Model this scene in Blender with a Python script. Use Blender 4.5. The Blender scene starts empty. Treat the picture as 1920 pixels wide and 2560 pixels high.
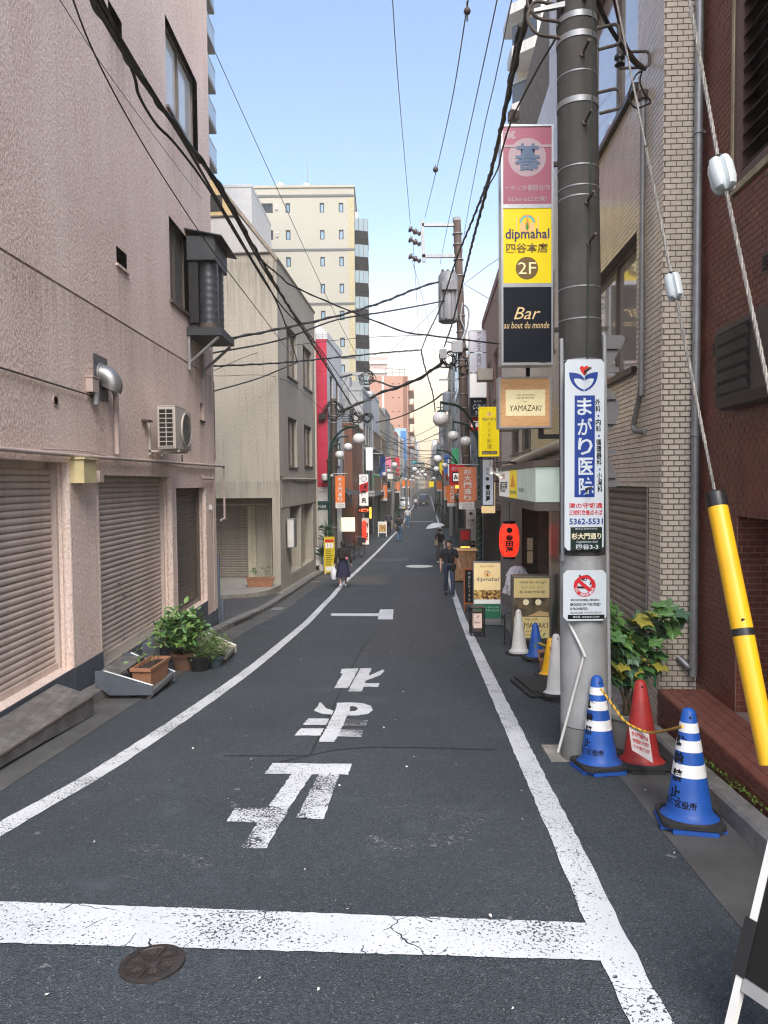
import bpy, bmesh, math, random
from mathutils import Matrix, Vector
R = math.radians
random.seed(7)
sc = bpy.context.scene
COL = sc.collection

# ------------------------------------------------------------------ camera
FPX, PIT, ROL, CZ = 1775.0, R(2.4), R(-0.5), 1.8
cd = bpy.data.cameras.new('camera'); cam = bpy.data.objects.new('camera', cd); COL.objects.link(cam)
cd.sensor_fit = 'HORIZONTAL'; cd.sensor_width = 36.0; cd.lens = 36.0 * FPX / 1920.0
cd.clip_start = 0.05; cd.clip_end = 6000
CROT = Matrix.Rotation(math.pi / 2 - PIT, 3, 'X') @ Matrix.Rotation(ROL, 3, 'Z')
cam.matrix_world = Matrix.Translation((0, 0, CZ)) @ CROT.to_4x4()
sc.camera = cam

# ------------------------------------------------------------------ sky and sun
SUN_EL, SUN_AZ = R(48.0), R(172.0)         # veiled sun behind the camera: soft light, no hard shadows
SKY_STRENGTH, SUN_STRENGTH, EXPOSURE = 0.115, 1.5, 1.72
HORIZON = (4.5, 3.35, 1.85)
w = bpy.data.worlds.new('World'); sc.world = w; w.use_nodes = True
nt = w.node_tree; nt.nodes.clear()
sky = nt.nodes.new('ShaderNodeTexSky'); sky.sky_type = 'NISHITA'; sky.sun_disc = False
sky.sun_elevation = SUN_EL; sky.sun_rotation = SUN_AZ
sky.altitude = 50; sky.air_density = 1.0; sky.dust_density = 1.6; sky.ozone_density = 1.5
bg = nt.nodes.new('ShaderNodeBackground'); bg.inputs['Strength'].default_value = SKY_STRENGTH
wo = nt.nodes.new('ShaderNodeOutputWorld')
# pale cream haze along the whole horizon
tcw = nt.nodes.new('ShaderNodeTexCoord'); spw = nt.nodes.new('ShaderNodeSeparateXYZ'); mrw = nt.nodes.new('ShaderNodeMapRange'); mxw = nt.nodes.new('ShaderNodeMix'); mxw.data_type = 'RGBA'
mrw.interpolation_type = 'SMOOTHSTEP'; nt.links.new(tcw.outputs['Generated'], spw.inputs[0]); nt.links.new(spw.outputs[2], mrw.inputs[0])
for i_, v_ in ((1, 0.05), (2, 0.36), (3, 0.92), (4, 0.0)): mrw.inputs[i_].default_value = v_
nt.links.new(mrw.outputs[0], mxw.inputs[0]); nt.links.new(sky.outputs[0], mxw.inputs[6]); mxw.inputs[7].default_value = (HORIZON[0], HORIZON[1], HORIZON[2], 1)
nt.links.new(mxw.outputs[2], bg.inputs[0]); nt.links.new(bg.outputs[0], wo.inputs[0])
sl = bpy.data.lights.new('sun', 'SUN'); so = bpy.data.objects.new('sun', sl); COL.objects.link(so)
sl.energy = SUN_STRENGTH; sl.angle = R(36); sl.color = (1.0, 0.94, 0.86)
sd = Vector((math.sin(SUN_AZ) * math.cos(SUN_EL), math.cos(SUN_AZ) * math.cos(SUN_EL), math.sin(SUN_EL)))
so.rotation_euler = sd.to_track_quat('Z', 'Y').to_euler(); so.location = (0, 0, 60)
sc.view_settings.view_transform = 'Standard'; sc.view_settings.look = 'None'
sc.view_settings.exposure = EXPOSURE; sc.view_settings.gamma = 1.0
sc.view_settings.use_curve_mapping = False
sc.render.engine = 'CYCLES'; sc.cycles.filter_width = 1.15
sc.cycles.use_denoising = True; sc.cycles.use_adaptive_sampling = True; sc.cycles.adaptive_threshold = 0.02
sc.cycles.max_bounces = 6; sc.cycles.diffuse_bounces = 4; sc.cycles.glossy_bounces = 3
sc.cycles.transmission_bounces = 4; sc.cycles.volume_bounces = 0
sc.cycles.caustics_reflective = False; sc.cycles.caustics_refractive = False

# ------------------------------------------------------------------ measuring helpers (photo pixel -> point in the place)
GK = [(-40, 3.2), (0, 0), (5, -.41), (10, -.84), (16, -1.34), (22, -1.75), (30, -1.98), (40, -2.12), (60, -2.2), (2000, -2.2)]
def gz(y):
    for (a, za), (b, zb) in zip(GK, GK[1:]):
        if y <= b: return za + (zb - za) * (y - a) / (b - a)
    return -2.2
def ray(u, v): return CROT @ Vector(((u - 960) / FPX, -(v - 1280) / FPX, -1.0))
def at(u, v, Y):
    d = ray(u, v); t = Y / d.y
    return Vector((d.x * t, Y, CZ + d.z * t))
def atz(u, v, z):
    d = ray(u, v); t = (z - CZ) / d.z
    return Vector((d.x * t, d.y * t, z))
def onX(u, v, X, k=0.0):
    d = ray(u, v); t = X / (d.x - k * d.y)
    return Vector((d.x * t, d.y * t, CZ + d.z * t))
def gnd(u, v, dz=0.0):
    d = ray(u, v); lo, hi = .5, 600.0
    for _ in range(50):
        m = (lo + hi) / 2
        if CZ + d.z * m / d.y > gz(m) + dz: lo = m
        else: hi = m
    return at(u, v, lo)
def lerpk(tab, y):
    if y <= tab[0][0]: (a, p), (b, q) = tab[0], tab[1]
    else:
        for (a, p), (b, q) in zip(tab, tab[1:]):
            if y <= b: break
    return p + (q - p) * (y - a) / (b - a)
XLT = [(22.7, -3.32), (30, -2.85), (51, -1.15), (64, -.2), (118, 3.1), (600, 32)]
XRT = [(0, 2.22), (20, 3.32), (62, 6.2), (118, 9.7), (600, 39)]
def XL(y): return lerpk(XLT, y)
def XR(y): return lerpk(XRT, y)

# ------------------------------------------------------------------ materials
def lin(c):
    f = lambda x: x / 12.92 if x <= .04045 else ((x + .055) / 1.055) ** 2.4
    return tuple(f(x / 255.0) for x in c)
MATS = {}; GLOW = .36       # lit signs relative to the exposure
def mat(name, col, rough=.6, metal=0.0, var=.12, scale=5.0, bump=0.0, bscale=60.0, streak=0.0, spec=.5,
        emit=0.0, ecol=None, grime=0.0, coat=0.0, stretch=(1, 1, 1), bdist=.01, trans=0.0):
    if name in MATS: return MATS[name]
    m = bpy.data.materials.new(name); m.use_nodes = True; MATS[name] = m
    n = m.node_tree; L = n.links.new; b = n.nodes['Principled BSDF']
    b.inputs['Roughness'].default_value = rough; b.inputs['Metallic'].default_value = metal
    b.inputs['Specular IOR Level'].default_value = spec; b.inputs['Coat Weight'].default_value = coat
    tc = n.nodes.new('ShaderNodeTexCoord'); mp = n.nodes.new('ShaderNodeMapping'); mp.inputs['Scale'].default_value = stretch
    L(tc.outputs['Object'], mp.inputs[0])
    src = None
    c = (*col, 1)
    def mixrgb(fac, a, bb, mode='MIX'):
        x = n.nodes.new('ShaderNodeMix'); x.data_type = 'RGBA'; x.blend_type = mode
        for i, val in ((0, fac), (6, a), (7, bb)):
            if hasattr(val, 'is_linked'): L(val, x.inputs[i])
            else: x.inputs[i].default_value = val
        return x.outputs[2]
    def ramp(o, p0, p1):
        r = n.nodes.new('ShaderNodeMapRange'); r.inputs[1].default_value = p0; r.inputs[2].default_value = p1
        L(o, r.inputs[0]); return r.outputs[0]
    def noise(s, det=5, vec=None, ro=.55):
        x = n.nodes.new('ShaderNodeTexNoise'); x.inputs['Scale'].default_value = s; x.inputs['Detail'].default_value = det
        x.inputs['Roughness'].default_value = ro
        L(vec or mp.outputs[0], x.inputs['Vector']); return x.outputs['Fac']
    out = c
    if var > 0:
        lo = tuple(max(0, x * (1 - var)) for x in col) + (1,); hi = tuple(min(1, x * (1 + var)) for x in col) + (1,)
        out = mixrgb(ramp(noise(scale), .3, .7), lo, hi)
    if streak > 0:
        m2 = n.nodes.new('ShaderNodeMapping'); m2.inputs['Scale'].default_value = (5, 5, .22); L(tc.outputs['Object'], m2.inputs[0])
        f = ramp(noise(1.6, 6, m2.outputs[0], .65), .48, .75)
        out = mixrgb(f, out, tuple(x * (1 - streak) for x in col) + (1,))
    if grime > 0:
        f = ramp(noise(scale * .35, 8, None, .7), .5, .72)
        x = n.nodes.new('ShaderNodeMath'); x.operation = 'MULTIPLY'; x.inputs[1].default_value = grime; L(f, x.inputs[0])
        out = mixrgb(x.outputs[0], out, (.05, .045, .04, 1))
    if hasattr(out, 'is_linked'): L(out, b.inputs['Base Color'])
    else: b.inputs['Base Color'].default_value = out
    if bump > 0:
        bp = n.nodes.new('ShaderNodeBump'); bp.inputs['Strength'].default_value = bump; bp.inputs['Distance'].default_value = bdist
        L(noise(bscale, 4), bp.inputs['Height']); L(bp.outputs[0], b.inputs['Normal'])
    if emit > 0:
        if ecol: b.inputs['Emission Color'].default_value = (*ecol, 1)
        elif hasattr(out, 'is_linked'): L(out, b.inputs['Emission Color'])
        else: b.inputs['Emission Color'].default_value = out
        b.inputs['Emission Strength'].default_value = emit * GLOW
    if trans > 0: b.inputs['Transmission Weight'].default_value = trans
    return m

# ------------------------------------------------------------------ mesh builder
class MB:
    def __init__(s): s.v = []; s.f = []; s.mi = []; s.cur = 0
    def add(s, vs, fs):
        o = len(s.v); s.v.extend([tuple(p) for p in vs]); s.f.extend([tuple(i + o for i in f) for f in fs]); s.mi.extend([s.cur] * len(fs)); return s
    def quad(s, a, b, c, d): return s.add([a, b, c, d], [(0, 1, 2, 3)])
    def hexa(s, p): return s.add(p, [(0, 3, 2, 1), (4, 5, 6, 7), (0, 1, 5, 4), (1, 2, 6, 5), (2, 3, 7, 6), (3, 0, 4, 7)])
    def box(s, x0, x1, y0, y1, z0, z1):
        return s.hexa([(x0, y0, z0), (x1, y0, z0), (x1, y1, z0), (x0, y1, z0), (x0, y0, z1), (x1, y0, z1), (x1, y1, z1), (x0, y1, z1)])
    def cbox(s, x0, x1, y0, y1, z0, z1, b=.01):
        """box with chamfered edges"""
        bm = bmesh.new(); bmesh.ops.create_cube(bm, size=1)
        for q in bm.verts: q.co = Vector(((x0 + x1) / 2 + q.co.x * (x1 - x0), (y0 + y1) / 2 + q.co.y * (y1 - y0), (z0 + z1) / 2 + q.co.z * (z1 - z0)))
        bmesh.ops.bevel(bm, geom=list(bm.edges), offset=b, segments=2, profile=.6, affect='EDGES')
        return s.bm(bm)
    def bm(s, bm, M=None):
        bm.verts.index_update()
        vs = [(M @ q.co if M else q.co) for q in bm.verts]; fs = [[q.index for q in f.verts] for f in bm.faces]
        bm.free(); return s.add(vs, fs)
    def tbox(s, T, s0, s1, d0, d1, z0, z1):
        return s.hexa([T(s0, d0, z0), T(s1, d0, z0), T(s1, d1, z0), T(s0, d1, z0), T(s0, d0, z1), T(s1, d0, z1), T(s1, d1, z1), T(s0, d1, z1)])
    def prism(s, poly, off):
        """planar polygon (3d points) extruded by vector off"""
        n = len(poly); off = Vector(off); a = [Vector(p) for p in poly]
        vs = a + [p + off for p in a]
        fs = [tuple(range(n - 1, -1, -1)), tuple(range(n, 2 * n))] + [(i, (i + 1) % n, n + (i + 1) % n, n + i) for i in range(n)]
        return s.add(vs, fs)
    def tube(s, pts, r, n=8, caps=True):
        pts = [Vector(p) for p in pts]
        k = len(pts); rs = r if isinstance(r, (list, tuple)) else [r] * k
        vs = []; up = None
        for i in range(k):
            t = (pts[min(i + 1, k - 1)] - pts[max(i - 1, 0)])
            if t.length < 1e-9: t = Vector((0, 0, 1))
            t.normalize()
            if up is None: up = Vector((0, 0, 1)) if abs(t.z) < .9 else Vector((1, 0, 0))
            a = t.cross(up)
            if a.length < 1e-6: a = t.cross(Vector((1, 0, 0)))
            a.normalize(); b = a.cross(t).normalized(); up = b
            for j in range(n):
                q = 2 * math.pi * j / n
                vs.append(pts[i] + (a * math.cos(q) + b * math.sin(q)) * rs[i])
        fs = [(i * n + j, i * n + (j + 1) % n, (i + 1) * n + (j + 1) % n, (i + 1) * n + j) for i in range(k - 1) for j in range(n)]
        if caps: fs += [tuple(range(n - 1, -1, -1)), tuple((k - 1) * n + j for j in range(n))]
        return s.add(vs, fs)
    def lathe(s, prof, c=(0, 0, 0), n=20, axis='Z', sq=None):
        vs = []; k = len(prof); c = Vector(c)
        for r, h in prof:
            for j in range(n):
                q = 2 * math.pi * (j + .5) / n; x, y = r * math.cos(q), r * math.sin(q)
                vs.append(c + (Vector((x, y, h)) if axis == 'Z' else Vector((x, h, y)) if axis == 'Y' else Vector((h, x, y))))
        fs = [(i * n + j, i * n + (j + 1) % n, (i + 1) * n + (j + 1) % n, (i + 1) * n + j) for i in range(k - 1) for j in range(n)]
        if prof[0][0] > 1e-6: fs.append(tuple(range(n - 1, -1, -1)))
        if prof[-1][0] > 1e-6: fs.append(tuple((k - 1) * n + j for j in range(n)))
        return s.add(vs, fs)
    def ball(s, c, rx, ry=None, rz=None, n=16, m=10):
        ry = ry or rx; rz = rz or rx; c = Vector(c); vs = []
        for i in range(m + 1):
            a = math.pi * i / m
            for j in range(n):
                b = 2 * math.pi * j / n
                vs.append(c + Vector((rx * math.sin(a) * math.cos(b), ry * math.sin(a) * math.sin(b), rz * math.cos(a))))
        return s.add(vs, [(i * n + j, (i + 1) * n + j, (i + 1) * n + (j + 1) % n, i * n + (j + 1) % n) for i in range(m) for j in range(n)])
    def torus(s, c, R1, r, axis='Y', n=24, m=6):
        vs = []; c = Vector(c)
        for i in range(n):
            a = 2 * math.pi * i / n
            for j in range(m):
                b = 2 * math.pi * j / m; q = R1 + r * math.cos(b); h = r * math.sin(b)
                x, y = q * math.cos(a), q * math.sin(a)
                vs.append(c + (Vector((x, h, y)) if axis == 'Y' else Vector((x, y, h)) if axis == 'Z' else Vector((h, x, y))))
        return s.add(vs, [(i * m + j, ((i + 1) % n) * m + j, ((i + 1) % n) * m + (j + 1) % m, i * m + (j + 1) % m) for i in range(n) for j in range(m)])
    def build(s, name, m, parent=None, smooth=False, loc=None, rz=None):
        me = bpy.data.meshes.new(name); me.from_pydata(s.v, [], s.f)
        ms = m if isinstance(m, (list, tuple)) else [m]
        for q in ms: me.materials.append(q)
        if len(ms) > 1: me.polygons.foreach_set('material_index', s.mi)
        me.update()
        if smooth:
            me.shade_smooth()
            try: me.set_sharp_from_angle(angle=R(38))
            except Exception: pass
        return ob(name, me, parent, loc, rz)
def ob(name, me, parent=None, loc=None, rz=None):
    o = bpy.data.objects.new(name, me); COL.objects.link(o)
    if parent: o.parent = parent
    if loc is not None: o.location = loc
    if rz is not None: o.rotation_euler = (0, 0, rz)
    return o
def tag(o, label=None, cat=None, group=None, kind=None):
    if label: o['label'] = label
    if cat: o['category'] = cat
    if group: o['group'] = group
    if kind: o['kind'] = kind
    return o
def thing(name, label, cat, loc=(0, 0, 0), rz=0.0, group=None, kind=None):
    o = bpy.data.objects.new(name, None); COL.objects.link(o); o.empty_display_size = .2
    o.location = loc; o.rotation_euler = (0, 0, rz)
    return tag(o, label, cat, group, kind)
def copy_tree(o, parent=None):
    c = o.copy(); COL.objects.link(c); c.parent = parent
    for ch in list(o.children): copy_tree(ch, c)
    return c
def smooth_path(pts, n=6):
    pts = [Vector(p) for p in pts]
    if len(pts) < 3: return pts
    out = []
    P = [pts[0] * 2 - pts[1]] + pts + [pts[-1] * 2 - pts[-2]]
    for i in range(1, len(P) - 2):
        a, b, c, d = P[i - 1], P[i], P[i + 1], P[i + 2]
        for k in range(n):
            t = k / n
            out.append(.5 * ((2 * b) + (c - a) * t + (2 * a - 5 * b + 4 * c - d) * t * t + (3 * b - a - 3 * c + d) * t ** 3))
    out.append(pts[-1]); return out

# wall frames: T(s, d, z) -> local point; s along the wall, d inwards
def Tstreet(o, y0=0.0):      # wall along the street (local x = down the street, local y = towards the left)
    return lambda s, d, z: (s, y0 - o * d, z)
def Tend(x0=0.0):            # wall facing the camera at local x0, s along local y
    return lambda s, d, z: (x0 + d, s, z)
def wall(mb, T, s0, s1, z0, z1, holes=()):
    ss = sorted({s0, s1, *[q for h in holes for q in h[:2] if s0 < q < s1]})
    zs = sorted({z0, z1, *[q for h in holes for q in h[2:4] if z0 < q < z1]})
    for a, b in zip(ss, ss[1:]):
        for c, e in zip(zs, zs[1:]):
            m, k = (a + b) / 2, (c + e) / 2
            if any(h[0] < m < h[1] and h[2] < k < h[3] for h in holes): continue
            mb.quad(T(a, 0, c), T(b, 0, c), T(b, 0, e), T(a, 0, e))
    for h in holes:
        a, b, c, e, d = h[:5]
        mb.quad(T(a, 0, c), T(b, 0, c), T(b, d, c), T(a, d, c)); mb.quad(T(a, 0, e), T(b, 0, e), T(b, d, e), T(a, d, e))
        mb.quad(T(a, 0, c), T(a, 0, e), T(a, d, e), T(a, d, c)); mb.quad(T(b, 0, c), T(b, 0, e), T(b, d, e), T(b, d, c))
    return mb
def window(root, T, s0, s1, z0, z1, d, n=2, fm=None, gm=None, sill=True, fw=.05, name='window'):
    fm = fm or M_alu; gm = gm or M_glass
    mb = MB(); e = .004
    mb.tbox(T, s0 + e, s1 - e, d - .05, d + .02, z1 - fw, z1 - e); mb.tbox(T, s0 + e, s1 - e, d - .05, d + .02, z0 + e, z0 + fw)
    W = (s1 - s0) / n
    for i in range(n + 1):
        a = s0 + i * W
        lo = a + e if i == 0 else a - fw / 2; hi = a - e if i == n else a + fw / 2
        if i == 0: hi = a + fw
        if i == n: lo = a - fw
        mb.tbox(T, lo, hi, d - .045, d + .018, z0 + fw, z1 - fw)
    if sill: mb.tbox(T, s0 - .04, s1 + .04, -.05, d - .05, z0 - .05, z0 - .003)
    o = mb.build(name, fm, root)
    for i in range(n):
        MB().tbox(T, s0 + i * W + fw / 2, s0 + (i + 1) * W - fw / 2, d - .012 * (i % 2), d + .006 - .012 * (i % 2), z0 + fw - .005, z1 - fw + .005).build('pane', gm, o)
    return o
def shutter(root, T, s0, s1, z0, z1, d, pitch, m, fm, label=None):
    """roller shutter: each slat a child of the shutter part"""
    mb = MB(); mb.tbox(T, s0, s0 + .05, d - .06, d + .06, z0, z1); mb.tbox(T, s1 - .05, s1, d - .06, d + .06, z0, z1)
    mb.tbox(T, s0 + .05, s1 - .05, d + .02, d + .06, z0, z1)
    mb.tbox(T, s0 + .05, s1 - .05, d - .04, d + .018, z0, z0 + .07)
    o = mb.build('roller_shutter', fm, root)
    if label: o['label'] = label
    n = int((z1 - z0 - .07) / pitch); p = pitch
    prof = [(0.012, 0.0), (-.004, .008), (-.010, p * .3), (-.012, p * .55), (-.006, p * .8), (.006, p * .9), (.012, p * .905), (.012, p * .97)]
    sm = MB()
    k = len(prof)
    vs = [T(s, d + q[0], q[1]) for s in (s0 + .045, s1 - .045) for q in prof]
    sm.add(vs, [(i, i + 1, k + i + 1, k + i) for i in range(k - 1)])
    me = None
    for i in range(n):
        z = z0 + .07 + i * p
        if me is None:
            q = sm.build('slat', m, o); me = q.data; q.location = (0, 0, z)
        else: ob('slat', me, o, (0, 0, z + random.uniform(-.0015, .0015)))
    return o
def tile_rects(s0, s1, z0, z1, pw, ph, j, holes=(), off=None):
    out = []; r = 0; z = z0
    while z < z1 - .01:
        s = s0 - (pw / 2 if r % 2 else 0)
        while s < s1 - .004:
            a, b, c, e = max(s, s0) + j / 2, min(s + pw, s1) - j / 2, z + j / 2, min(z + ph, z1) - j / 2
            if b - a > .008:
                segs = [(a, b)]
                for h in holes:
                    if c < h[3] and e > h[2]:
                        if h[2] - .5 * ph < c and e < h[3] + .5 * ph:
                            ns = []
                            for p, q in segs:
                                if q <= h[0] or p >= h[1]: ns.append((p, q)); continue
                                if p < h[0]: ns.append((p, h[0] - .002))
                                if q > h[1]: ns.append((h[1] + .002, q))
                            segs = ns
                for p, q in segs:
                    if q - p > .008: out.append((p, q, c, e))
            s += pw
        z += ph; r += 1
    return out
def lay_tiles(root, T, rects, m, proud, own, pname, rest_name):
    """the tiles chosen by own() are parts of their own, the others one joined part"""
    mb = MB(); n = 0; cache = {}
    for p, q, c, e in rects:
        if n < 300 and own((p + q) / 2, (c + e) / 2):
            key = (round(q - p, 3), round(e - c, 3))
            if key not in cache:
                t = MB(); w2, h2 = (q - p) / 2, (e - c) / 2
                A, B = Vector(T(0, 0, 0)), None
                t.hexa([Vector(T(x, y, z)) - A for x, y, z in ((-w2, .01, -h2), (w2, .01, -h2), (w2 - .002, -proud, -h2 + .002), (-w2 + .002, -proud, -h2 + .002), (-w2, .01, h2), (w2, .01, h2), (w2 - .002, -proud, h2 - .002), (-w2 + .002, -proud, h2 - .002))])
                o = t.build(pname, m, root); cache[key] = o.data
            else: o = ob(pname, cache[key], root)
            o.location = T((p + q) / 2, 0, (c + e) / 2); n += 1
        else:
            pr = proud * random.uniform(.85, 1.1)
            P = [T(p, .0, c), T(q, .0, c), T(q, .0, e), T(p, .0, e), T(p, -pr, c), T(q, -pr, c), T(q, -pr, e), T(p, -pr, e)]
            mb.add(P, [(4, 5, 6, 7), (0, 1, 5, 4), (1, 2, 6, 5), (2, 3, 7, 6), (3, 0, 4, 7)])
    o = mb.build(rest_name, m, root); o['kind'] = 'stuff'
    return o

# ------------------------------------------------------------------ lettering
TMP = bpy.data.scenes.new('workbench')          # objects are evaluated alone in here, which is quick
def baked(o):
    TMP.collection.objects.link(o); vl = TMP.view_layers[0]; vl.update(); dg = vl.depsgraph; dg.update()
    me = bpy.data.meshes.new_from_object(o.evaluated_get(dg)); TMP.collection.objects.unlink(o); return me
def glyphs(body, bold=0.0, res=2, vertical=False, shear=0.0):
    c = bpy.data.curves.new('lettering', 'FONT'); c.body = '\n'.join(body) if vertical else body
    c.align_x = 'CENTER'; c.resolution_u = res; c.size = 1.0; c.offset = bold; c.shear = shear; c.space_line = 1.05
    c.fill_mode = 'FRONT'
    o = bpy.data.objects.new('lettering', c); me = baked(o); bpy.data.objects.remove(o); bpy.data.curves.remove(c)
    return me
def text(body, box, m, parent, y=0.0, bold=0.0, vertical=False, fit=True, flip=False, shear=0.0, name='lettering', T=None, res=2, align='C'):
    """flat lettering fitted into box=(x0,x1,z0,z1), on local plane y (facing -y) or through T(x,z)->point"""
    me = glyphs(body, bold, res, vertical, shear); me.name = name
    if not len(me.vertices): return None
    xs = [q.co.x for q in me.vertices]; ys = [q.co.y for q in me.vertices]
    x0, x1, z0, z1 = box; w0, h0 = max(xs) - min(xs), max(ys) - min(ys)
    sx, sz = (x1 - x0) / max(w0, 1e-6), (z1 - z0) / max(h0, 1e-6)
    if not fit: sx = sz = min(sx, sz)
    mx, mz = (max(xs) + min(xs)) / 2, (max(ys) + min(ys)) / 2
    for q in me.vertices:
        X = (q.co.x - mx) * sx; X = -X if flip else X
        if align == 'L': X += (w0 * sx) / 2 + x0 - (x0 + x1) / 2
        X += (x0 + x1) / 2; Z = (q.co.y - mz) * sz + (z0 + z1) / 2
        q.co = Vector(T(X, Z)) if T else Vector((X, y, Z))
    me.materials.clear(); me.materials.append(m); me.update()
    return ob(name, me, parent)

# ------------------------------------------------------------------ special materials
class NB:
    """small node helper"""
    def __init__(s, name, rough=.7, spec=.5):
        s.m = bpy.data.materials.new(name); s.m.use_nodes = True; MATS[name] = s.m
        s.n = s.m.node_tree.nodes; s.l = s.m.node_tree.links.new; s.b = s.n['Principled BSDF']
        s.b.inputs['Roughness'].default_value = rough; s.b.inputs['Specular IOR Level'].default_value = spec
        s.tc = s.n.new('ShaderNodeTexCoord').outputs['Object']
    def mp(s, sc, loc=(0, 0, 0)):
        x = s.n.new('ShaderNodeMapping'); x.inputs['Scale'].default_value = sc; x.inputs['Location'].default_value = loc; s.l(s.tc, x.inputs[0]); return x.outputs[0]
    def noise(s, scale, det=4, vec=None, ro=.55, dist=0.0):
        x = s.n.new('ShaderNodeTexNoise'); x.inputs['Scale'].default_value = scale; x.inputs['Detail'].default_value = det
        x.inputs['Roughness'].default_value = ro; x.inputs['Distortion'].default_value = dist; s.l(vec if vec is not None else s.tc, x.inputs['Vector']); return x.outputs['Fac']
    def voro(s, scale, feat='F1', vec=None, out='Distance', rnd=1.0):
        x = s.n.new('ShaderNodeTexVoronoi'); x.feature = feat; x.inputs['Scale'].default_value = scale; x.inputs['Randomness'].default_value = rnd
        s.l(vec if vec is not None else s.tc, x.inputs['Vector']); return x.outputs[out]
    def rng(s, o, a, b, c=0.0, d=1.0):
        r = s.n.new('ShaderNodeMapRange'); s.l(o, r.inputs[0])
        for i, q in enumerate((a, b, c, d)): r.inputs[i + 1].default_value = q
        return r.outputs[0]
    def math(s, op, a, b):
        x = s.n.new('ShaderNodeMath'); x.operation = op
        for i, q in enumerate((a, b)):
            if hasattr(q, 'is_linked'): s.l(q, x.inputs[i])
            else: x.inputs[i].default_value = q
        return x.outputs[0]
    def mix(s, f, a, b, mode='MIX'):
        x = s.n.new('ShaderNodeMix'); x.data_type = 'RGBA'; x.blend_type = mode
        for i, q in ((0, f), (6, a), (7, b)):
            if hasattr(q, 'is_linked'): s.l(q, x.inputs[i])
            else: x.inputs[i].default_value = q if i == 0 else (*q[:3], 1)
        return x.outputs[2]
    def bump(s, h, strength, dist, prev=None):
        x = s.n.new('ShaderNodeBump'); x.inputs['Strength'].default_value = strength; x.inputs['Distance'].default_value = dist
        s.l(h, x.inputs['Height'])
        if prev is not None: s.l(prev, x.inputs['Normal'])
        return x.outputs[0]
    def done(s, col=None, nrm=None, rough=None):
        if col is not None: s.l(col, s.b.inputs['Base Color'])
        if nrm is not None: s.l(nrm, s.b.inputs['Normal'])
        if rough is not None: s.l(rough, s.b.inputs['Roughness'])
        return s.m

def asphalt(name, a, b, fleck=(.17, .17, .175), big=.35):
    q = NB(name, .82, .45)
    v = q.voro(150, 'F1', out='Color'); sep = q.n.new('ShaderNodeSeparateColor'); q.l(v, sep.inputs[0])
    base = q.mix(q.rng(sep.outputs[0], 0, 1), a, b)
    base = q.mix(q.rng(sep.outputs[1], .955, .985), base, fleck)
    base = q.mix(q.rng(q.noise(.55, 6, None, .6), .35, .7, 0, big), base, tuple(x * .55 for x in a))
    base = q.mix(q.rng(q.noise(2.3, 7, None, .65), .56, .74, 0, .35), base, tuple(x * 1.5 for x in b))
    spots = q.math('MULTIPLY', q.rng(q.noise(9, 2), .70, .74), q.rng(q.noise(.8, 3), .5, .6))
    base = q.mix(q.math('MULTIPLY', spots, .55), base, (.30, .29, .28))
    h = q.math('ADD', q.voro(150), q.math('MULTIPLY', q.noise(60, 4), .5))
    return q.done(base, q.bump(h, .9, .006), q.rng(sep.outputs[2], 0, 1, .62, .95))
M_asphalt = asphalt('asphalt', (.021, .0285, .034), (.066, .082, .095))
M_asphalt2 = asphalt('asphalt_patch', (.032, .034, .038), (.080, .083, .09), big=.2)
M_asphalt3 = asphalt('asphalt_old', (.045, .044, .045), (.115, .113, .112), big=.5)

def paint(name, wear, col=(.63, .655, .68), fine=.5, crack=.02):
    """road paint: chips where the paint has worn through to the asphalt, cracks across it"""
    q = NB(name, .55, .4)
    c = q.mix(q.rng(q.noise(3, 6), .3, .75), tuple(x * .84 for x in col), col)
    n1 = q.noise(70, 4, None, .6); n2 = q.noise(1.6, 4, None, .6); 
    lim = q.rng(n2, .3, .72, .5 - wear * .1, .5 + wear * .5)
    f = q.math('LESS_THAN', n1, q.math('SUBTRACT', lim, .19 - wear * .12))
    wob = q.n.new('ShaderNodeVectorMath'); wob.operation = 'ADD'
    nz = q.n.new('ShaderNodeTexNoise'); nz.inputs['Scale'].default_value = 9; q.l(q.tc, nz.inputs['Vector'])
    scv = q.n.new('ShaderNodeVectorMath'); scv.operation = 'SCALE'; scv.inputs['Scale'].default_value = .10; q.l(nz.outputs['Color'], scv.inputs[0])
    q.l(q.tc, wob.inputs[0]); q.l(scv.outputs[0], wob.inputs[1])
    v = q.voro(4.2, 'DISTANCE_TO_EDGE', wob.outputs[0])
    cr = q.math('MULTIPLY', q.math('LESS_THAN', v, crack), q.math('GREATER_THAN', q.noise(2.3, 3), .54))
    f = q.math('MAXIMUM', f, cr)
    asp = q.mix(q.noise(120, 2), (.02, .022, .026), (.07, .074, .08))
    return q.done(q.mix(f, c, asp), q.bump(q.math('SUBTRACT', q.noise(150, 3), f), .5, .004))
M_line = paint('road_paint', .30, crack=.007)
M_stop = paint('road_paint_stop_line', .30, crack=.012)
M_glyph = paint('road_paint_lettering', .25, crack=.008)
M_worn = paint('road_paint_worn', .62, crack=.008)

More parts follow.
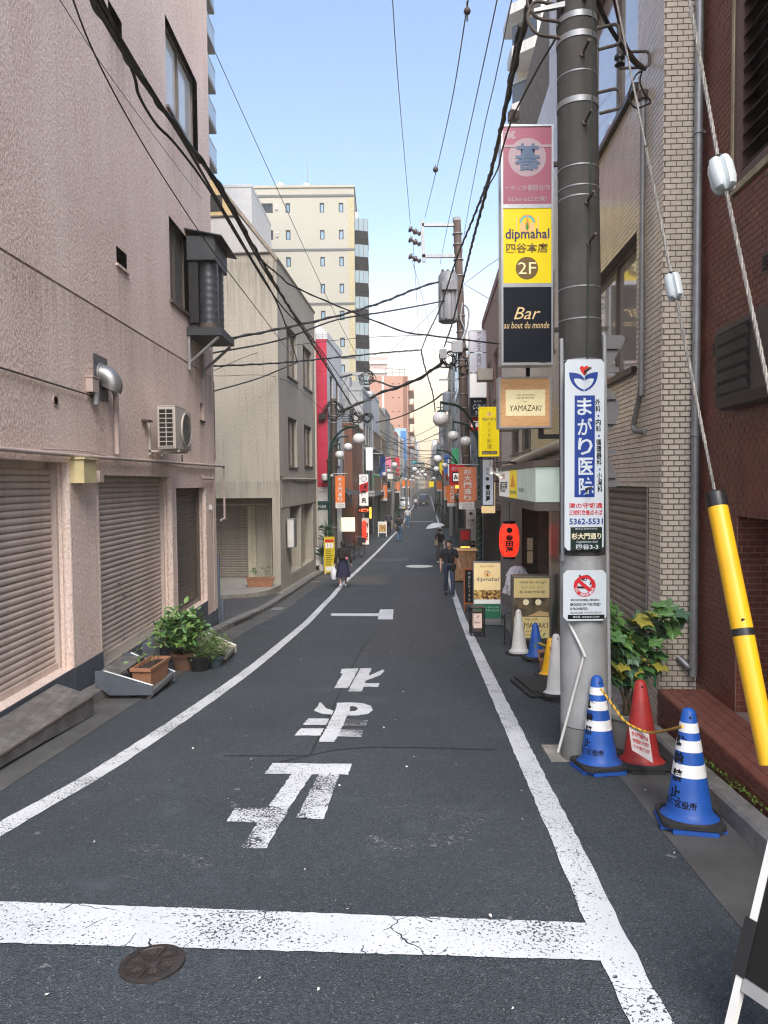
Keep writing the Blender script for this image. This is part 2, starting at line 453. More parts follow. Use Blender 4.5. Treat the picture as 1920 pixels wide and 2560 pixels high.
def stucco(name, base, light, dark, fleck=30, bumpd=.012, dens=(.42, .58), dk=.35, zstretch=.6, amp=1.0, stains=()):
    q = NB(name, .85, .3)
    vec = q.mp((1, 1, zstretch))
    n1 = q.noise(fleck, 5, vec, .62, .3)
    f = q.rng(n1, *dens)
    c = q.mix(q.math('MULTIPLY', f, amp), base, light)
    big = q.noise(.9, 6, q.mp((1.2, 1.2, .35)), .62)
    c = q.mix(q.rng(big, .42, .66, 0, .6), c, light)
    st = q.noise(1.3, 8, q.mp((7, 7, .3)), .72)
    c = q.mix(q.rng(st, .52, .78, 0, dk), c, dark)
    lo = q.noise(.35, 5, None, .6)
    c = q.mix(q.rng(lo, .5, .75, 0, .3), c, dark)
    if stains:                                              # rain streaks below sills, pipes and vents: (s0, s1, z top, length, strength)
        sp = q.n.new('ShaderNodeSeparateXYZ'); q.l(q.tc, sp.inputs[0]); run = q.rng(q.noise(1.0, 6, q.mp((16, 16, .35)), .7), .38, .68)
        for s0, s1, zt, ln, k in stains:
            mx = q.math('MULTIPLY', q.rng(sp.outputs[0], s0 - .12, s0 + .10), q.rng(sp.outputs[0], s1 + .12, s1 - .10))
            mz = q.math('MULTIPLY', q.rng(sp.outputs[2], zt - ln, zt, 0, 1), q.rng(sp.outputs[2], zt + .03, zt - .02))
            c = q.mix(q.math('MULTIPLY', q.math('MULTIPLY', q.math('MULTIPLY', mx, mz), run), k), c, tuple(v * .38 for v in dark))
    return q.done(c, q.bump(n1, .9, bumpd, q.bump(q.noise(fleck * 3, 3), .4, bumpd * .4)))
M_pink = stucco('pink_stucco', (.64, .455, .38), (.90, .755, .67), (.44, .295, .235), 40, .020, dens=(.43, .575), dk=.40, stains=[(10.7, 11.5, 2.3, .9, .8), (12.8, 14.7, 4.5, 2.0, .85), (9.5, 9.9, 4.7, 1.0, .7), (8.75, 9.0, 2.9, .8, .7), (11.9, 13.9, 7.98, 1.5, .6), (13.6, 13.95, 3.0, 1.2, .85), (9.4, 9.95, 7.7, 1.3, .6), (2.5, 14.7, 3.95, .7, .45)])
M_conc = stucco('beige_stucco', (.34, .305, .25), (.46, .42, .35), (.11, .10, .075), 36, .012, dens=(.42, .60), dk=.6, amp=1.0, stains=[(0, 7.2, 8.8, 1.8, .7), (1.3, 3.3, 5.4, 1.0, .6), (4.4, 6.5, 5.45, 1.0, .6), (0, 7.2, 1.85, .8, .7), (-.1, .1, 9.0, 2.6, .7)])
M_tan = stucco('tan_stucco', (.42, .31, .15), (.47, .36, .19), (.16, .12, .06), 40, .008, dk=.7, amp=.6)
M_greyplaster = stucco('grey_plaster', (.36, .35, .33), (.42, .41, .39), (.22, .21, .19), 70, .006, dk=.4)
M_cream_wall = stucco('cream_render', (.42, .41, .35), (.45, .44, .38), (.35, .34, .285), 20, .002, dk=.15, amp=.4)

M_slate = mat('grey_plinth_paint', (.085, .10, .125), .55, var=.2, scale=3, streak=.2, grime=.25)
M_kerb = mat('kerb_concrete', (.17, .165, .155), .85, var=.3, scale=7, bump=.5, bscale=90, grime=.5)
M_gutter = mat('gutter_concrete', (.075, .075, .074), .85, var=.3, scale=3, bump=.4, bscale=110, grime=.55)
M_concrete = mat('concrete', (.27, .255, .22), .85, var=.25, scale=3, bump=.4, bscale=70, streak=.3, grime=.4)
M_shutter = mat('shutter_pinkish', (.58, .48, .425), .42, metal=.05, var=.10, scale=2.2, grime=.3, streak=.3)
M_shutter_dark = mat('shutter_brown', (.16, .125, .105), .45, metal=.1, var=.15, scale=3, grime=.2)
M_shutter_grey = mat('shutter_greyish', (.30, .27, .225), .42, metal=.15, var=.12, scale=2.5, grime=.25, streak=.25)
M_alu = mat('aluminium_bronze', (.15, .12, .10), .4, metal=.4, var=.1)
M_alu_light = mat('aluminium', (.52, .54, .56), .35, metal=.8, var=.08, scale=9)
M_steel = mat('galvanised_steel', (.30, .31, .32), .5, metal=.6, var=.15, scale=12, grime=.15)
M_chrome = mat('stainless', (.62, .63, .65), .22, metal=1.0, var=.06)
M_rust = mat('rusty_iron', (.10, .08, .07), .65, metal=.4, var=.35, scale=14, grime=.2, bump=.3, bscale=150)
M_black = mat('black_paint', (.014, .014, .016), .4, var=.15)
M_blackrub = mat('black_rubber', (.018, .018, .019), .75, var=.2, bump=.2, bscale=200)
M_cable = mat('cable_sheath', (.010, .010, .011), .55, var=.2)
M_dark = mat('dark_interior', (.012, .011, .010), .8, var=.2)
M_white = mat('white_paint', (.78, .78, .77), .5, var=.05, scale=3)
M_offwhite = mat('off_white_paint', (.62, .61, .58), .6, var=.1, scale=2, streak=.15)
M_glass = mat('window_glass', (.05, .065, .08), .04, var=.25, scale=.6, spec=1.0, coat=.6)
M_glass_sky = mat('balcony_glass', (.24, .32, .35), .06, var=.1, scale=.5, spec=1.0)
M_curtain = mat('window_curtain', (.52, .52, .48), .55, var=.08, scale=2, coat=1.0)
M_terra = mat('terracotta', (.33, .155, .085), .75, var=.15, scale=8)
M_soil = mat('soil', (.03, .022, .015), .95, var=.5, scale=30, bump=.8, bscale=60)
M_green = mat('lamp_post_green', (.010, .045, .035), .4, var=.2, scale=6)
M_pvc = mat('pvc_pipe', (.47, .37, .33), .5, var=.1, streak=.2)
M_pvc_beige = mat('beige_pipe', (.50, .44, .36), .5, var=.1, streak=.25)

# ------------------------------------------------------------------ ground, road markings, kerbs
def rows(y0, y1, st=.5):
    ys = [y0]
    while ys[-1] < y1 - 1e-6:
        s_ = st if ys[-1] < 60 else 5.0 if ys[-1] < 200 else 40.0
        ys.append(min(ys[-1] + s_, y1))
    return ys
gm = MB(); ys = rows(-40, 2400)
xs = [-700, -60, -6, -3, 0, 3, 6, 60, 700]
for y in ys: gm.v.extend([(x, y, gz(y)) for x in xs])
nx = len(xs)
for i in range(len(ys) - 1):
    for j in range(nx - 1): gm.f.append((i * nx + j, i * nx + j + 1, (i + 1) * nx + j + 1, (i + 1) * nx + j)); gm.mi.append(0)
tag(gm.build('road', M_asphalt), kind='structure')

def strip(path, w0, name, m, h=.006, parent=None, step=.5, jag=0.0, kind='structure'):
    """painted or laid strip along a path of (x, y) points, lying h above the road"""
    pts = smooth_path([(p[0], p[1], 0) for p in path], 10)
    dense = []
    for a, b in zip(pts, pts[1:]):
        k = max(1, int((b - a).length / step))
        for i in range(k): dense.append(a.lerp(b, i / k))
    dense.append(pts[-1]); mb = MB(); n = len(dense)
    for i, p in enumerate(dense):
        t = (dense[min(i + 1, n - 1)] - dense[max(i - 1, 0)]).normalized(); q = Vector((-t.y, t.x, 0))
        for s_ in (1, -1):
            r = p + q * s_ * (w0 / 2 + random.uniform(-jag, jag)); mb.v.append((r.x, r.y, gz(r.y) + h))
    for i in range(n - 1): mb.f.append((2 * i, 2 * i + 1, 2 * i + 3, 2 * i + 2)); mb.mi.append(0)
    return tag(mb.build(name, m, parent), kind=kind) if parent is None else mb.build(name, m, parent)
def flat(poly, name, m, h=.006, parent=None):
    bm = bmesh.new(); bm.faces.new([bm.verts.new((p[0], p[1], 0)) for p in poly])
    for k, _ in GK[1:-1]:                                   # follow every change of slope
        bmesh.ops.bisect_plane(bm, geom=bm.verts[:] + bm.edges[:] + bm.faces[:], plane_co=(0, k, 0), plane_no=(0, 1, 0))
    for q in bm.verts: q.co.z = gz(q.co.y) + h
    o = MB().bm(bm).build(name, m, parent)
    if parent is None: o['kind'] = 'structure'
    return o
g2 = lambda u, v: (gnd(u, v).x, gnd(u, v).y)
# patches of newer asphalt and cut seams
flat([g2(1010, 1432), g2(1200, 1432), g2(1120, 1640), g2(905, 1640)], 'asphalt_patch', M_asphalt2, .003)
flat([g2(870, 1437), g2(975, 1437), g2(968, 1462), g2(860, 1462)], 'asphalt_patch', M_asphalt3, .003)
flat([g2(900, 1396), g2(1023, 1396), g2(1015, 1404), g2(895, 1404)], 'asphalt_patch', M_asphalt3, .003)
M_seam = mat('road_seam', (.020, .020, .022), .9, var=.3, scale=20)
for p in ([g2(930, 1592), g2(895, 1640), g2(775, 1890)], [g2(700, 1905), g2(900, 1870), g2(1240, 1875)], [g2(905, 1629), g2(1110, 1629)], [g2(560, 1890), g2(775, 1890)]):
    strip(p, .018, 'road_seam', M_seam, .0045, jag=.004, step=.06)
# edge lines
LLINE = [(-2.62, 1.2), (-2.56, 3.2), (-2.42, 4.42), (-2.2, 5.86), (-1.93, 9.63), (-1.76, 15), (-1.52, 24.96), (-.55, 38), (.54, 51.5), (1.5, 64), (4.9, 118), (10.0, 200)]
strip(LLINE[:], .16, 'edge_line_left', M_line, jag=.005, step=.08)
RLINE = [(.96, .6), (.965, 2.2), (.99, 2.99), (1.07, 4.32), (1.18, 6.27), (1.72, 15.2), (2.14, 21.5), (2.82, 32), (4.9, 62.4), (8.2, 118), (13.2, 200)]
strip(RLINE, .16, 'edge_line_right', M_line, jag=.006, step=.08)
st = MB()
A, B, C, D = (-2.6, 3.53), (.93, 3.225), (.93, 2.93), (-2.6, 3.16)
N = 90; top = []; bot = []
for i in range(N + 1):
    t = i / N
    x = A[0] + (B[0] - A[0]) * t; y = A[1] + (B[1] - A[1]) * t + random.uniform(-.004, .004); top.append((x, y, gz(y) + .0055))
    x = D[0] + (C[0] - D[0]) * t; y = D[1] + (C[1] - D[1]) * t + random.uniform(-.004, .004); bot.append((x, y, gz(y) + .0055))
st.v = top + bot; st.f = [(i, i + 1, N + 2 + i, N + 1 + i) for i in range(N)]; st.mi = [0] * N
tag(st.build('stop_line', M_stop), kind='structure')
# the lettering, painted to be read from the other side
def pixpoly(pts, ox=560, oy=1600, k=.30139): return [g2(ox + x * k, oy + y * k) for x, y in pts]
def jag(poly, a=.006):
    out = []
    for i, p in enumerate(poly):
        q = poly[(i + 1) % len(poly)]; L = math.hypot(q[0] - p[0], q[1] - p[1]); k = max(1, int(L / .05))
        for j in range(k): out.append((p[0] + (q[0] - p[0]) * j / k + random.uniform(-a, a), p[1] + (q[1] - p[1]) * j / k + random.uniform(-a, a)))
    return out
mk = thing('road_lettering', None, None, kind='structure'); mk['label'] = 'white stop lettering painted on the road, seen upside down'
STROKES = [
 ([(405, 1025), (1060, 1033), (1028, 1122), (340, 1115)], M_glyph),
 ([(560, 1119), (728, 1119), (548, 1390), (372, 1384)], M_glyph),
 ([(370, 1386), (546, 1392), (350, 1738), (135, 1730)], M_worn),
 ([(90, 1398), (365, 1398), (275, 1518), (20, 1512)], M_worn),
 ([(785, 1119), (955, 1123), (822, 1495), (600, 1480)], M_worn),
 ([(935, 525), (1060, 522), (1160, 530), (1225, 552), (1232, 590), (1190, 618), (1110, 630), (1020, 632), (1040, 596), (1090, 592), (1112, 575), (1095, 556), (1050, 552), (1040, 600), (985, 715), (915, 850), (785, 850), (860, 712), (930, 580)], M_glyph),
 ([(798, 520), (850, 570), (912, 592), (895, 622), (815, 618), (750, 590)], M_glyph),
 ([(700, 655), (872, 656), (845, 710), (655, 708)], M_glyph), ([(1010, 664), (1192, 668), (1175, 722), (990, 716)], M_worn),
 ([(636, 738), (826, 738), (800, 798), (588, 796)], M_glyph), ([(966, 745), (1152, 750), (1140, 808), (940, 804)], M_worn),
 ([(975, 242), (1115, 238), (1085, 300), (1030, 402), (912, 402), (985, 282), (965, 276)], M_glyph),
 ([(1130, 237), (1225, 237), (1200, 300), (1320, 248), (1330, 262), (1300, 292), (1180, 340), (1168, 362), (1288, 362), (1280, 394), (1160, 392), (1140, 430), (1030, 430), (1052, 385), (1075, 340), (1100, 300)], M_glyph),
]
for poly, m_ in STROKES: flat(jag(pixpoly(poly)), 'stroke', m_, .0058, mk)
bar = thing('parking_mark', None, None, kind='structure'); bar['label'] = 'small white T shaped bar painted across the lane'
flat(jag([g2(828, 1534), g2(948, 1534), g2(948, 1541), g2(828, 1540)]), 'stroke', M_glyph, .0058, bar)
flat(jag([g2(950, 1524), g2(984, 1524), g2(982, 1549), g2(944, 1549)]), 'stroke', M_glyph, .0058, bar)
for (u, v, w_) in ((1055, 1304, 1.3), (1085, 1273, .9)):
    x, y = g2(u, v); flat([(x - w_, y - .25), (x + w_ * .9, y - .25), (x + w_ * .9, y + .3), (x - w_, y + .3)], 'lane_bar', M_glyph, .0058)
x, y = g2(1048, 1416)
flat([(x + .62 * math.cos(a * .2618), y + .62 * math.sin(a * .2618)) for a in range(24)], 'manhole_cover', mat('worn_pale_iron', (.55, .55, .53), .6, var=.3, scale=8), .006)
# pale scuff marks and crumbs of litter
litter = mat('litter', (.65, .62, .56), .8, var=.2)
mb = MB()
for _ in range(120):
    y = random.uniform(2.6, 18); x = random.uniform(XL(23) + 1.2, 1.05) if random.random() < .6 else random.uniform(1.2, 2.1) + .05 * y
    r = random.uniform(.003, .011); a0 = random.random() * 6
    mb.add([(x + r * random.uniform(.6, 1.3) * math.cos(a0 + k * 1.2566), y + r * random.uniform(.6, 1.5) * math.sin(a0 + k * 1.2566), gz(y) + .008 + .002 * k) for k in range(5)], [(0, 1, 2, 3, 4)])
tag(mb.build('litter_crumbs', litter), 'scattered pale crumbs of litter lying on the asphalt', 'litter', kind='stuff')
# pale scuffed area in the lane
q = NB('scuff', .8, .3); tr_ = q.n.new('ShaderNodeBsdfTransparent'); ms_ = q.n.new('ShaderNodeMixShader')
q.b.inputs['Base Color'].default_value = (.26, .26, .27, 1)
f_ = q.math('MULTIPLY', q.rng(q.noise(34, 5, None, .7), .54, .62), q.rng(q.noise(2.6, 4), .44, .62, 0, .8))
q.l(f_, ms_.inputs[0]); q.l(tr_.outputs[0], ms_.inputs[1]); q.l(q.b.outputs[0], ms_.inputs[2]); q.l(ms_.outputs[0], q.n['Material Output'].inputs[0])
flat(jag([g2(960, 2010), g2(1210, 2015), g2(1190, 2110), g2(900, 2130)], .03), 'scuffed_asphalt', q.m, .0052)
flat(jag([g2(330, 2110), g2(560, 2150), g2(500, 2230), g2(300, 2200)], .03), 'scuffed_asphalt', q.m, .0052)
# kerbs and gutters
def kerb(name, path, w_, h, seg, side):
    root = thing(name, None, None, kind='structure')
    pts = smooth_path([(p[0], p[1], 0) for p in path], 8); dist = 0; acc = [(0, pts[0])]
    for a, b in zip(pts, pts[1:]): dist += (b - a).length; acc.append((dist, b))
    def pos(s_):
        for (d0, a), (d1, b) in zip(acc, acc[1:]):
            if s_ <= d1: return a.lerp(b, (s_ - d0) / (d1 - d0))
        return acc[-1][1]
    s_ = 0
    while s_ < dist - .2:
        e_ = min(s_ + seg, dist); a, b = pos(s_ + .004), pos(e_ - .004); t = (b - a).normalized(); q = Vector((-t.y, t.x, 0)) * side
        mb = MB(); hh = h + random.uniform(-.006, .006); P = []
        for p in (a, b):
            z = gz(p.y)
            P.append([(p.x, p.y, z - .05), (p.x + q.x * .012, p.y + q.y * .012, z + hh - .02), (p.x + q.x * .03, p.y + q.y * .03, z + hh), (p.x + q.x * w_, p.y + q.y * w_, z + hh), (p.x + q.x * w_, p.y + q.y * w_, z - .05)])
        mb.v = P[0] + P[1]; mb.f = [(i, i + 1, 6 + i, 5 + i) for i in range(4)] + [(0, 1, 2, 3, 4), (9, 8, 7, 6, 5)]; mb.mi = [0] * 6
        mb.build('kerb_stone', M_kerb, root); s_ = e_
    return root
kerb('kerb_left', [(-3.22, 2), (-3.24, 6.2), (-3.26, 10), (-3.22, 14.9), (-3.0, 18.5), (-2.98, 22), (-2.75, 26), (-2.45, 30.2)], .2, .13, .6, 1)
kerb('kerb_right', [(1.98, 1.0), (2.05, 3.0), (2.13, 4.3), (2.3, 6.4)], .14, .13, .6, -1)
strip([(-3.0, 2), (-3.02, 6.2), (-3.04, 10), (-3.0, 14.9), (-2.79, 18.5), (-2.76, 22), (-2.52, 26), (-2.2, 30.2)], .44, 'gutter_left', M_gutter, .004)
strip([(1.74, .8), (1.84, 3.0), (1.92, 4.3), (2.08, 6.4), (2.3, 9)], .46, 'gutter_right', M_gutter, .004)
# paved strips behind the kerbs
flat([(-7, 14.7), (-3.2, 14.9), (-3.0, 18.5), (-2.98, 22.2), (-3.3, 23), (-7, 23)], 'alley_paving', M_asphalt3, .10)
flat([(-4.0, 22), (-2.98, 22), (-2.75, 26), (-2.45, 30.2), (-4, 30.2)], 'pavement_left', M_concrete, .11)
flat([(2.2, 6.2), (2.2, 9), (2.55, 13), (3.0, 20), (5, 20), (5, 6.2)], 'pavement_right', mat('paving_right', (.16, .155, .15), .8, var=.25, scale=4, grime=.4, bump=.3), .02)
# gratings in the left gutter
for (x, y) in ((-3.02, 11.4), (-2.82, 18.6), (-2.55, 26.2)):
    t = thing('drain_grating', {11.4: 'dark iron drain grating in the gutter below the potted shrub', 18.6: 'worn pale drain cover in the gutter before the alley', 26.2: 'far drain cover in the gutter past the concrete building'}[y], 'drain', (x, y, gz(y) + .006), R(88), 'drain covers in the left gutter')
    fr = MB(); fr.box(-.3, .3, -.16, -.14, 0, .012).box(-.3, .3, .14, .16, 0, .012).box(-.3, -.28, -.139, .139, 0, .012).box(.28, .3, -.139, .139, 0, .012); t.rotation_euler.x = R(0); t.rotation_euler.y = R(4.6)
    fr.build('frame', M_rust if y < 15 else M_steel, t)
    for i in range(14): MB().box(-.265 + i * .04, -.245 + i * .04, -.139, .139, .0, .01).build('bar', M_rust if y < 15 else M_steel, t)
# valve cover by the stop line
c0 = gnd(381, 2411); t = thing('valve_cover', 'round iron water valve cover with cast lettering in front of the stop line', 'valve cover', (c0.x, c0.y, gz(c0.y)), R(18))
t.rotation_euler.x = R(-4.7)
M_iron = mat('cast_iron', (.060, .050, .046), .5, metal=.55, var=.3, scale=14, bump=.3, bscale=120, grime=.2)
MB().lathe([(.135, 0), (.135, .010), (.131, .012), (.112, .012), (.110, .006), (0, .006)], n=40).build('rim', M_iron, t, True)
MB().lathe([(.034, .006), (.034, .012), (.030, .014), (0, .014)], n=24).build('hub', M_iron, t, True)
MB().box(-.018, .018, -.004, .004, .0143, .0150).build('key_slot', M_dark, t)
for k in range(6):
    a = k * math.pi / 3; mb = MB(); d, q = Vector((math.cos(a), math.sin(a), 0)), Vector((-math.sin(a), math.cos(a), 0)) * .004
    mb.prism([d * .03 - q + Vector((0, 0, .005)), d * .111 - q + Vector((0, 0, .005)), d * .111 + q + Vector((0, 0, .005)), d * .03 + q + Vector((0, 0, .005))], (0, 0, .007)).build('spoke', M_iron, t)
for k, ch in enumerate('東京水道仕切'):
    a = k * math.pi / 3 + math.pi / 6
    def TT(x, z, a=a):
        r = .072 + z; return (r * math.cos(a) + x * math.sin(a), r * math.sin(a) - x * math.cos(a), .0115)
    text(ch, (-.018, .018, -.018, .018), mat('worn_iron_raised', (.14, .12, .105), .4, metal=.6, var=.2), t, T=TT, bold=.02)

# ------------------------------------------------------------------ pink stucco building (left, near)
pk = thing('stucco_building', 'pink stucco building with roller shutters filling the near left side', 'building', (-3.5, 0, 0), R(90))
TL = Tstreet(-1)
H = [(2.6, 7.9, -.25, 2.05, .24), (8.72, 11.7, -.47, 1.92, .24), (11.97, 13.94, -.5, 1.73, .24), (11.9, 13.88, 8.0, 9.46, .16), (11.88, 13.08, 4.85, 6.22, .16),
     (9.42, 9.9, 7.74, 8.06, .2), (9.5, 9.88, 4.72, 4.95, .2), (13.66, 13.9, 3.02, 3.36, .2)]
mb = wall(MB(), TL, 2.5, 14.78, -1.9, 3.955, H)
wall(mb, TL, 2.5, 14.78, 3.985, 12.6, [h for h in H if h[2] > 4])
mb.tbox(TL, 2.5, 14.78, .012, .05, 3.95, 3.99)                                        # groove between the storeys
mb.quad((14.78, 0, -1.9), (14.78, 9, -1.9), (14.78, 9, 12.6), (14.78, 0, 12.6))
mb.quad((2.5, 0, 12.6), (14.78, 0, 12.6), (14.78, 9, 12.6), (2.5, 9, 12.6)); mb.quad((2.5, 0, -1.9), (2.5, 9, -1.9), (2.5, 9, 12.6), (2.5, 0, 12.6))
mb.quad((2.5, 9, -1.9), (14.78, 9, -1.9), (14.78, 9, 12.6), (2.5, 9, 12.6))
mb.build('wall', M_pink, pk)
# rounded pier edges beside the shutter openings, window heads
for (a, b, z0, z1) in ((7.9, 8.0, -.25, 2.05), (11.7, 11.8, -.47, 1.92), (13.94, 14.0, -.5, 1.73), (8.6, 8.72, -.47, 1.92), (11.87, 11.97, -.5, 1.73)):
    pr = MB()
    pr.lathe([(.055, z0), (.055, z1)], ((a if a in (7.9, 11.7, 13.94) else b) + (.03 if a in (7.9, 11.7, 13.94) else -.03), .05, 0), 14).build('pier_edge', M_pink, pk, True)
shutter(pk, TL, 2.6, 7.9, -.25, 2.05, .19, .072, M_shutter, M_shutter, 'wide pinkish grey roller shutter')
shutter(pk, TL, 8.72, 11.7, -.47, 1.92, .19, .072, M_shutter, M_shutter)
shutter(pk, TL, 11.97, 13.94, -.5, 1.73, .19, .045, M_shutter_dark, M_shutter_dark, 'narrow dark brown roller shutter')
for (s_, z) in ((6.55, .33), (9.75, .42), (9.95, .22), (9.62, .12), (9.9, -.38)):
    MB().tbox(TL, s_ - .03, s_ + .03, .165, .178, z, z + .028).build('shutter_lock', M_steel, pk)
window(pk, TL, 11.9, 13.88, 8.0, 9.46, .13, 2, M_alu, M_curtain)
window(pk, TL, 11.88, 13.08, 4.85, 6.22, .13, 2, M_alu, mat('grey_window_panel', (.13, .12, .115), .5, var=.1))
for (a, b, z0, z1) in ((9.42, 9.9, 7.74, 8.06), (9.5, 9.88, 4.72, 4.95)):
    mb = MB(); mb.tbox(TL, a - .03, b + .03, -.03, .04, z0 - .035, z0 - .003).tbox(TL, a + .02, b - .02, .17, .19, z0, z1).build('vent_recess', M_pink, pk)
MB().tbox(TL, 13.67, 13.89, .12, .14, 3.02, 3.36).tbox(TL, 13.62, 13.93, -.03, .03, 2.99, 3.017).build('vent_hole', M_dark, pk)
# plinth, painted slate grey, stepping down with the street
pl = MB()
pl.tbox(TL, 7.91, 8.71, -.012, .1, -1.0, -.26).tbox(TL, 11.705, 11.965, -.012, .1, -1.3, -.48).tbox(TL, 13.945, 14.79, -.012, .1, -1.6, -.80).tbox(TL, 8.715, 11.7, -.010, .2, -1.3, -.475).tbox(TL, 11.97, 13.94, -.010, .2, -1.4, -.505).tbox(TL, 2.5, 7.9, -.010, .2, -1.0, -.252)
pl.build('plinth', M_slate, pk)
# tiled threshold in front of the middle shutter
M_thr = mat('threshold_tile', (.26, .235, .20), .7, var=.25, scale=9, grime=.35)
me = None
for i in range(20):
    for j in range(2):
        s_ = 8.735 + i * .148; mb = MB().box(0, .140, 0, .076, 0, .012)
        o = mb.build('threshold_tile', M_thr, pk) if me is None else ob('threshold_tile', me, pk); me = me or o.data
        o.location = (s_, -.006 + j * .082, -.474)
# pipes along the wall
def pipe(root, pts, r, m, name='pipe', n=10):
    o = MB().tube(smooth_path(pts, 4) if len(pts) > 9 else pts, r, n).build(name, m, root, True); return o
def elbow(pts, r=.06, k=4):
    """round the corners of a polyline"""
    pts = [Vector(p) for p in pts]; out = [pts[0]]
    for a, b, c in zip(pts, pts[1:], pts[2:]):
        d0 = (a - b).normalized(); d1 = (c - b).normalized(); rr = min(r, (a - b).length / 2, (c - b).length / 2)
        p, q = b + d0 * rr, b + d1 * rr
        for i in range(k + 1):
            t = i / k; out.append(p * (1 - t) ** 2 + b * 2 * t * (1 - t) + q * t * t)
    out.append(pts[-1]); return out
pipe(pk, elbow([(2.6, -.05, 2.13), (8.3, -.05, 2.13), (14.6, -.05, 2.17), (15.35, -.05, 2.17), (15.35, -.05, 1.05), (15.0, -.05, 1.03)], .05), .024, M_pvc, 'wall_pipe')
pipe(pk, elbow([(8.95, -.03, 3.0), (9.06, -.07, 3.02), (9.17, -.07, 2.96), (9.17, -.07, 2.19)], .05), .035, M_pvc, 'down_pipe')
pipe(pk, [(2.6, -.025, 2.88), (4, -.025, 2.88), (7, -.025, 2.87), (8.55, -.03, 2.86)], .010, M_rust, 'conduit')
pipe(pk, elbow([(13.55, -.03, 1.97), (13.55, -.06, 1.9), (14.4, -.06, 1.9)], .04), .022, M_pvc, 'wall_pipe')
pipe(pk, [(14.45, -.02, 2.1), (14.45, -.02, -.8)], .013, M_pvc, 'conduit')
pipe(pk, [(14.72, -.02, 3.9), (14.72, -.02, 2.3)], .008, M_rust, 'conduit')
pipe(pk, [(12.3, -.02, 2.3), (12.3, -.02, 2.16)], .012, M_rust, 'conduit')
pipe(pk, smooth_path([(7.2, -.03, 2.17), (8.2, -.04, 2.19), (9.0, -.04, 2.16), (11, -.04, 2.12), (12.5, -.04, 2.08), (14.3, -.04, 2.09)], 4), .009, M_pvc, 'loose_cable', 6)
# meter box, junctions, hood, small vent
mb = MB().tbox(TL, 7.93, 8.27, -.16, 0, 1.82, 2.09); mb.tbox(TL, 7.91, 8.29, -.18, .0, 2.085, 2.11)
tag(mb.build('meter_box', mat('yellowed_plastic', (.58, .49, .27), .5, var=.12, grime=.2), pk), 'yellowed plastic meter box')
MB().tbox(TL, 8.55, 8.66, -.09, 0, 1.83, 1.97).build('bracket_box', M_pvc, pk)
MB().tbox(TL, 14.2, 14.28, -.06, 0, 1.28, 1.38).build('junction_box', M_offwhite, pk)
hd = thing('exhaust_hood', 'stainless dome exhaust hood on a grey plate on the pink wall', 'vent hood', (-3.5, 8.86, 3.13), R(90))
MB().tbox(TL, -.21, .21, -.012, 0, -.28, .26).build('back_plate', mat('plate_grey', (.12, .125, .135), .45, metal=.4, var=.15), hd)
bm_ = MB(); n_, m_ = 18, 9; vs = []
for i in range(m_ + 1):
    a = i / m_ * R(118)
    for j in range(n_):
        b = 2 * math.pi * j / n_
        cx, cy, cz = .13 * math.sin(b), 0.0, .13 * math.cos(b)
        # quarter-dome: the ring at the wall turns downwards towards the mouth
        q = Vector((cx, cy, cz + .13)); q = Matrix.Rotation(-a, 3, 'X') @ q; k_ = 1 - .12 * i / m_
        vs.append((q.x * k_, -abs(q.y) - .012, q.z * k_ - .13 + .03))
bm_.add(vs, [(i * n_ + j, i * n_ + (j + 1) % n_, (i + 1) * n_ + (j + 1) % n_, (i + 1) * n_ + j) for i in range(m_) for j in range(n_)])
bm_.build('hood', mat('dull_steel', (.30, .30, .30), .4, metal=.7, var=.15, grime=.2), hd, True)
MB().lathe([(.145, -.03), (.145, -.012), (.12, -.012)], (0, 0, .03), 24, 'Y').build('collar', M_steel, hd, True)
bx = thing('junction_box', 'pale plastic cable box left of the exhaust hood on the pink wall', 'box', (-3.5, 8.52, 2.9), R(90))
MB().tbox(TL, -.09, .09, -.08, 0, 0, .17).build('box', M_pvc, bx); MB().tbox(TL, -.1, .1, -.09, 0, .171, .185).build('lid', M_pvc, bx); MB().lathe([(.04, -.14), (.045, -.05), (.045, -.003)], (.06, -.05, 0), 12).build('gland', M_steel, bx, True)
sv = thing('round_vent', 'small round louvred vent on the pink wall', 'vent', (-3.5, 7.62, 2.70), R(90))
MB().lathe([(.06, -.012), (.06, 0), (.045, 0), (.045, -.012)], n=20, axis='Y').build('ring', M_pvc, sv, True)
for i in range(4): MB().tbox(TL, -.04 + abs(i - 1.5) * .006, .04 - abs(i - 1.5) * .006, -.010, .0, -.032 + i * .018, -.026 + i * .018).build('louvre', M_dark, sv)
# air conditioner on brackets
ac = thing('air_conditioner', 'beige outdoor air conditioner unit on wall brackets above the narrow shutter', 'air conditioner', (-3.5, 10.5, 2.3), R(90))
M_ac = mat('ac_casing', (.46, .42, .37), .45, var=.08, scale=3, grime=.15)
Y0, Y1 = -.44, -.17
MB().cbox(0, .86, Y0, Y1, .02, .64, .012).build('casing', M_ac, ac)
MB().tbox(lambda s, d, z: (s, d, z), .012, .6, Y0, Y1, .645, .66).build('top_trim', M_ac, ac)
side = MB(); side.box(-.006, -.001, Y0 + .04, Y1 - .03, .06, .61).build('side_opening', M_dark, ac)
for i in range(9): MB().box(-.014, -.004, Y0 + .035, Y1 - .025, .055 + i * .068, .067 + i * .068).build('side_grille_bar', M_ac, ac)
for y in (Y0 + .03, (Y0 + Y1) / 2, Y1 - .03): MB().box(-.015, -.003, y - .006, y + .006, .05, .615).build('side_grille_bar', M_ac, ac)
MB().lathe([(.262, -.445), (.262, -.47), (.245, -.472), (.24, -.445)], (.52, 0, .33), 32, 'Y').build('fan_ring', M_ac, ac, True)
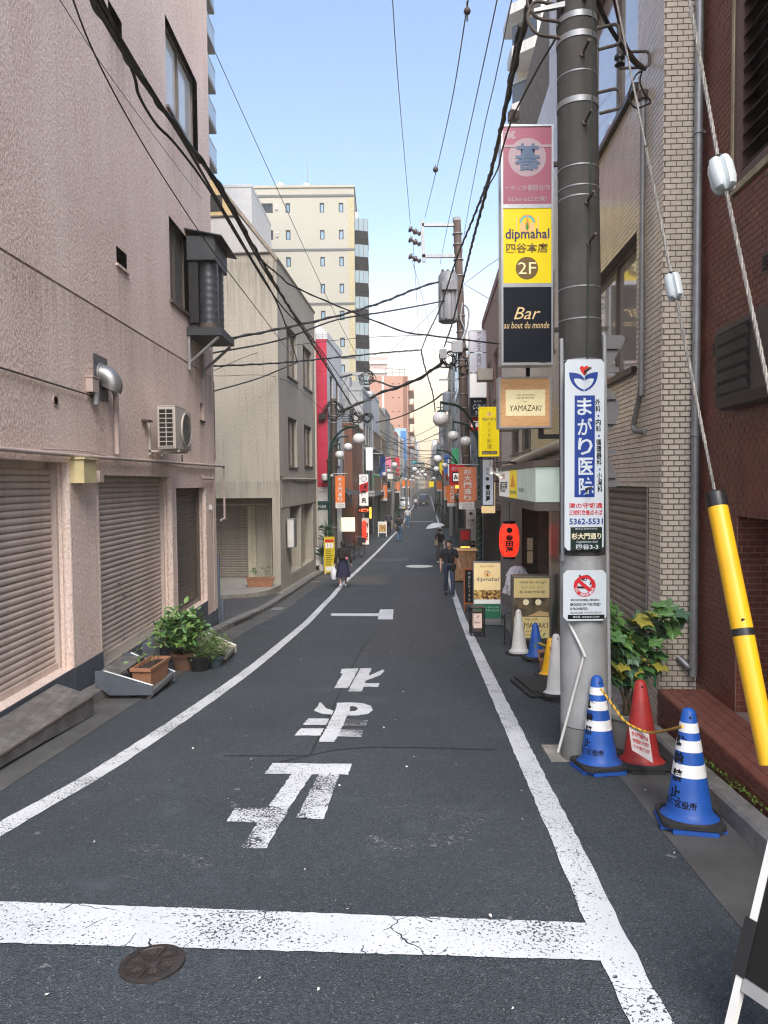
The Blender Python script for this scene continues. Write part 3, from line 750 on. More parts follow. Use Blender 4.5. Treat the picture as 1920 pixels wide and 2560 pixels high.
MB().lathe([(.24, -.4445), (0, -.4445)], (.52, 0, .33), 32, 'Y').build('fan_opening', M_dark, ac)
fan = MB()
for k in range(3):
    a = k * 2.094 + .4
    fan.add([(.52 + .04 * math.cos(a), -.447, .33 + .04 * math.sin(a)), (.52 + .2 * math.cos(a - .35), -.452, .33 + .2 * math.sin(a - .35)), (.52 + .2 * math.cos(a + .5), -.4475, .33 + .2 * math.sin(a + .5))], [(0, 1, 2)])
fan.build('fan_blades', mat('fan_blade', (.07, .07, .075), .5, var=.1), ac)
gr = MB()
for i in range(1, 17):
    z = -.24 + i * .48 / 17; x = math.sqrt(max(0, .24 ** 2 - z * z)); gr.tube([(.52 - x, -.466, .33 + z), (.52 + x, -.466, .33 + z)], .0035, 5)
gr.build('fan_grille', M_ac, ac)
for x in (.12, .7):
    b = MB(); b.box(x, x + .03, Y0 - .02, .0, -.02, .012); b.box(x, x + .03, -.03, 0, -.06, .40); b.build('bracket', M_ac, ac)
MB().box(-.18, .02, -.10, .0, .41, .44).build('bracket', M_rust, ac)
# kitchen duct hung in front of the upper window
du = thing('kitchen_duct', 'dark kitchen exhaust duct with two wrapped pipes hung on the pink wall', 'duct', (-3.5, 12.9, 4.6), R(90))
M_duct = mat('duct_grey', (.030, .034, .042), .6, metal=.0, var=.2, scale=4)
hz = 1.62
MB().box(-.05, .95, -.52, -.02, hz - .42, hz).build('plenum', M_duct, du)
b = MB(); b.prism([(-.12, -.66, hz - .03), (-.12, .0, hz + .10), (-.12, .0, hz + .12), (-.12, -.66, hz - .01)], (1.35, 0, .0)); b.build('rain_cap', M_duct, du)
for (x, y, r) in ((.22, -.34, .17), (.68, -.34, .16)):
    pr = [(r, .1)]
    for i in range(8): pr += [(r + .004, .1 + i * .125), (r - .002, .1 + i * .125 + .02), (r + .005, .1 + i * .125 + .07)]
    pr.append((r, hz - .42))
    MB().lathe(pr, (x, y, 0), 22).build('wrapped_pipe', mat('duct_tape', (.035, .04, .05), .45, metal=.0, var=.2, scale=5), du, True)
    MB().lathe([(r + .03, .0), (r + .03, .1)], (x, y, 0), 22).build('collar', M_rust, du, True)
MB().box(-.08, 1.02, -.62, .0, -.14, -.002).build('shelf', M_duct, du)
for x in (-.05, .92):
    b = MB(); b.box(x, x + .05, -.05, -.005, -.75, -.142); b.tube([(x + .025, -.56, -.16), (x + .025, -.04, -.62)], .028, 6); b.build('bracket', M_steel, du)
MB().box(.0, .18, -.2, -.03, .1, hz - .44).build('grease_panel', M_black, du)

# checker plate ramp and folding steps by the kerb
M_check = NB('checker_plate', .45, .5); M_check.b.inputs['Metallic'].default_value = .6
_c = M_check.mix(M_check.rng(M_check.noise(6, 5), .35, .7), (.19, .185, .178), (.36, .35, .33)); _v = M_check.voro(46, 'F1', M_check.mp((1, .55, 1)), rnd=.15)
M_check = M_check.done(_c, M_check.bump(M_check.rng(_v, .25, .5, 1, 0), 1.0, .008))
rp = thing('metal_ramp', 'checker plate metal ramp in front of the wide left shutter', 'ramp', (0, 0, 0))
z1 = -.28
P = [(-3.46, 5.2, z1), (-3.46, 7.42, z1), (-3.07, 7.30, z1 - .05), (-2.98, 6.2, -.42), (-3.0, 5.2, -.36)]
top = MB(); top.prism([(-3.46, 4.4, z1 + .004), (-3.46, 7.4, z1 - .01), (-3.05, 7.32, -.40), (-3.05, 4.4, -.29)], (0, 0, -.012)); top.build('top_plate', M_check, rp)
b = MB()
b.add([(-3.05, 7.32, -.41), (-3.05, 4.4, -.30), (-3.05, 4.4, gz(4.4) + .03), (-3.05, 6.2, gz(6.2) + .03), (-3.05, 7.32, gz(7.32) + .01)], [(0, 1, 2, 3, 4)])
b.prism([(-3.46, 7.4, z1 - .02), (-3.052, 7.32, -.41), (-3.052, 7.32, gz(7.32) + .01), (-3.46, 7.4, gz(7.4) + .1)], (0, -.006, 0)); b.build('skirt', M_check, rp)
MB().tube([(-3.05, 7.32, -.405), (-3.05, 4.4, -.295)], .012, 6).build('edge_bar', M_rust, rp)

def steps(label, y0, y1, ztop, x_out, m_side, xi):
    t = thing('folding_step', label, 'step', (0, 0, 0), group='metal steps below the pink building')
    for y in (y0, y1):
        g = gz(y)
        MB().prism([(xi, y, ztop + .02), (xi + .10, y, ztop + .02), (x_out, y, g + .16), (x_out, y, g + .05), (xi + .16, y, g + .05), (xi, y, ztop - .14)], (0, .012 if y == y0 else -.012, 0)).build('side_panel', m_side, t)
        MB().tube([(xi + .10, y + .006, ztop + .02), (x_out, y + .006, g + .16)], .013, 6).build('edge_bar', M_steel, t)
    g = gz((y0 + y1) / 2)
    MB().box(xi, xi + .29, y0 + .015, y1 - .015, ztop - .03, ztop - .015).build('tread', M_check, t)
    mz = (ztop + g) / 2 - .05
    MB().box(x_out - .30, x_out - .02, y0 + .015, y1 - .015, mz - .02, mz - .005).build('tread', M_check, t)
    MB().box(x_out - .022, x_out - .012, y0 + .015, y1 - .015, mz - .06, mz - .003).build('nosing', M_steel, t)
    for y in (y0 + .03, y1 - .05): MB().box(x_out - .08, x_out - .03, y, y + .02, g - .02, g + .1).build('foot', M_rust, t)
    return mz
mz_a = steps('slate grey metal step unit with a planter box standing on it', 8.08, 8.95, -.36, -2.68, M_slate, -3.34)
mz_b = steps('small rusty metal step unit behind the bushy pots', 10.55, 11.25, -.58, -2.38, mat('step_cream_rust', (.36, .33, .27), .6, var=.25, scale=6, grime=.4), -2.98)
# small stepping ledge blocks (grey) under the thresholds
tag(MB().box(-3.49, -3.24, 10.1, 12.1, -1.1, -.485).build('plinth_block', M_slate), 'slate grey painted plinth block below the middle shutter', 'plinth')

# ------------------------------------------------------------------ planters and plants on the left
def rnd_leaf(mb, p, size, nrm=None, aspect=.5, up=.3):
    d = Vector((random.gauss(0, 1), random.gauss(0, 1), random.gauss(up, .6))).normalized()
    n_ = Vector((random.gauss(0, .5), random.gauss(0, .5), 1)).normalized(); s_ = d.cross(n_)
    if s_.length < .05: return
    s_.normalize(); n_ = s_.cross(d)
    p = Vector(p); L = size * random.uniform(.7, 1.25); w_ = L * aspect
    mb.add([p, p + d * L * .35 + s_ * w_ * .5 + n_ * L * .05, p + d * L * .75 + s_ * w_ * .36, p + d * L - n_ * L * .10, p + d * L * .75 - s_ * w_ * .36, p + d * L * .35 - s_ * w_ * .5 + n_ * L * .05, p + d * L * .5 - n_ * L * .03], [(0, 1, 6, 5), (1, 2, 3, 6), (6, 3, 4, 5)])
def leafmat(name, c, var=.4): return mat(name, c, .45, var=var, scale=9, spec=.45)
M_leaf = leafmat('leaf_green', (.065, .16, .042)); M_leaf2 = leafmat('leaf_light', (.12, .21, .05)); M_leaf3 = leafmat('leaf_blueish', (.06, .13, .07)); M_leafy = leafmat('leaf_yellowing', (.30, .26, .04))
M_twig = mat('twig', (.09, .065, .04), .8, var=.3)
def trough(name, label, loc, rz, L=.55, W=.21, Hh=.20, m=None):
    t = thing('planter_box', label, 'planter', loc, rz)
    mb = MB(); m = m or M_terra; a, b_ = .86, 1.0
    def ring(k, z, ins=0): return [(-L / 2 * k + ins, -W / 2 * k + ins, z), (L / 2 * k - ins, -W / 2 * k + ins, z), (L / 2 * k - ins, W / 2 * k - ins, z), (-L / 2 * k + ins, W / 2 * k - ins, z)]
    rs = [ring(.84, 0), ring(.97, Hh - .035), ring(1.06, Hh - .035), ring(1.06, Hh), ring(1.0, Hh, .012), ring(.93, Hh - .06, .012)]
    for r_ in rs: mb.v.extend(r_)
    for i in range(len(rs) - 1): 
        for j in range(4): mb.f.append((i * 4 + j, i * 4 + (j + 1) % 4, i * 4 + 4 + (j + 1) % 4, i * 4 + 4 + j)); mb.mi.append(0)
    mb.f.append((3, 2, 1, 0)); mb.mi.append(0); mb.build('box', m, t)
    s_ = MB(); N_ = 8
    for i in range(N_ + 1):
        for j in range(4): s_.v.append((-L * .46 + L * .92 * i / N_, -W * .43 + W * .86 * j / 3, Hh - .045 + random.uniform(-.012, .02)))
    s_.f = [(i * 4 + j, i * 4 + j + 1, i * 4 + j + 5, i * 4 + j + 4) for i in range(N_) for j in range(3)]; s_.mi = [0] * len(s_.f)
    s_.build('soil', M_soil, t); return t
t1 = trough('planter_box', 'terracotta planter box with a wispy seedling on the metal step', (-2.85, 8.55, mz_a - .003), R(86), .6, .24, .23)
def sprig(root, base, h, n, size, ml, name='seedling', spread=.10):
    p0 = Vector(base); top = p0 + Vector((random.uniform(-.06, .06), random.uniform(-.06, .06), h))
    pts = smooth_path([p0, p0.lerp(top, .5) + Vector((random.uniform(-.03, .03), random.uniform(-.03, .03), 0)), top], 4)
    st_ = MB().tube(pts, [.006 * (1 - .6 * i / (len(pts) - 1)) for i in range(len(pts))], 5).build('stem', M_twig, root)
    lf = MB()
    for i in range(n):
        q = pts[random.randrange(len(pts) // 3, len(pts))]
        rnd_leaf(lf, q + Vector((random.gauss(0, spread), random.gauss(0, spread), random.gauss(0, spread * .4))), size)
    o = lf.build('leaves', ml, root); o['kind'] = 'stuff'
sprig(t1, (.05, .0, .18), .42, 22, .07, M_leaf2); sprig(t1, (-.1, .02, .18), .22, 14, .06, M_leaf2); sprig(t1, (.14, -.03, .18), .30, 10, .06, mat('dry_leaf', (.20, .17, .09), .8, var=.3))
t2 = trough('planter_box', 'terracotta planter box with two dark seedlings on the concrete terrace', (-3.9, 22.2, -1.44), R(4), .85, .3, .28)
sprig(t2, (-.18, 0, .2), .36, 26, .09, M_leaf, spread=.09); sprig(t2, (.2, 0, .2), .38, 26, .09, M_leaf, spread=.09)
def pot(label, loc, r, h, m, cat='potted plant'):
    t = thing('potted_shrub', label, cat, loc)
    MB().lathe([(r * .72, 0), (r * .95, h * .8), (r * 1.05, h * .8), (r * 1.08, h), (r * .98, h), (r * .9, h * .85), (0, h * .85)], n=24).build('pot', m, t, True)
    return t
def bush(root, c, rx, ry, rz_, n, size, ml, name='foliage', aspect=.5, shell=.35):
    mb = MB(); c = Vector(c)
    for i in range(n):
        d = Vector((random.gauss(0, 1), random.gauss(0, 1), random.gauss(0, 1))).normalized(); k = random.uniform(shell, 1.0) ** .6 * random.uniform(.75, 1.12)
        rnd_leaf(mb, c + Vector((d.x * rx * k, d.y * ry * k, d.z * rz_ * k)), size, aspect=aspect)
    o = mb.build(name, ml, root); o['kind'] = 'stuff'; return o
def twigs(root, base, tips, r=.012):
    for tp in tips:
        b0 = Vector(base); tp = Vector(tp); pts = smooth_path([b0, b0.lerp(tp, .5) + Vector((random.uniform(-.06, .06), random.uniform(-.06, .06), .05)), tp], 5)
        MB().tube(pts, [r * (1 - .7 * i / (len(pts) - 1)) for i in range(len(pts))], 6).build('branch', M_twig, root)
b1 = pot('bushy broad-leaved shrub in a terracotta pot beside the pink wall', (-2.86, 10.02, gz(10.02)), .19, .26, mat('terracotta_dark', (.13, .065, .042), .8, var=.2))
twigs(b1, (0, 0, .2), [(.05, .1, .7), (-.2, .05, .72), (.2, -.1, .65), (.0, -.2, .7), (.1, .25, .6), (-.15, -.25, .5)])
bush(b1, (-.05, .05, .55), .36, .46, .33, 460, .11, M_leaf); bush(b1, (-.02, -.1, .62), .34, .4, .30, 190, .11, M_leaf2)
b2 = pot('fine-leaved green plant in a black plastic pot by the left kerb', (-2.62, 9.92, gz(9.92)), .15, .22, M_black)
bush(b2, (.05, .1, .34), .24, .3, .24, 700, .07, leafmat('leaf_fine', (.09, .16, .04)), aspect=.22)
b3 = pot('low blue plastic pot with trailing greenery by the left kerb', (-2.5, 10.25, gz(10.25)), .15, .16, mat('slate_pot', (.05, .08, .10), .5, var=.2))
bush(b3, (.03, .08, .25), .22, .3, .2, 500, .06, leafmat('leaf_fine2', (.11, .17, .04)), aspect=.22)

# ------------------------------------------------------------------ concrete building with sloped roof (left, second)
RZ = lambda k: math.atan2(1, k)
cb = thing('concrete_building', 'weathered beige concrete building with slanted roof beyond the pink building', 'building', (-3.32, 22.7, 0), RZ(.066))
TS = Tstreet(-1); TE = Tend(0)
HW = [(1.4, 3.25, 5.46, 7.13, .2), (4.45, 6.45, 5.5, 7.06, .2), (1.45, 3.05, 2.36, 4.06, .2), (4.5, 6.25, 2.46, 4.04, .2), (1.45, 3.55, -1.32, .98, .5), (3.75, 6.3, -1.32, 1.22, .55)]
mb = wall(MB(), TS, 0, 7.2, -2.3, 8.8, HW)
mb.add([(0, 0, 1.33), (0, 0, 8.8), (0, .2, 9.06), (0, 9, 9.3), (0, 9, 1.33)], [(0, 1, 2, 3, 4)])
mb.quad((0, 0, 1.33), (0, 9, 1.33), (1.5, 9, 1.33), (1.5, 0, 1.33))                        # soffit of the overhang
mb.quad((7.2, 0, -2.3), (7.2, 9, -2.3), (7.2, 9, 8.8), (7.2, 0, 8.8))
wall(mb, Tend(1.5), .26, 9, -2.3, 1.33, [(1.45, 3.6, -1.48, 1.02, .12)])
mb.box(0, 1.6, .005, .26, -2.3, 1.328)
mb.build('wall', M_conc, cb)
MB().add([(-.01, .22, 9.07), (-.01, 9, 9.31), (-.01, 9, 10.5), (-.01, 1.15, 10.22)], [(0, 1, 2, 3)]).build('upper_wall', M_greyplaster, cb)
MB().add([(-.012, 1.16, 10.24), (-.012, 9, 10.52), (-.012, 9, 17.0), (-.012, 6.4, 17.0)], [(0, 1, 2, 3)]).build('gable_wall', M_tan, cb)
MB().prism([(-.05, .0, 8.81), (-.05, 6.4, 17.02), (-.05, 6.38, 17.14), (-.05, -.05, 8.9)], (7.3, 0, 0)).build('sloped_roof', mat('roof_edge', (.22, .18, .14), .7, var=.2, streak=.2), cb)
MB().box(-.06, .0, .2, 9, 9.045, 9.085).build('ledge', M_rust, cb); MB().box(-.06, .0, 1.2, 9, 10.215, 10.255).build('ledge', M_rust, cb)
MB().box(-.03, .01, 1.7, 2.3, 10.4, 10.9).build('dark_opening', M_dark, cb)
M_wg = mat('window_pale', (.16, .15, .12), .12, var=.3, scale=1.2, spec=.9)
for (a, b, c, d, e) in HW[:4]: window(cb, TS, a, b, c, d, .15, 2, M_alu, M_wg if c > 5 else M_glass)
shutter(cb, TS, 1.45, 3.55, -1.32, .98, .42, .075, mat('shutter_mauve', (.23, .165, .14), .45, var=.12, metal=.1), M_shutter_dark)
shutter(cb, Tend(1.5), 1.45, 3.6, -1.48, 1.02, .08, .085, M_shutter_grey, M_shutter_grey)
MB().box(1.46, 1.56, 1.18, 1.445, -1.49, 1.02).build('pilaster', mat('cream_paint', (.50, .46, .33), .6, var=.1, streak=.25), cb)
MB().tbox(TS, 3.78, 6.28, .45, .5, -1.3, 1.2).tbox(TS, 4.1, 5.5, .2, .45, -1.3, 1.2).build('display_panel', mat('cream_panel', (.42, .38, .28), .6, var=.1, streak=.3), cb)
MB().tbox(TS, 1.46, 6.3, -.004, .55, -1.42, -1.325).build('sill', mat('sill_concrete', (.45, .41, .33), .75, var=.15, grime=.2), cb)
# relief strips below the first floor
for i in range(34):
    MB().tbox(TS, .12 + i * .208, .31 + i * .208, -.02, 0, 1.0 + (.0), 1.86).build('relief_slat', M_conc, cb) if .12 + i * .208 < 7.0 else None
pipe(cb, elbow([(-.1, 6, 1.12), (1.42, 6, 1.12)], .05), .03, M_pvc_beige, 'pipe')
pipe(cb, elbow([(1.4, 5, 1.1), (1.4, .62, 1.1), (1.4, .62, -1.45)], .08), .04, M_pvc_beige, 'down_pipe')
pipe(cb, elbow([(.3, -.05, 1.95), (6.9, -.05, 1.95), (6.9, -.05, 7.5)], .06), .03, M_pvc_beige, 'pipe')
pipe(cb, smooth_path([(0, -.03, 2.02), (2, -.05, 1.9), (4, -.05, 1.84), (6.8, -.05, 1.9)], 4), .015, M_cable, 'cable', 6)
pipe(cb, [(7.1, -.04, 8.5), (7.1, -.04, -2.0)], .035, M_pvc_beige, 'down_pipe')
lb = thing('light_box_sign', 'blank white light box sign mounted on the corner of the concrete building', 'sign', (-3.32, 22.7, 0), RZ(.066))
MB().cbox(.75, 1.2, .02 - .32, -.05, -.35, .62, .015).build('case', M_alu_light, lb); MB().box(.742, .748, -.28, -.08, -.31, .58).build('face', M_offwhite, lb)
MB().box(.9, 1.0, -.07, .0, .1, .2).build('bracket', M_rust, lb)
tr = thing('concrete_terrace', 'low concrete terrace slab with rounded front in the alley', 'terrace', (0, 0, 0))
pts = [(-7.5, 24.2), (-7.5, 20.75), (-5.2, 20.5), (-4.6, 20.55), (-4.1, 20.75), (-3.75, 21.1), (-3.5, 21.6), (-3.36, 22.3), (-3.33, 22.68), (-3.58, 24.2)]
MB().prism([(x, y, -2.2) for x, y in pts], (0, 0, .75)).build('slab', M_concrete, tr)
MB().prism([(x * .998 - .004, y + .01, -1.452) for x, y in pts], (0, 0, .008)).build('screed', mat('screed', (.30, .28, .235), .85, var=.2, scale=2, grime=.3), tr)
tag(MB().box(-3.62, -3.52, 15.05, 15.12, gz(15), .3).box(-3.66, -3.5, 15.3, 15.4, gz(15), -.75).build('steel_post', mat('post_grey', (.16, .19, .24), .5, metal=.3, var=.1)), 'grey steel post standing at the pink building corner', 'post')

# ------------------------------------------------------------------ generic street building
def railing(mb, T, s0, s1, d, z, h, n):
    mb.tbox(T, s0, s1, d - .02, d + .02, z + h - .04, z + h)
    for i in range(n + 1):
        s_ = s0 + (s1 - s0) * i / n; mb.tbox(T, s_ - .012, s_ + .012, d - .01, d + .01, z, z + h - .04)
def block(name, label, x, y, L, D, z1, m, side, k, front=(), end=(), fm=None, gm=None, z0=-2.4, parapet=.25, base=None, cat='building', group=None, n_panes=2, trim=None):
    """building with a street face (local y=0) and an end wall facing the camera (local x=0); front/end: window rects (s0,s1,z0,z1)"""
    o = -1 if side == 'L' else 1
    t = thing(name, label, cat, (x, y, 0), RZ(k), group)
    T = Tstreet(o); E_ = Tend(0); D_ = D if side == 'L' else -D
    mb = wall(MB(), T, 0, L, z0, z1, [(a, b, c, e, .14) for a, b, c, e in front])
    wall(mb, E_, min(0, D_), max(0, D_), z0, z1, [(a, b, c, e, .14) for a, b, c, e in end])
    mb.quad((0, 0, z1), (L, 0, z1), (L, D_, z1), (0, D_, z1)); mb.quad((L, 0, z0), (L, D_, z0), (L, D_, z1), (L, 0, z1)); mb.quad((0, D_, z0), (L, D_, z0), (L, D_, z1), (0, D_, z1))
    mb.build('wall', m, t)
    if parapet:
        p = MB(); s_ = 1 if side == 'L' else -1
        p.box(-.04, L + .04, min(-.04 * s_, .16 * s_), max(-.04 * s_, .16 * s_), z1 + .002, z1 + parapet); p.box(-.04, .16, min(.17 * s_, D_), max(.17 * s_, D_), z1 + .002, z1 + parapet)
        p.build('parapet', trim or m, t)
    for (a, b, c, e) in front: window(t, T, a, b, c, e, .1, n_panes if b - a > .9 else 1, fm, gm, fw=.06)
    for (a, b, c, e) in end: window(t, E_, a, b, c, e, .1, n_panes if b - a > .9 else 1, fm, gm, fw=.06)
    return t, T, E_
def grid(s0, s1, n, w_, zs, h):
    out = []
    for z in zs:
        for i in range(n):
            c = s0 + (s1 - s0) * (i + .5) / n; out.append((c - w_ / 2, c + w_ / 2, z, z + h))
    return out
def balcony(t, T, s0, s1, z, dep, slab, rail, h=1.05, glass=False):
    o = MB().tbox(T, s0, s1, -dep, -.003, z - .16, z).build('balcony_slab', slab, t)
    if glass:
        MB().tbox(T, s0 + .02, s1 - .02, -dep + .01, -dep + .03, z + .08, z + h).build('balustrade', rail, o)
        MB().tbox(T, s0 + .02, s0 + .04, -dep + .04, -.01, z + .08, z + h).build('balustrade', rail, o)
        f = MB(); f.tbox(T, s0, s1, -dep, -dep + .04, z + h, z + h + .04)
        for q in range(4): f.tbox(T, s0 + (s1 - s0 - .04) * q / 3, s0 + (s1 - s0 - .04) * q / 3 + .04, -dep - .005, -dep + .008, z, z + h)
        f.build('handrail', M_alu, o)
    else:
        f = MB(); railing(f, T, s0, s1, -dep + .03, z, h, max(4, int((s1 - s0) / .14))); f.build('railing', rail, o)
    return o
def wall_tex(name, a, b, mortar, bw, bh, rough=.6):
    """far tiled wall: joints drawn by a brick texture where single tiles can no longer be told apart"""
    q = NB(name, rough, .5); x = q.n.new('ShaderNodeTexBrick'); x.inputs['Scale'].default_value = 1.0
    x.inputs['Brick Width'].default_value = bw; x.inputs['Row Height'].default_value = bh; x.inputs['Mortar Size'].default_value = bh * .07
    sp = q.n.new('ShaderNodeSeparateXYZ'); q.l(q.tc, sp.inputs[0]); cm = q.n.new('ShaderNodeCombineXYZ'); q.l(q.math('ADD', sp.outputs[0], sp.outputs[1]), cm.inputs[0]); q.l(sp.outputs[2], cm.inputs[1])
    q.l(cm.outputs[0], x.inputs['Vector']); x.inputs['Color1'].default_value = (*a, 1); x.inputs['Color2'].default_value = (*b, 1); x.inputs['Mortar'].default_value = (*mortar, 1)
    c = q.mix(q.rng(q.noise(1.2, 6, q.mp((3, 3, .3))), .5, .8, 0, .35), x.outputs[0], tuple(v * .6 for v in a))
    return q.done(c, q.bump(x.outputs['Fac'], .3, -.006))
M_crim = mat('crimson_siding', (.52, .025, .065), .5, var=.06, scale=2)
M_wtile = wall_tex('white_tile', (.62, .63, .64), (.56, .57, .58), (.30, .31, .33), .2, .1)
M_gtile = wall_tex('grey_tile', (.40, .41, .42), (.34, .35, .36), (.16, .16, .17), .24, .12)
M_btile = wall_tex('brown_brick', (.26, .105, .06), (.22, .09, .055), (.10, .06, .045), .22, .075)
M_pbrick = wall_tex('pinkish_brick', (.36, .21, .165), (.31, .18, .14), (.15, .10, .085), .22, .07)
M_beige = mat('beige_render', (.48, .42, .33), .75, var=.08, scale=1, streak=.2)
M_greywall = mat('grey_render', (.30, .31, .32), .75, var=.1, scale=1, streak=.25)
M_orange = mat('salmon_panel', (.45, .24, .17), .7, var=.05, scale=.3, streak=.08)
M_brown = mat('brown_panel', (.075, .055, .05), .55, var=.12)

# crimson building
t, T, E_ = block('crimson_building', 'narrow crimson and white building right after the concrete building', -2.42, 31.0, 4.2, 6, 8.0, M_wtile, 'L', .08, front=grid(.3, 4, 2, .9, (2.6, 5.3), 1.3))
z = 1.62
while z < 7.95: MB().box(-.03, -.002, -.0, 6, z, z + .196).build('siding_board', M_crim, t); z += .2
MB().box(-.05, -.002, -.03, 6, 1.42, 1.6).build('trim', M_offwhite, t)
z = -2.0
while z < 1.38: MB().box(-.02, -.002, 0, 1.6, z, z + .145).build('white_block_course', mat('white_block', (.58, .58, .55), .7, var=.08, streak=.12), t); z += .15
MB().box(-.06, -.02, .0, .6, .65, 1.0).build('sign_plate', mat('dark_green_sign', (.015, .06, .06), .4, var=.1), t)
text('はり灸院', (-.46, -.06, .70, .83), M_white, t, T=lambda x, z: (-.064, -x + .04, z), bold=.01)
# row of buildings down the left side
def bwins(L, zs, h, n): return grid(.4, L - .4, n, min(1.5, (L - .8) / n * .62), zs, h)
t, T, E_ = block('white_tiled_building', 'white tiled building with stepped top behind the left utility pole', XL(35.4) - .35, 35.4, 5.2, 7, 9.0, M_wtile, 'L', .08, front=bwins(5.2, (2.4, 5.2), 1.3, 2), end=[(2.6, 3.5, 6.0, 7.2)])
MB().prism([(-.02, -.02, 9.2), (-.02, 2.2, 11.6), (-.02, 7, 11.6), (-.02, 7, 9.2)], (5.0, 0, 0)).build('stepped_top', M_wtile, t)
t, T, E_ = block('brown_shop_building', 'brown panelled shop building with brick corner and lattice screen above', XL(42), 42.0, 5.6, 8, 5.1, mat('mauve_grey_render', (.40, .35, .34), .7, var=.1), 'L', .08, front=bwins(5.6, (1.9,), 1.4, 3))
MB().box(-.03, -.002, .45, 1.9, .8, 3.2).box(-.03, -.002, 1.93, 3.4, .8, 3.2).build('brown_panel', M_brown, t)
MB().box(-.04, 5.6, -.04, .42, -2.3, 5.12).build('brick_corner', M_btile, t)
MB().box(-.10, 5.7, -.1, 8, 5.13, 5.3).build('cornice', M_btile, t)
for i in range(15): MB().box(-.08, -.03, .1, 3.6, 5.45 + i * .13, 5.53 + i * .13).build('screen_slat', M_alu_light, t)
for i in range(5): MB().box(-.028, .01, .12 + i * .85, .17 + i * .85, 5.31, 7.4).build('screen_post', M_alu, t)
MB().box(1.2, 5.2, 1.5, 7, 5.3, 8.4).build('upper_storey', M_gtile, t)
black = thing('black_shopfront', 'black shop front with dark canopy behind the glowing menu board', 'shop front', (XL(36.2) + .1, 36.2, 0), RZ(.08))
MB().box(0, 5.0, -.02, 1.2, -2.2, 1.25).build('front', M_black, black)
MB().prism([(-.2, -.45, 1.18), (-.2, .9, 1.55), (-.2, .9, 1.62), (-.2, -.45, 1.25)], (5.2, 0, 0)).build('canopy', M_black, black)
MB().box(-.21, 5.05, -.5, -.452, 1.16, 1.27).build('canopy_edge', M_alu_light, black)
LB = [  # y, L, z1, material, label
 (48.2, 6.6, 8.0, M_gtile, 'grey tiled building with balconies, past the brown shop on the left', 'grey_tiled_building'),
 (55.2, 6.4, 8.6, M_wtile, 'pale tiled building with dark windows, second past the brown shop', 'pale_tiled_building'),
 (62.0, 8.0, 8.2, M_beige, 'beige building left of the white pickup van', 'beige_building'),
 (70.5, 9.0, 8.9, M_greywall, 'grey rendered building further along the left row', 'grey_building'),
 (80.0, 10., 8.3, M_beige, 'sandy building in the far left row before the red block', 'sandy_building'),
 (90.5, 9.0, 7.6, M_gtile, 'far grey tiled building beside the red block', 'far_grey_building'),
]
for (y, L, z1, m, lab, nm) in LB:
    t, T, E_ = block(nm, lab, XL(y), y, L, 9, z1, m, 'L', (XL(y + L) - XL(y)) / L, front=bwins(L, (1.4, 4.4), 1.5, 3), end=[(.6, 1.6, 5.6, 6.8)])
    if y < 62:
        for z in (1.2, 4.2): balcony(t, T, .5, L - .4, z, .7, M_offwhite if y > 50 else M_greywall, M_alu)
    MB().tbox(T, .3, L - .3, -.02, .0, -2.1, .7).build('shop_shutter', M_shutter_grey if m is not M_gtile else M_dark, t)
    MB().tbox(T, .1, L - .1, -.75, .0, .85, 1.0).build('awning', [M_greywall, M_brown, M_offwhite][int(y) % 3], t)
    MB().box(1.0, 2.4, 1.0, 2.6, z1 + .01, z1 + 1.2).build('roof_housing', M_greywall, t)
t, T, E_ = block('red_block', 'slim red brown building standing up from the far left row', XL(99) - .2, 99.0, 8, 1.3, 8.6, mat('red_brown', (.28, .055, .045), .6, var=.1), 'L', .06, front=bwins(8, (1.4, 4.4), 1.5, 3))
t, T, E_ = block('blue_building', 'narrow light blue and blue tower in the far left row', XL(128) + .4, 128.0, 9, 2.8, 11.2, mat('light_blue', (.36, .52, .66), .6, var=.06), 'L', .06, front=bwins(9, (2, 5, 8), 1.5, 3))
MB().box(-.05, -.003, .0, 1.0, 0, 11).build('blue_strip', mat('blue_panel', (.06, .20, .46), .5, var=.06), t)
for i, (y, L, z1, m) in enumerate(((108.5, 9, 8.4, M_beige), (118.5, 9, 8.8, M_wtile), (139, 14, 9.5, M_greywall), (156, 16, 11, M_beige), (175, 22, 13, M_wtile), (200, 30, 12, M_gtile), (235, 40, 18, M_beige), (280, 60, 16, M_greywall), (345, 80, 22, M_wtile))):
    block('far_left_building', 'hazy building in the far end of the left row', XL(y), y, L, 12, z1, m, 'L', (XL(y + L) - XL(y)) / L, front=bwins(L, [1.4 + 3 * j for j in range(int((z1 - 2) / 3))], 1.5, max(3, int(L / 4))), group='far buildings closing the left row')

# ------------------------------------------------------------------ towers behind the left row
yt = thing('apartment_tower', 'tall cream apartment tower with dark bands and glass balconies', 'apartment block', (-2.95, 78, 0), R(90))
zt = 33.6; E_ = Tend(0); T = Tstreet(-1)
def zr(y_): return at(760, 400 + .3165 * y_, 78).z
def yr(x_): return -at(500 + .3165 * x_, 700, 78).x - 2.95
HH = []
for r in range(9):
    z_t, z_b = zr(340 + 213 * r), zr(416 + 213 * r)
    if r < 2: HH.append((yr(583), yr(490), z_b, z_t))
    if r < 6: HH.append((yr(720), yr(683), z_b, z_t))
    HH.append((yr(988), yr(952), z_b, z_t)); HH.append((yr(1138), yr(1102), z_b, z_t))
mb = wall(MB(), E_, 0, yr(365), -2.3, zt, [(*h, .18) for h in HH])
wall(mb, T, 0, 14, -2.3, zt, []); mb.quad((0, 0, zt), (14, 0, zt), (14, yr(365), zt), (0, yr(365), zt)); mb.quad((0, yr(365), -2.3), (14, yr(365), -2.3), (14, yr(365), zt), (0, yr(365), zt))
mb.build('wall', M_cream_wall, yt)
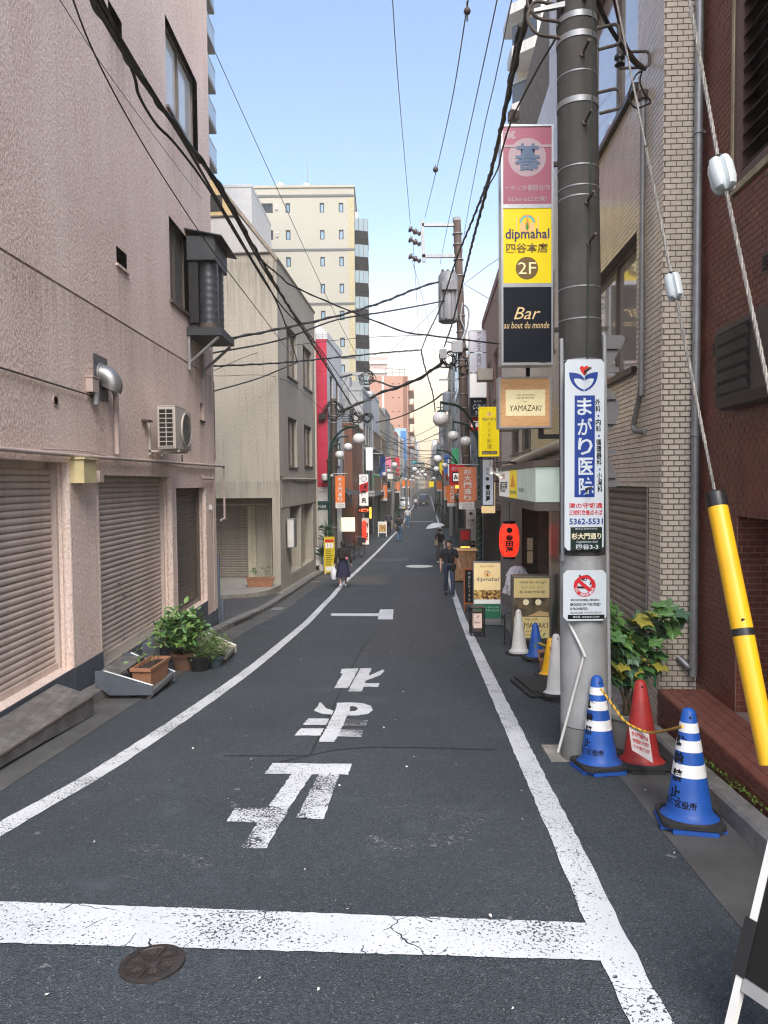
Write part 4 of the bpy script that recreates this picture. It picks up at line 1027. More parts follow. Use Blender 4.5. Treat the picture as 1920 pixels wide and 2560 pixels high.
for h in HH: window(yt, E_, *h, .12, 2 if h[1] - h[0] > 1 else 1, mat('dark_blue_frame', (.02, .03, .05), .4, var=.1), M_glass if h[1] - h[0] > 1 else mat('tower_glass', (.22, .36, .48), .08, var=.15, scale=.5, spec=.9), sill=False, fw=.11)
for q in (275, 702, 1129, 1553): MB().box(-.06, -.002, -.02, yr(365), zr(q + 18), zr(q)).build('dark_band', mat('band_grey', (.10, .11, .12), .6, var=.1), yt)
MB().box(-.03, -.002, .02, yr(1175), -2.3, zr(300)).build('textured_strip', wall_tex('cream_block', (.48, .42, .26), (.45, .39, .24), (.36, .31, .19), .5, .35), yt)
MB().box(-.12, 14, -.1, yr(365) + .1, zt + .003, zt + .25).build('parapet', M_cream_wall, yt)
for (a, b, c, d) in ((608, 618, 355, 370), (608, 618, 376, 392), (612, 622, 570, 583), (612, 622, 590, 605)):
    MB().box(-.15, -.004, yr(b + 4), yr(a - 4), zr(d), zr(c)).build('vent_hood', M_offwhite, yt)
for r in range(9):
    z = zr(528 + 209 * r)
    P = [(1.2, 0), (1.2, -.45), (1.55, -1.45), (5.0, -1.45), (5.0, 0)]
    sl_ = MB().prism([(x, y, z - .9) for x, y in P], (0, 0, .88)); sl_.prism([(x * 1.02, y * .98, z - 1.6) for x, y in P], (0, 0, .69)); bs = sl_.build('balcony_slab', mat('balcony_slab_shade', (.012, .013, .016), .7, var=.15, spec=.2), yt)  # lower block and near-black colour build the shade under the slab into it
    MB().prism([(1.2, -.45, z), (1.55, -1.45, z), (1.58, -1.44, z), (1.23, -.44, z)], (0, 0, 1.3)).build('balustrade', M_glass_sky, bs); MB().box(1.55, 5.0, -1.45, -1.41, z, z + 1.3).build('balustrade', M_glass_sky, bs); MB().box(1.17, 1.2, -.45, -.0, z, z + 1.3).build('balustrade', M_glass_sky, bs)
    pp = MB()
    for (x, y) in ((1.2, -.45), (1.38, -.95), (1.55, -1.45)): pp.box(x - .03, x + .03, y - .03, y + .03, z, z + 1.36)
    pp.build('rail_post', M_alu, bs)
    MB().box(1.3, 1.6, -.4, -.02, z + .02, z + 2.0).build('partition', M_offwhite, bs)
def dish(u, v, lab):
    p = at(u, v, 82); t = thing('satellite_dish', lab, 'satellite dish', (p.x, 82, zt + .25), R(25), 'dishes on the tower roof')
    d = MB(); h = p.z - zt - .25
    prof = [(.0, .0), (.2, .02), (.36, .08), (.5, .16)]
    d.lathe(prof, (0, 0, 0), 20, 'Y'); o = d.build('dish', M_white, t, True); o.location = (0, 0, h); MB().tube([(0, .1, 0), (0, .1, h)], .06, 8).build('mast', M_steel, t)
    MB().tube([(0, 0, h - .3), (0, -.6, h)], .03, 6).build('feed_arm', M_steel, t)
dish(703, 466, 'left white satellite dish on the cream tower roof'); dish(768, 467, 'right white satellite dish on the cream tower roof, below the mast')
p = at(768, 402, 83)
t = thing('antenna_mast', 'thin tall antenna mast on the roof of the cream tower', 'antenna', (p.x, 83, zt)); MB().tube([(0, 0, 0), (0, 0, p.z - zt)], [.07, .03], 8).build('mast', M_steel, t); MB().box(-.2, .2, -.2, .2, 0, .4).build('foot', M_steel, t)
t = thing('roof_railing', 'metal railing with a box on the left part of the cream tower roof', 'railing', (at(640, 470, 80).x, 80, zt)); f = MB()
for i in range(8): f.tube([(i * .85, 0, 0), (i * .85, 0, 1.1)], .04, 5)
f.tube([(0, 0, 1.1), (5.95, 0, 1.1)], .04, 5); f.build('rails', M_steel, t); MB().box(1.6, 4.4, .4, 1.4, 0, .9).build('box', M_cream_wall, t)
t, T, E_ = block('white_panel_building', 'white panelled building peeking out left of the cream tower', at(632, 700, 66).x, 66, 10, 9, at(600, 468, 66).z, M_wtile, 'L', 0.02)
gt = thing('glass_balcony_tower', 'glass balcony tower rising behind the pink building at upper left', 'apartment block', (-12.9, 26, 0), R(90))
T = Tstreet(-1)
MB().box(0, 29.6, 1.2, 9, -2, 46).build('wall', mat('tower_dark', (.16, .17, .18), .6, var=.1), gt)
for r in range(13):
    z = at(553, 125, 55.6).z + (r - 8) * 2.98
    o = MB().tbox(T, 0, 29.7, -.3, 1.2, z - .28, z).build('balcony_slab', mat('slab_grey', (.13, .13, .135), .7, var=.1), gt)
    for i in range(9): MB().tbox(T, .1 + i * 3.29, 3.3 + i * 3.29, -.28, -.26, z + .06, z + 1.35).build('balustrade', M_glass_sky, o)
    MB().tbox(T, 29.58, 29.6, -.28, 1.0, z + .06, z + 1.35).build('balustrade', M_glass_sky, o)
    MB().tbox(T, 0, 29.7, -.31, -.27, z + 1.35, z + 1.40).build('handrail', M_alu_light, o)
ot = thing('salmon_tower', 'salmon coloured apartment tower closing the left of the sky gap', 'apartment block', (at(1020, 1000, 150).x, 150, 0), RZ(.06))
E_ = Tend(0); T = Tstreet(-1); zo = at(960, 940, 150).z
MB().box(0, 16, 0, 17, -2.3, zo).build('wall', M_orange, ot)
yo = lambda u: -(at(u, 1000, 150).x - at(1020, 1000, 150).x)
MB().box(-.08, -.003, yo(1018), yo(1008), -2, zo - .2).build('brick_strip', M_btile, ot); MB().box(-.06, -.003, yo(960), yo(955), -2, zo).build('pale_strip', M_offwhite, ot)
for r in range(6):
    for u in (983, 998, 948): 
        p = at(u, 957 + 17.5 * 2 * r, 150); MB().ball((-.02, yo(u), p.z), .22, .22, .22, 8, 5).build('vent_cap', M_orange, ot)
for r in range(8): balcony(ot, T, .4, 15, zo - 2.9 * (r + 1), 1.1, M_orange, M_orange)
ut = thing('pale_high_rise', 'pale hazy high-rise behind the salmon tower', 'apartment block', (at(968, 900, 235).x, 235, 0), R(90)); zu = at(950, 893, 235).z
MB().box(0, 16, 0, 9, -2, zu).build('wall', mat('pale_pink_wall', (.50, .36, .32), .7, var=.06), ut); MB().box(4, 12, -7.0, 10, -2, zu - 5.5).build('side_wing', M_offwhite, ut)
for r in range(6): MB().box(-.5, -.003, -.0, 9, zu - 3 * r - 2.2, zu - 3 * r - 1.1).build('balcony_band', M_offwhite, ut)
t = thing('roof_frame', 'open steel frame on the roof of the salmon tower', 'frame', (at(1000, 1000, 152).x, 152, zo)); f = MB()
h = at(1000, 918, 152).z - zo
for x in (-3, -1.5, 0, 1): f.tube([(x, 0, 0), (x, 0, h * .9)], .07, 5)
f.tube([(-5.5, 0, h), (1.2, 0, h * .75)], .07, 5); f.tube([(-3, 0, h * .5), (1, 0, h * .5)], .05, 5); f.build('rails', M_steel, t)

# ------------------------------------------------------------------ dark red brick building (right, near)
M_mortar_red = mat('mortar_brown', (.24, .165, .135), .85, var=.2)
M_redbrick = mat('red_brick_tile', (.150, .037, .022), .45, var=.35, scale=3.2, grime=.35, bump=.15, bscale=80, streak=.3)
rb = thing('brick_building', 'dark red brick tiled building at the right edge with louvres and a recessed doorway', 'building', (2.52, 0, 0), RZ(.06))
T = Tstreet(1)
HB = [(2.2, 5.76, -.11, 1.5, 2.2), (1.5, 5.86, 4.16, 9.5, .35)]
mb = wall(MB(), T, 1.2, 6.6, -1.6, 10, HB)
mb.quad((6.6, 0, -1.6), (6.6, -6, -1.6), (6.6, -6, 10), (6.6, 0, 10)); mb.quad((1.2, 0, 10), (6.6, 0, 10), (6.6, -6, 10), (1.2, -6, 10)); mb.quad((1.2, -6, -1.6), (6.6, -6, -1.6), (6.6, -6, 10), (1.2, -6, 10)); mb.quad((1.2, 0, -1.6), (1.2, -6, -1.6), (1.2, -6, 10), (1.2, 0, 10))
mb.build('wall', M_mortar_red, rb)
rects = tile_rects(3.4, 6.6, -.11, 9.4, .104, .0505, .006, [h[:4] for h in HB])
lay_tiles(rb, T, rects, M_redbrick, .006, lambda s_, z: s_ > 5.75 and -.1 < z < 1.75, 'brick', 'brick_field')
lay_tiles(rb, lambda s, d, z: (5.76 - d, s, z), tile_rects(-1.8, 0, -.11, 1.5, .104, .0505, .009), M_redbrick, -.006, lambda s_, z: False, 'brick', 'brick_jamb')
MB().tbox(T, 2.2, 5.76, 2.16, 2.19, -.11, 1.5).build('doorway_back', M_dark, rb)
# louvre window
fr = MB(); fr.tbox(T, 5.80, 5.858, -.02, .3, 4.165, 9.49).tbox(T, 1.51, 5.80, -.02, .3, 4.165, 4.23); lv = fr.build('louvre_frame', mat('louvre_frame_brown', (.10, .055, .045), .5, var=.15), rb)
MB().tbox(T, 5.862, 5.90, -.03, .02, 4.13, 9.49).tbox(T, 1.51, 5.90, -.03, .02, 4.10, 4.155).build('louvre_caulk', mat('caulk', (.36, .30, .20), .8, var=.25, grime=.3), rb)
MB().tbox(T, 1.5, 5.8, .30, .32, 4.2, 9.5).build('louvre_back', M_dark, rb)
z = 4.28; me = None
while z < 9.3:
    s_ = MB().hexa([T(1.55, .02, 0), T(5.80, .02, 0), T(5.80, .13, .085), T(1.55, .13, .085), T(1.55, .024, .010), T(5.80, .024, .010), T(5.80, .134, .095), T(1.55, .134, .095)])
    o = s_.build('louvre_slat', mat('louvre_slat_paint', (.05, .032, .03), .4, var=.2), lv) if me is None else ob('louvre_slat', me, lv)
    me = me or o.data; o.location = (0, 0, z); z += .128
# ledge in front
lg = thing('brick_ledge', 'low dark red brick ledge in front of the brick building', 'ledge', (2.1, 0, 0), RZ(.06))
L0, L1 = 1.2, 6.44
MB().box(L0, L1, -.42, -.006, -1.2, -.118).build('core', M_mortar_red, lg)
TF = lambda s, d, z: (s, -.006 - d, z)
lay_tiles(lg, TF, tile_rects(3.2, L1, -.66, -.12, .104, .0505, .009), M_redbrick, .006, lambda s_, z: True, 'brick', 'brick_face')
TT_ = lambda s, d, z: (s, z, -.118 - d)
lay_tiles(lg, TT_, tile_rects(3.2, L1, -.42, -.001, .205, .0845, .006), mat('ledge_top_tile', (.20, .07, .05), .5, var=.3, scale=4, grime=.25), .007, lambda s_, z: True, 'top_tile', 'top_tiles')
lay_tiles(lg, lambda s, d, z: (L1 + 0 - d * -1, s, z), tile_rects(-.42, -.002, -.66, -.12, .104, .0505, .009), M_redbrick, -.006, lambda s_, z: False, 'brick', 'brick_return')
# moss along the kerb
mb = MB()
for _ in range(260):
    y = random.uniform(4.2, 5.6); x = 2.1 + .06 * y - .01 - abs(random.gauss(0, .035)); rnd_leaf(mb, (x, y, gz(y) + .13), .018, up=1.0)
tag(mb.build('moss', mat('moss_green', (.10, .17, .02), .9, var=.4, scale=30)), 'green moss growing along the kerb below the brick ledge', 'moss', kind='stuff')
vh = thing('kitchen_vent', 'black rounded kitchen vent hood on the dark brick wall', 'vent hood', (2.52, 0, 0), RZ(.06))
prof = [(0.0, 2.40), (.06, 2.36), (.11, 2.38), (.13, 2.46), (.13, 3.02), (.0, 3.05)]
MB().prism([(5.0, a, z) for a, z in prof], (.90, 0, 0)).build('hood', mat('greasy_brown_black', (.028, .020, .018), .38, var=.4, scale=5, grime=.3), vh)
MB().box(5.28, 5.86, .1305, .134, 2.47, 2.98).build('opening', M_dark, vh)
for i in range(5): MB().prism([(5.28, .135, 2.49 + i * .1), (5.86, .135, 2.49 + i * .1), (5.86, .16, 2.545 + i * .1), (5.28, .16, 2.545 + i * .1)], (0, .002, .004)).build('louvre', mat('louvre_grease', (.045, .042, .042), .35, var=.3), vh)
for (s_, z, lab) in ((6.15, 2.92, 'small round brown vent beside the black vent hood'), (5.25, 3.38, 'small round vent above the black vent hood at the right edge')):
    t = thing('round_vent', lab, 'vent', (2.52, 0, 0), RZ(.06), 'round vents on the brick wall')
    MB().lathe([(.075, .03), (.085, .02), (.085, .0)], (s_, 0, z), 20, 'Y').build('ring', M_brown, t, True)
    for i in range(5): MB().box(s_ - .06, s_ + .06, .03, .036, z - .05 + i * .022, z - .04 + i * .022).build('louvre', M_dark, t)

# ------------------------------------------------------------------ cream tiled building
M_mortar_dark = mat('dark_mortar', (.20, .175, .15), .85, var=.2)
M_creamtile = mat('cream_glazed_tile', (.66, .58, .48), .26, var=.10, scale=5, spec=.6, grime=.08)
ct = thing('cream_tiled_building', 'cream tiled building with dark joints, windows and a shutter behind the near pole', 'building', (2.22, 0, 0), RZ(.055))
T = Tstreet(1); x_e = 6.62; TE = Tend(x_e)
HC = [(6.97, 10.6, -1.3, 1.745, .28), (7.42, 10.9, 2.98, 4.36, .16), (7.42, 10.9, 5.84, 7.9, .16), (12.0, 13.2, 4.0, 5.3, .16), (14.6, 16.0, 2.45, 3.25, .16), (16.4, 17.8, 2.45, 3.25, .16)]
mb = wall(MB(), T, x_e, 20, -2.2, 10.2, HC + [(11.3, 15.6, -2.1, 1.44, 1.2)])
wall(mb, TE, -.36, 0, -1.6, 10.2); mb.quad((x_e, 0, 10.2), (20, 0, 10.2), (20, -6, 10.2), (x_e, -6, 10.2)); mb.quad((20, 0, -2), (20, -6, -2), (20, -6, 10.2), (20, 0, 10.2)); mb.quad((x_e, -6, -2), (20, -6, -2), (20, -6, 10.2), (x_e, -6, 10.2)); mb.quad((x_e, -.36, 8), (x_e, -6, 8), (x_e, -6, 10.2), (x_e, -.36, 10.2))
mb.build('wall', M_mortar_dark, ct)
lay_tiles(ct, TE, tile_rects(-.36, .006, -.75, 9.0, .1, .0505, .009), M_creamtile, .007, lambda s_, z: -.4 < z < 3.2, 'tile', 'end_tiles')
lay_tiles(ct, T, tile_rects(x_e, 12.5, -1.2, 10.0, .1, .0505, .009, [h[:4] for h in HC]) + tile_rects(12.5, 20, 1.45, 8.6, .2, .0505, .008, [h[:4] for h in HC]), M_creamtile, .006, lambda s_, z: False, 'tile', 'street_tiles')
for h in HC[1:3]:
    window(ct, T, *h[:4], .14, 3, M_alu, mat('drawn_blind', (.40, .37, .32), .12, var=.06, scale=1, spec=.8, coat=.8), sill=False)
    MB().tbox(T, h[0] - .03, h[1] + .03, -.06, .0, h[2] - .07, h[2] - .006).build('sill', mat('bronze_dark', (.03, .025, .022), .35, metal=.4, var=.1), ct)
for h in HC[3:]: window(ct, T, *h[:4], .12, 2, M_alu, M_glass)
shutter(ct, T, 6.97, 7.33, -1.3, 1.745, .2, .085, M_shutter_grey, M_shutter_grey)
shutter(ct, T, 7.38, 10.6, -1.3, 1.745, .2, .085, M_shutter_grey, M_shutter_grey, 'wide beige roller shutter')
MB().tbox(T, 7.33, 7.38, .1, .26, -1.3, 1.745).build('shutter_rail', M_alu_light, ct)
MB().tbox(T, 7.35, 7.37, .094, .099, -.35, .1).build('yellow_tape', mat('tape_yellow', (.75, .62, .03), .5, var=.1), ct)
for (s0, z0, h, m, nm) in ((6.90, .15, .09, M_white, 'sticker'), (6.90, -.10, .24, mat('sticker_yellow', (.75, .50, .04), .5, var=.1), 'sticker'), (6.74, .10, .12, M_white, 'sticker'), (6.74, -.18, .27, mat('sticker_green', (.03, .42, .18), .5, var=.1), 'sticker')):
    MB().tbox(T, s0 - .03, s0 + .03, -.010, -.007, z0, z0 + h).build(nm, m, ct)
pipe(ct, elbow([(7.12, .04, 5.55), (7.12, .04, 2.72), (7.35, .05, 2.35), (7.30, .05, 2.30), (7.05, .02, 2.28)], .12), .028, mat('conduit_grey', (.20, .20, .20), .45, metal=.3, var=.1), 'conduit')
MB().lathe([(.05, 5.52), (.05, 5.6)], (7.12, .04, 0), 10).build('conduit_cap', M_rust, ct, True)
dp = thing('drain_pipe', 'silver drain pipe running down between the cream and red brick walls', 'drain pipe', (0, 0, 0))
p0 = at(1733, 1690, 6.5); MB().tube([(p0.x, 6.5, p0.z), (p0.x, 6.5, 9.5)], .036, 16).build('pipe', M_steel, dp, True)
for v in (330, 1085): q = at(1733, v, 6.5); MB().lathe([(.044, -.02), (.044, .02)], (p0.x, 6.5, q.z), 16).box(p0.x + .03, p0.x + .16, 6.49, 6.51, q.z - .012, q.z + .012).build('clip', M_steel, dp, True)
MB().tube(elbow([(p0.x - .11, 6.58, p0.z + .16), (p0.x - .02, 6.5, p0.z + .06), (p0.x, 6.5, p0.z + .2)], .05), .03, 10).build('spout', M_steel, dp, True)
ii = thing('wall_insulator', 'black spool insulator in a steel bow on the upper cream wall', 'insulator', (2.22, 0, 0), RZ(.055))
zi = onX(1625, 158, 2.22, .055).z
MB().tube(elbow([(7.0, .30, zi + .09), (7.0, .02, zi + .09), (7.0, .02, zi - .06), (7.0, .30, zi - .06)], .05), .014, 8).build('bow', M_rust, ii, True)
MB().lathe([(.03, -.06), (.05, -.045), (.03, -.02), (.03, 0), (.05, .015), (.05, .04), (.03, .06)], (7.0, .30, zi + .015), 16).build('spool', M_black, ii, True)

# shops in the ground floor beyond the pole
ft = thing('shop_fascia', 'lit shop fascia sign with three panels above the red lantern', 'sign', (2.22, 0, 0), RZ(.055))
T = Tstreet(1)
M_fasc = mat('fascia_greenish', (.55, .66, .60), .4, var=.08, scale=3, emit=.22); M_fascw = mat('fascia_white', (.74, .72, .68), .4, var=.05, emit=.35)
M_yel = mat('sign_yellow', (.80, .62, .01), .4, var=.03, emit=.35)
zf0, zf1 = 1.46, 2.02
MB().box(11.12, 16.4, .05, .44, zf0, zf1).build('case', M_alu_light, ft)
MB().box(11.05, 16.6, .0, .50, zf1 + .003, zf1 + .10).build('top_rail', M_alu, ft); MB().box(11.05, 16.6, .0, .48, zf0 - .13, zf0 - .003).build('bottom_rail', mat('fascia_base', (.14, .125, .10), .6, var=.2), ft)
MB().box(11.09, 11.117, .03, .455, zf0 + .01, zf1 - .01).build('end_panel', M_fasc, ft)
for a, b, m in ((11.13, 12.2, M_fasc), (12.22, 13.3, M_fasc), (13.34, 14.5, M_yel), (14.54, 16.38, M_fascw)): MB().box(a, b, .441, .456, zf0 + .01, zf1 - .01).build('panel', m, ft)
TFa = lambda x, z: (-x, .459, z)
M_ink = mat('sign_black_ink', (.012, .012, .012), .7, var=0, spec=.15); M_blueink = mat('sign_blue_ink', (.02, .04, .30), .5, var=0); M_redink = mat('sign_red_ink', (.62, .02, .02), .5, var=0)
text('春田屋', (-16.2, -14.8, 1.55, 1.80), M_ink, ft, T=TFa, bold=.02); text('大衆酒場', (-15.9, -15.2, 1.84, 1.96), M_redink, ft, T=TFa, bold=.01)
text('dipmahal', (-14.4, -13.45, 1.52, 1.64), M_blueink, ft, T=TFa, bold=.01); text('YAMAZAKI', (-13.1, -12.4, 1.6, 1.68), M_ink, ft, T=TFa)
MB().add([(13.55, .459, 1.68), (14.3, .459, 1.68), (14.15, .459, 1.82), (13.92, .459, 1.96), (13.7, .459, 1.82)], [(0, 1, 2, 3, 4)]).build('emblem', mat('emblem_orange', (.75, .30, .05), .5, var=.05, emit=.2), ft)
pipe(ct, [(9.5, .1, 2.38), (16.5, .1, 2.22)], .085, M_pvc_beige, 'duct_pipe', 12)
# entrance: timber doors, dark stone piers, notices
M_wood = mat('dark_timber', (.085, .032, .016), .5, var=.3, scale=3, stretch=(1, 1, .15))
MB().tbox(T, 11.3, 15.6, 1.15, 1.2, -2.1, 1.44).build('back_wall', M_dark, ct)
for i in range(12): MB().tbox(T, 13.0 + i * .2, 13.19 + i * .2, .5, .54, -1.5, 1.3).build('timber_board', M_wood, ct)
MB().tbox(T, 11.31, 12.0, -.05, .5, -2.1, 1.30).build('stone_pier', mat('dark_granite', (.045, .045, .048), .3, var=.4, scale=40), ct)
MB().tbox(T, 15.6, 16.1, -.05, .3, -2.1, 1.3).build('stone_pier', mat('dark_granite2', (.06, .05, .045), .4, var=.4, scale=30), ct)
M_note = mat('kraft_paper', (.50, .36, .22), .8, var=.1)
for (u0, u1, v0, v1, wd) in ((1318, 1332, 1345, 1375, 'upper'), (1318, 1332, 1378, 1408, 'lower')):
    a, b = at(u0, v1, 12.6), at(u1, v0, 12.6); tag(MB().box(a.x, b.x, 12.6, 12.603, a.z, b.z).build('paper_notice', M_note), wd + ' kraft paper menu notice pinned beside the shop entrance', 'notice', 'paper notices by the shop door')
# projecting roof rail lamp row
for i, (u, v) in enumerate(((1229, 1180), (1243, 1183), (1252, 1190))):
    p = at(u, v, 15.5); t = thing('spot_lamp', ('first', 'second', 'third')[i] + ' small clamp lamp from the left lighting the shop fascia', 'lamp', p, 0, 'clamp lamps over the fascia')
    MB().lathe([(.015, .12), (.025, .05), (.075, -.02), (.07, -.02), (.02, .04)], n=14).build('shade', M_offwhite, t, True); MB().tube([(0, 0, .1), (.08, 0, .2), (.25, 0, .22), (.62, .1, .2)], .012, 6).build('arm', M_black, t)
    MB().ball((0, 0, -.01), .035).build('bulb', mat('lamp_bulb', (.9, .8, .6), .4, var=0, emit=3.0), t)

# ------------------------------------------------------------------ right row further on
t, T, E_ = block('pinkish_brick_building', 'pinkish brick building behind the second pole on the right', XR(20.1), 20.1, 7.2, 8, 7.6, M_pbrick, 'R', .068, front=[(1.0, 2.4, 4.3, 5.8), (3.6, 5.0, 4.3, 5.8), (1.0, 2.4, 1.6, 3.1), (3.6, 5.0, 1.6, 3.1)])
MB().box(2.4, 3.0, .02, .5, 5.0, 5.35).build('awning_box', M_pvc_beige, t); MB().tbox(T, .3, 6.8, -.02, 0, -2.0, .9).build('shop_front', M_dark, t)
MB().tbox(T, .1, 7.0, -.5, 0, .95, 1.15).build('awning', M_brown, t)
RB_ = [(27.6, 6.2, 6.4, M_greywall, 'grey_shop_building', 'grey shop building behind the first orange banner on the right'),
 (34.2, 7.5, 7.4, M_gtile, 'grey_tiled_building', 'grey tiled building in the right row behind the globe lamps'),
 (42.2, 8.5, 9.0, M_beige, 'beige_building', 'beige building in the right row with a green hedge in front'),
 (51.2, 9.0, 8.2, M_wtile, 'pale_tiled_building', 'pale tiled building in the right row near the dustbin'),
 (60.8, 10., 12.5, mat('pale_blue_render', (.34, .42, .48), .7, var=.1, streak=.15), 'blue_grey_building', 'blue grey building standing tall in the right row'),
 (71.5, 11, 13.5, mat('cream_render_far', (.50, .43, .30), .7, var=.08, streak=.15), 'cream_building', 'cream building standing tall in the right row'),
 (83.2, 12, 9.0, M_greywall, 'far_grey_building', 'grey building in the far right row past the cream one')]
for (y, L, z1, m, nm, lab) in RB_:
    t, T, E_ = block(nm, lab, XR(y), y, L, 9, z1, m, 'R', (XR(y + L) - XR(y)) / L, front=bwins(L, [1.5 + 2.9 * j for j in range(int((z1 - 2.2) / 2.9) + 1)][:4] if z1 > 5 else (1.5,), 1.4, 3), end=[(-2.2, -.8, z1 - 2.2, z1 - .9)])
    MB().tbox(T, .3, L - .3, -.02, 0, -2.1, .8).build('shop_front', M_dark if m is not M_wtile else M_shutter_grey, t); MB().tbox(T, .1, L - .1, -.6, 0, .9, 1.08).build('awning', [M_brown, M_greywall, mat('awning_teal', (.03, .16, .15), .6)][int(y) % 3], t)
for (y, L, z1, m) in ((96, 12, 8.5, M_beige), (109, 14, 8.8, M_wtile), (124, 16, 9.5, M_gtile), (141, 20, 9, M_greywall), (162, 24, 11, M_beige), (187, 30, 10, M_wtile), (218, 40, 13, M_greywall), (259, 50, 15, M_beige), (310, 80, 20, M_wtile)):
    block('far_right_building', 'hazy building in the far end of the right row', XR(y), y, L, 12, z1, m, 'R', (XR(y + L) - XR(y)) / L, front=bwins(L, [1.4 + 3 * j for j in range(int((z1 - 2) / 3))], 1.5, max(3, int(L / 4))), group='far buildings closing the right row')
for i, (u0, u1, v, Y, m) in enumerate(((1022, 1046, 1098, 330, M_wtile), (1046, 1062, 1150, 420, M_beige), (1060, 1082, 1168, 460, M_orange), (1080, 1102, 1140, 440, M_greywall))):
    a, b = at(u0, v, Y), at(u1, v, Y); t = thing('distant_building', ('slim pale', 'low sandy', 'low pinkish', 'grey')[i] + ' building far off at the vanishing end of the street', 'building', (a.x, Y, -2.2), 0, 'distant buildings at the street end')
    W_ = b.x - a.x; h = a.z + 2.2
    MB().box(0, W_, 0, 14, 0, h).build('wall', m, t)
    for r in range(int(h / 3.2)):
        for c in range(3): MB().box(W_ * (.14 + .28 * c), W_ * (.3 + .28 * c), -.1, -.003, r * 3.2 + 1.6, r * 3.2 + 3.0).build('window', M_glass, t)
# white apartment tower with balconies (behind the tall sign)
at_ = thing('white_apartment_tower', 'white tiled apartment tower with corner balconies above the tall sign', 'apartment block', (6.85, 37, 0), 0)
M_wt2 = wall_tex('white_small_tile', (.70, .69, .67), (.66, .65, .63), (.48, .48, .48), .14, .07)
xa = at(1352, 200, 37).x - 6.85
MB().box(xa, 11, 0, 3.4, -2, 27).build('wall', M_wt2, at_); MB().box(.55, xa - .003, 2.2, 3.3, -2, 26).build('recess_wall', M_offwhite, at_)
zb = at(1335, 259, 37).z
for r in range(-4, 2):
    z = zb + r * 2.95; P = [(.0, .9), (1.1, -.05), (xa - .01, -.05), (xa - .01, 2.19), (.0, 2.19)]
    o = MB().prism([(x, y, z - .1) for x, y in P], (0, 0, .55)).build('balcony_slab', M_wt2, at_)
    MB().prism([(.03, .9, z + .46), (1.1, -.02, z + .46), (1.13, .01, z + .46), (.06, .93, z + .46)], (0, 0, .95)).build('balustrade', mat('smoked_glass', (.06, .08, .11), .12, var=.1, spec=.9), o); MB().box(1.12, xa - .02, -.03, .0, z + .46, z + 1.41).build('balustrade', MATS['smoked_glass'], o)
    MB().tube([(1.1, -.03, z + 1.43), (.0, .9, z + 1.43)], .03, 6).tube([(1.1, -.03, z + 1.43), (xa, -.03, z + 1.43)], .03, 6).build('handrail', M_alu_light, o)
    MB().tube([(1.2, 1.2, z + .45), (1.2, 1.2, z + 2.85)], .05, 8).build('pipe', M_offwhite, o)
MB().prism([(-.1, .9, 26.0), (1.1, -.1, 26.0), (xa, -.1, 26.0), (xa, 3, 26.0), (-.1, 3, 26)], (0, 0, .5)).build('roof_slab', M_wt2, at_)

# ------------------------------------------------------------------ utility poles
M_pole = mat('pole_concrete_dark', (.055, .052, .048), .8, var=.3, scale=4, streak=.35, bump=.3, bscale=90, grime=.3)
M_pole_lo = mat('pole_concrete_pale', (.34, .345, .345), .7, var=.2, scale=4, streak=.2, grime=.35)
def pole(label, base, top, r0, r1, name='utility_pole', m=None):
    t = thing(name, label, 'utility pole', base); v = Vector(top) - Vector(base); n = 12
    MB().tube([v * (i / n) for i in range(n + 1)], [r0 + (r1 - r0) * i / n for i in range(n + 1)], 24).build('shaft', m or M_pole, t, True)
    return t, v
def band(t, v, k, r, h=.03, m=None, name='band'):
    c = v * k; d = v.normalized() * h / 2
    return MB().tube([c - d, c + d], r, 24).build(name, m or M_steel, t, True)
pb = gnd(1462, 1893); pt = at(1431, -150, 5.84); 
np_, v0 = pole('near concrete utility pole carrying the clinic and no smoking signs', (pb.x, pb.y, gz(pb.y) - .02), (pt.x, pb.y, pt.z), .188, .148)
zz = lambda v: (at(1440, v, pb.y).z - gz(pb.y) + .02) / v0.z
rr = lambda k: .188 + (.148 - .188) * k
for v, nm in ((62, 'b'), (110, 'b'), (270, 'b'), (505, 's'), (480, 's'), (430, 's'), (200, 's'), (727, 's'), (805, 's'), (905, 's'), (1400, 's'), (1860, 's'), (1770, 's')):
    k = zz(v); band(np_, v0, k, rr(k) + (.006 if nm == 'b' else .003), .045 if nm == 'b' else .010)
# pale wrap on the lower pole
k0, k1 = zz(1805), zz(1385); MB().tube([v0 * k0, v0 * k1], [rr(k0) + .004, rr(k1) + .004], 28, False).build('pale_wrap', M_pole_lo, np_, True)
MB().tube([v0 * zz(1890), v0 * zz(1807)], [rr(0) + .003, rr(0) + .003], 28, False).build('foot_sleeve', mat('foot_sleeve_grey', (.20, .20, .195), .7, var=.2, grime=.3), np_, True)
for v, dx in ((165, .0), (525, .02), (625, .03), (332, .01), (30, .02)):   # step bolts
    k = zz(v); c = v0 * k + Vector((dx, -rr(k), 0)); MB().tube([c + Vector((0, .03, 0)), c + Vector((.015, -.13, .03))], .011, 8).lathe([(.02, -.0), (.02, .012)], c + Vector((0, -.012, 0)), 10, 'Y').build('step_bolt', M_rust, np_)
def bow(t, c, d, w_, h):
    d = Vector(d); u_ = Vector((0, 0, 1)); MB().tube(elbow([c + u_ * h, c + d * w_ + u_ * (h + .03), c + d * (w_ + .02) - u_ * h * .6, c + d * .02 - u_ * h], .05), .013, 7).build('bracket_bow', M_rust, t, True)
for v in (105, 265): k = zz(v); bow(np_, v0 * k + Vector((rr(k), 0, .02)), (1, -.1, 0), .17, .08)
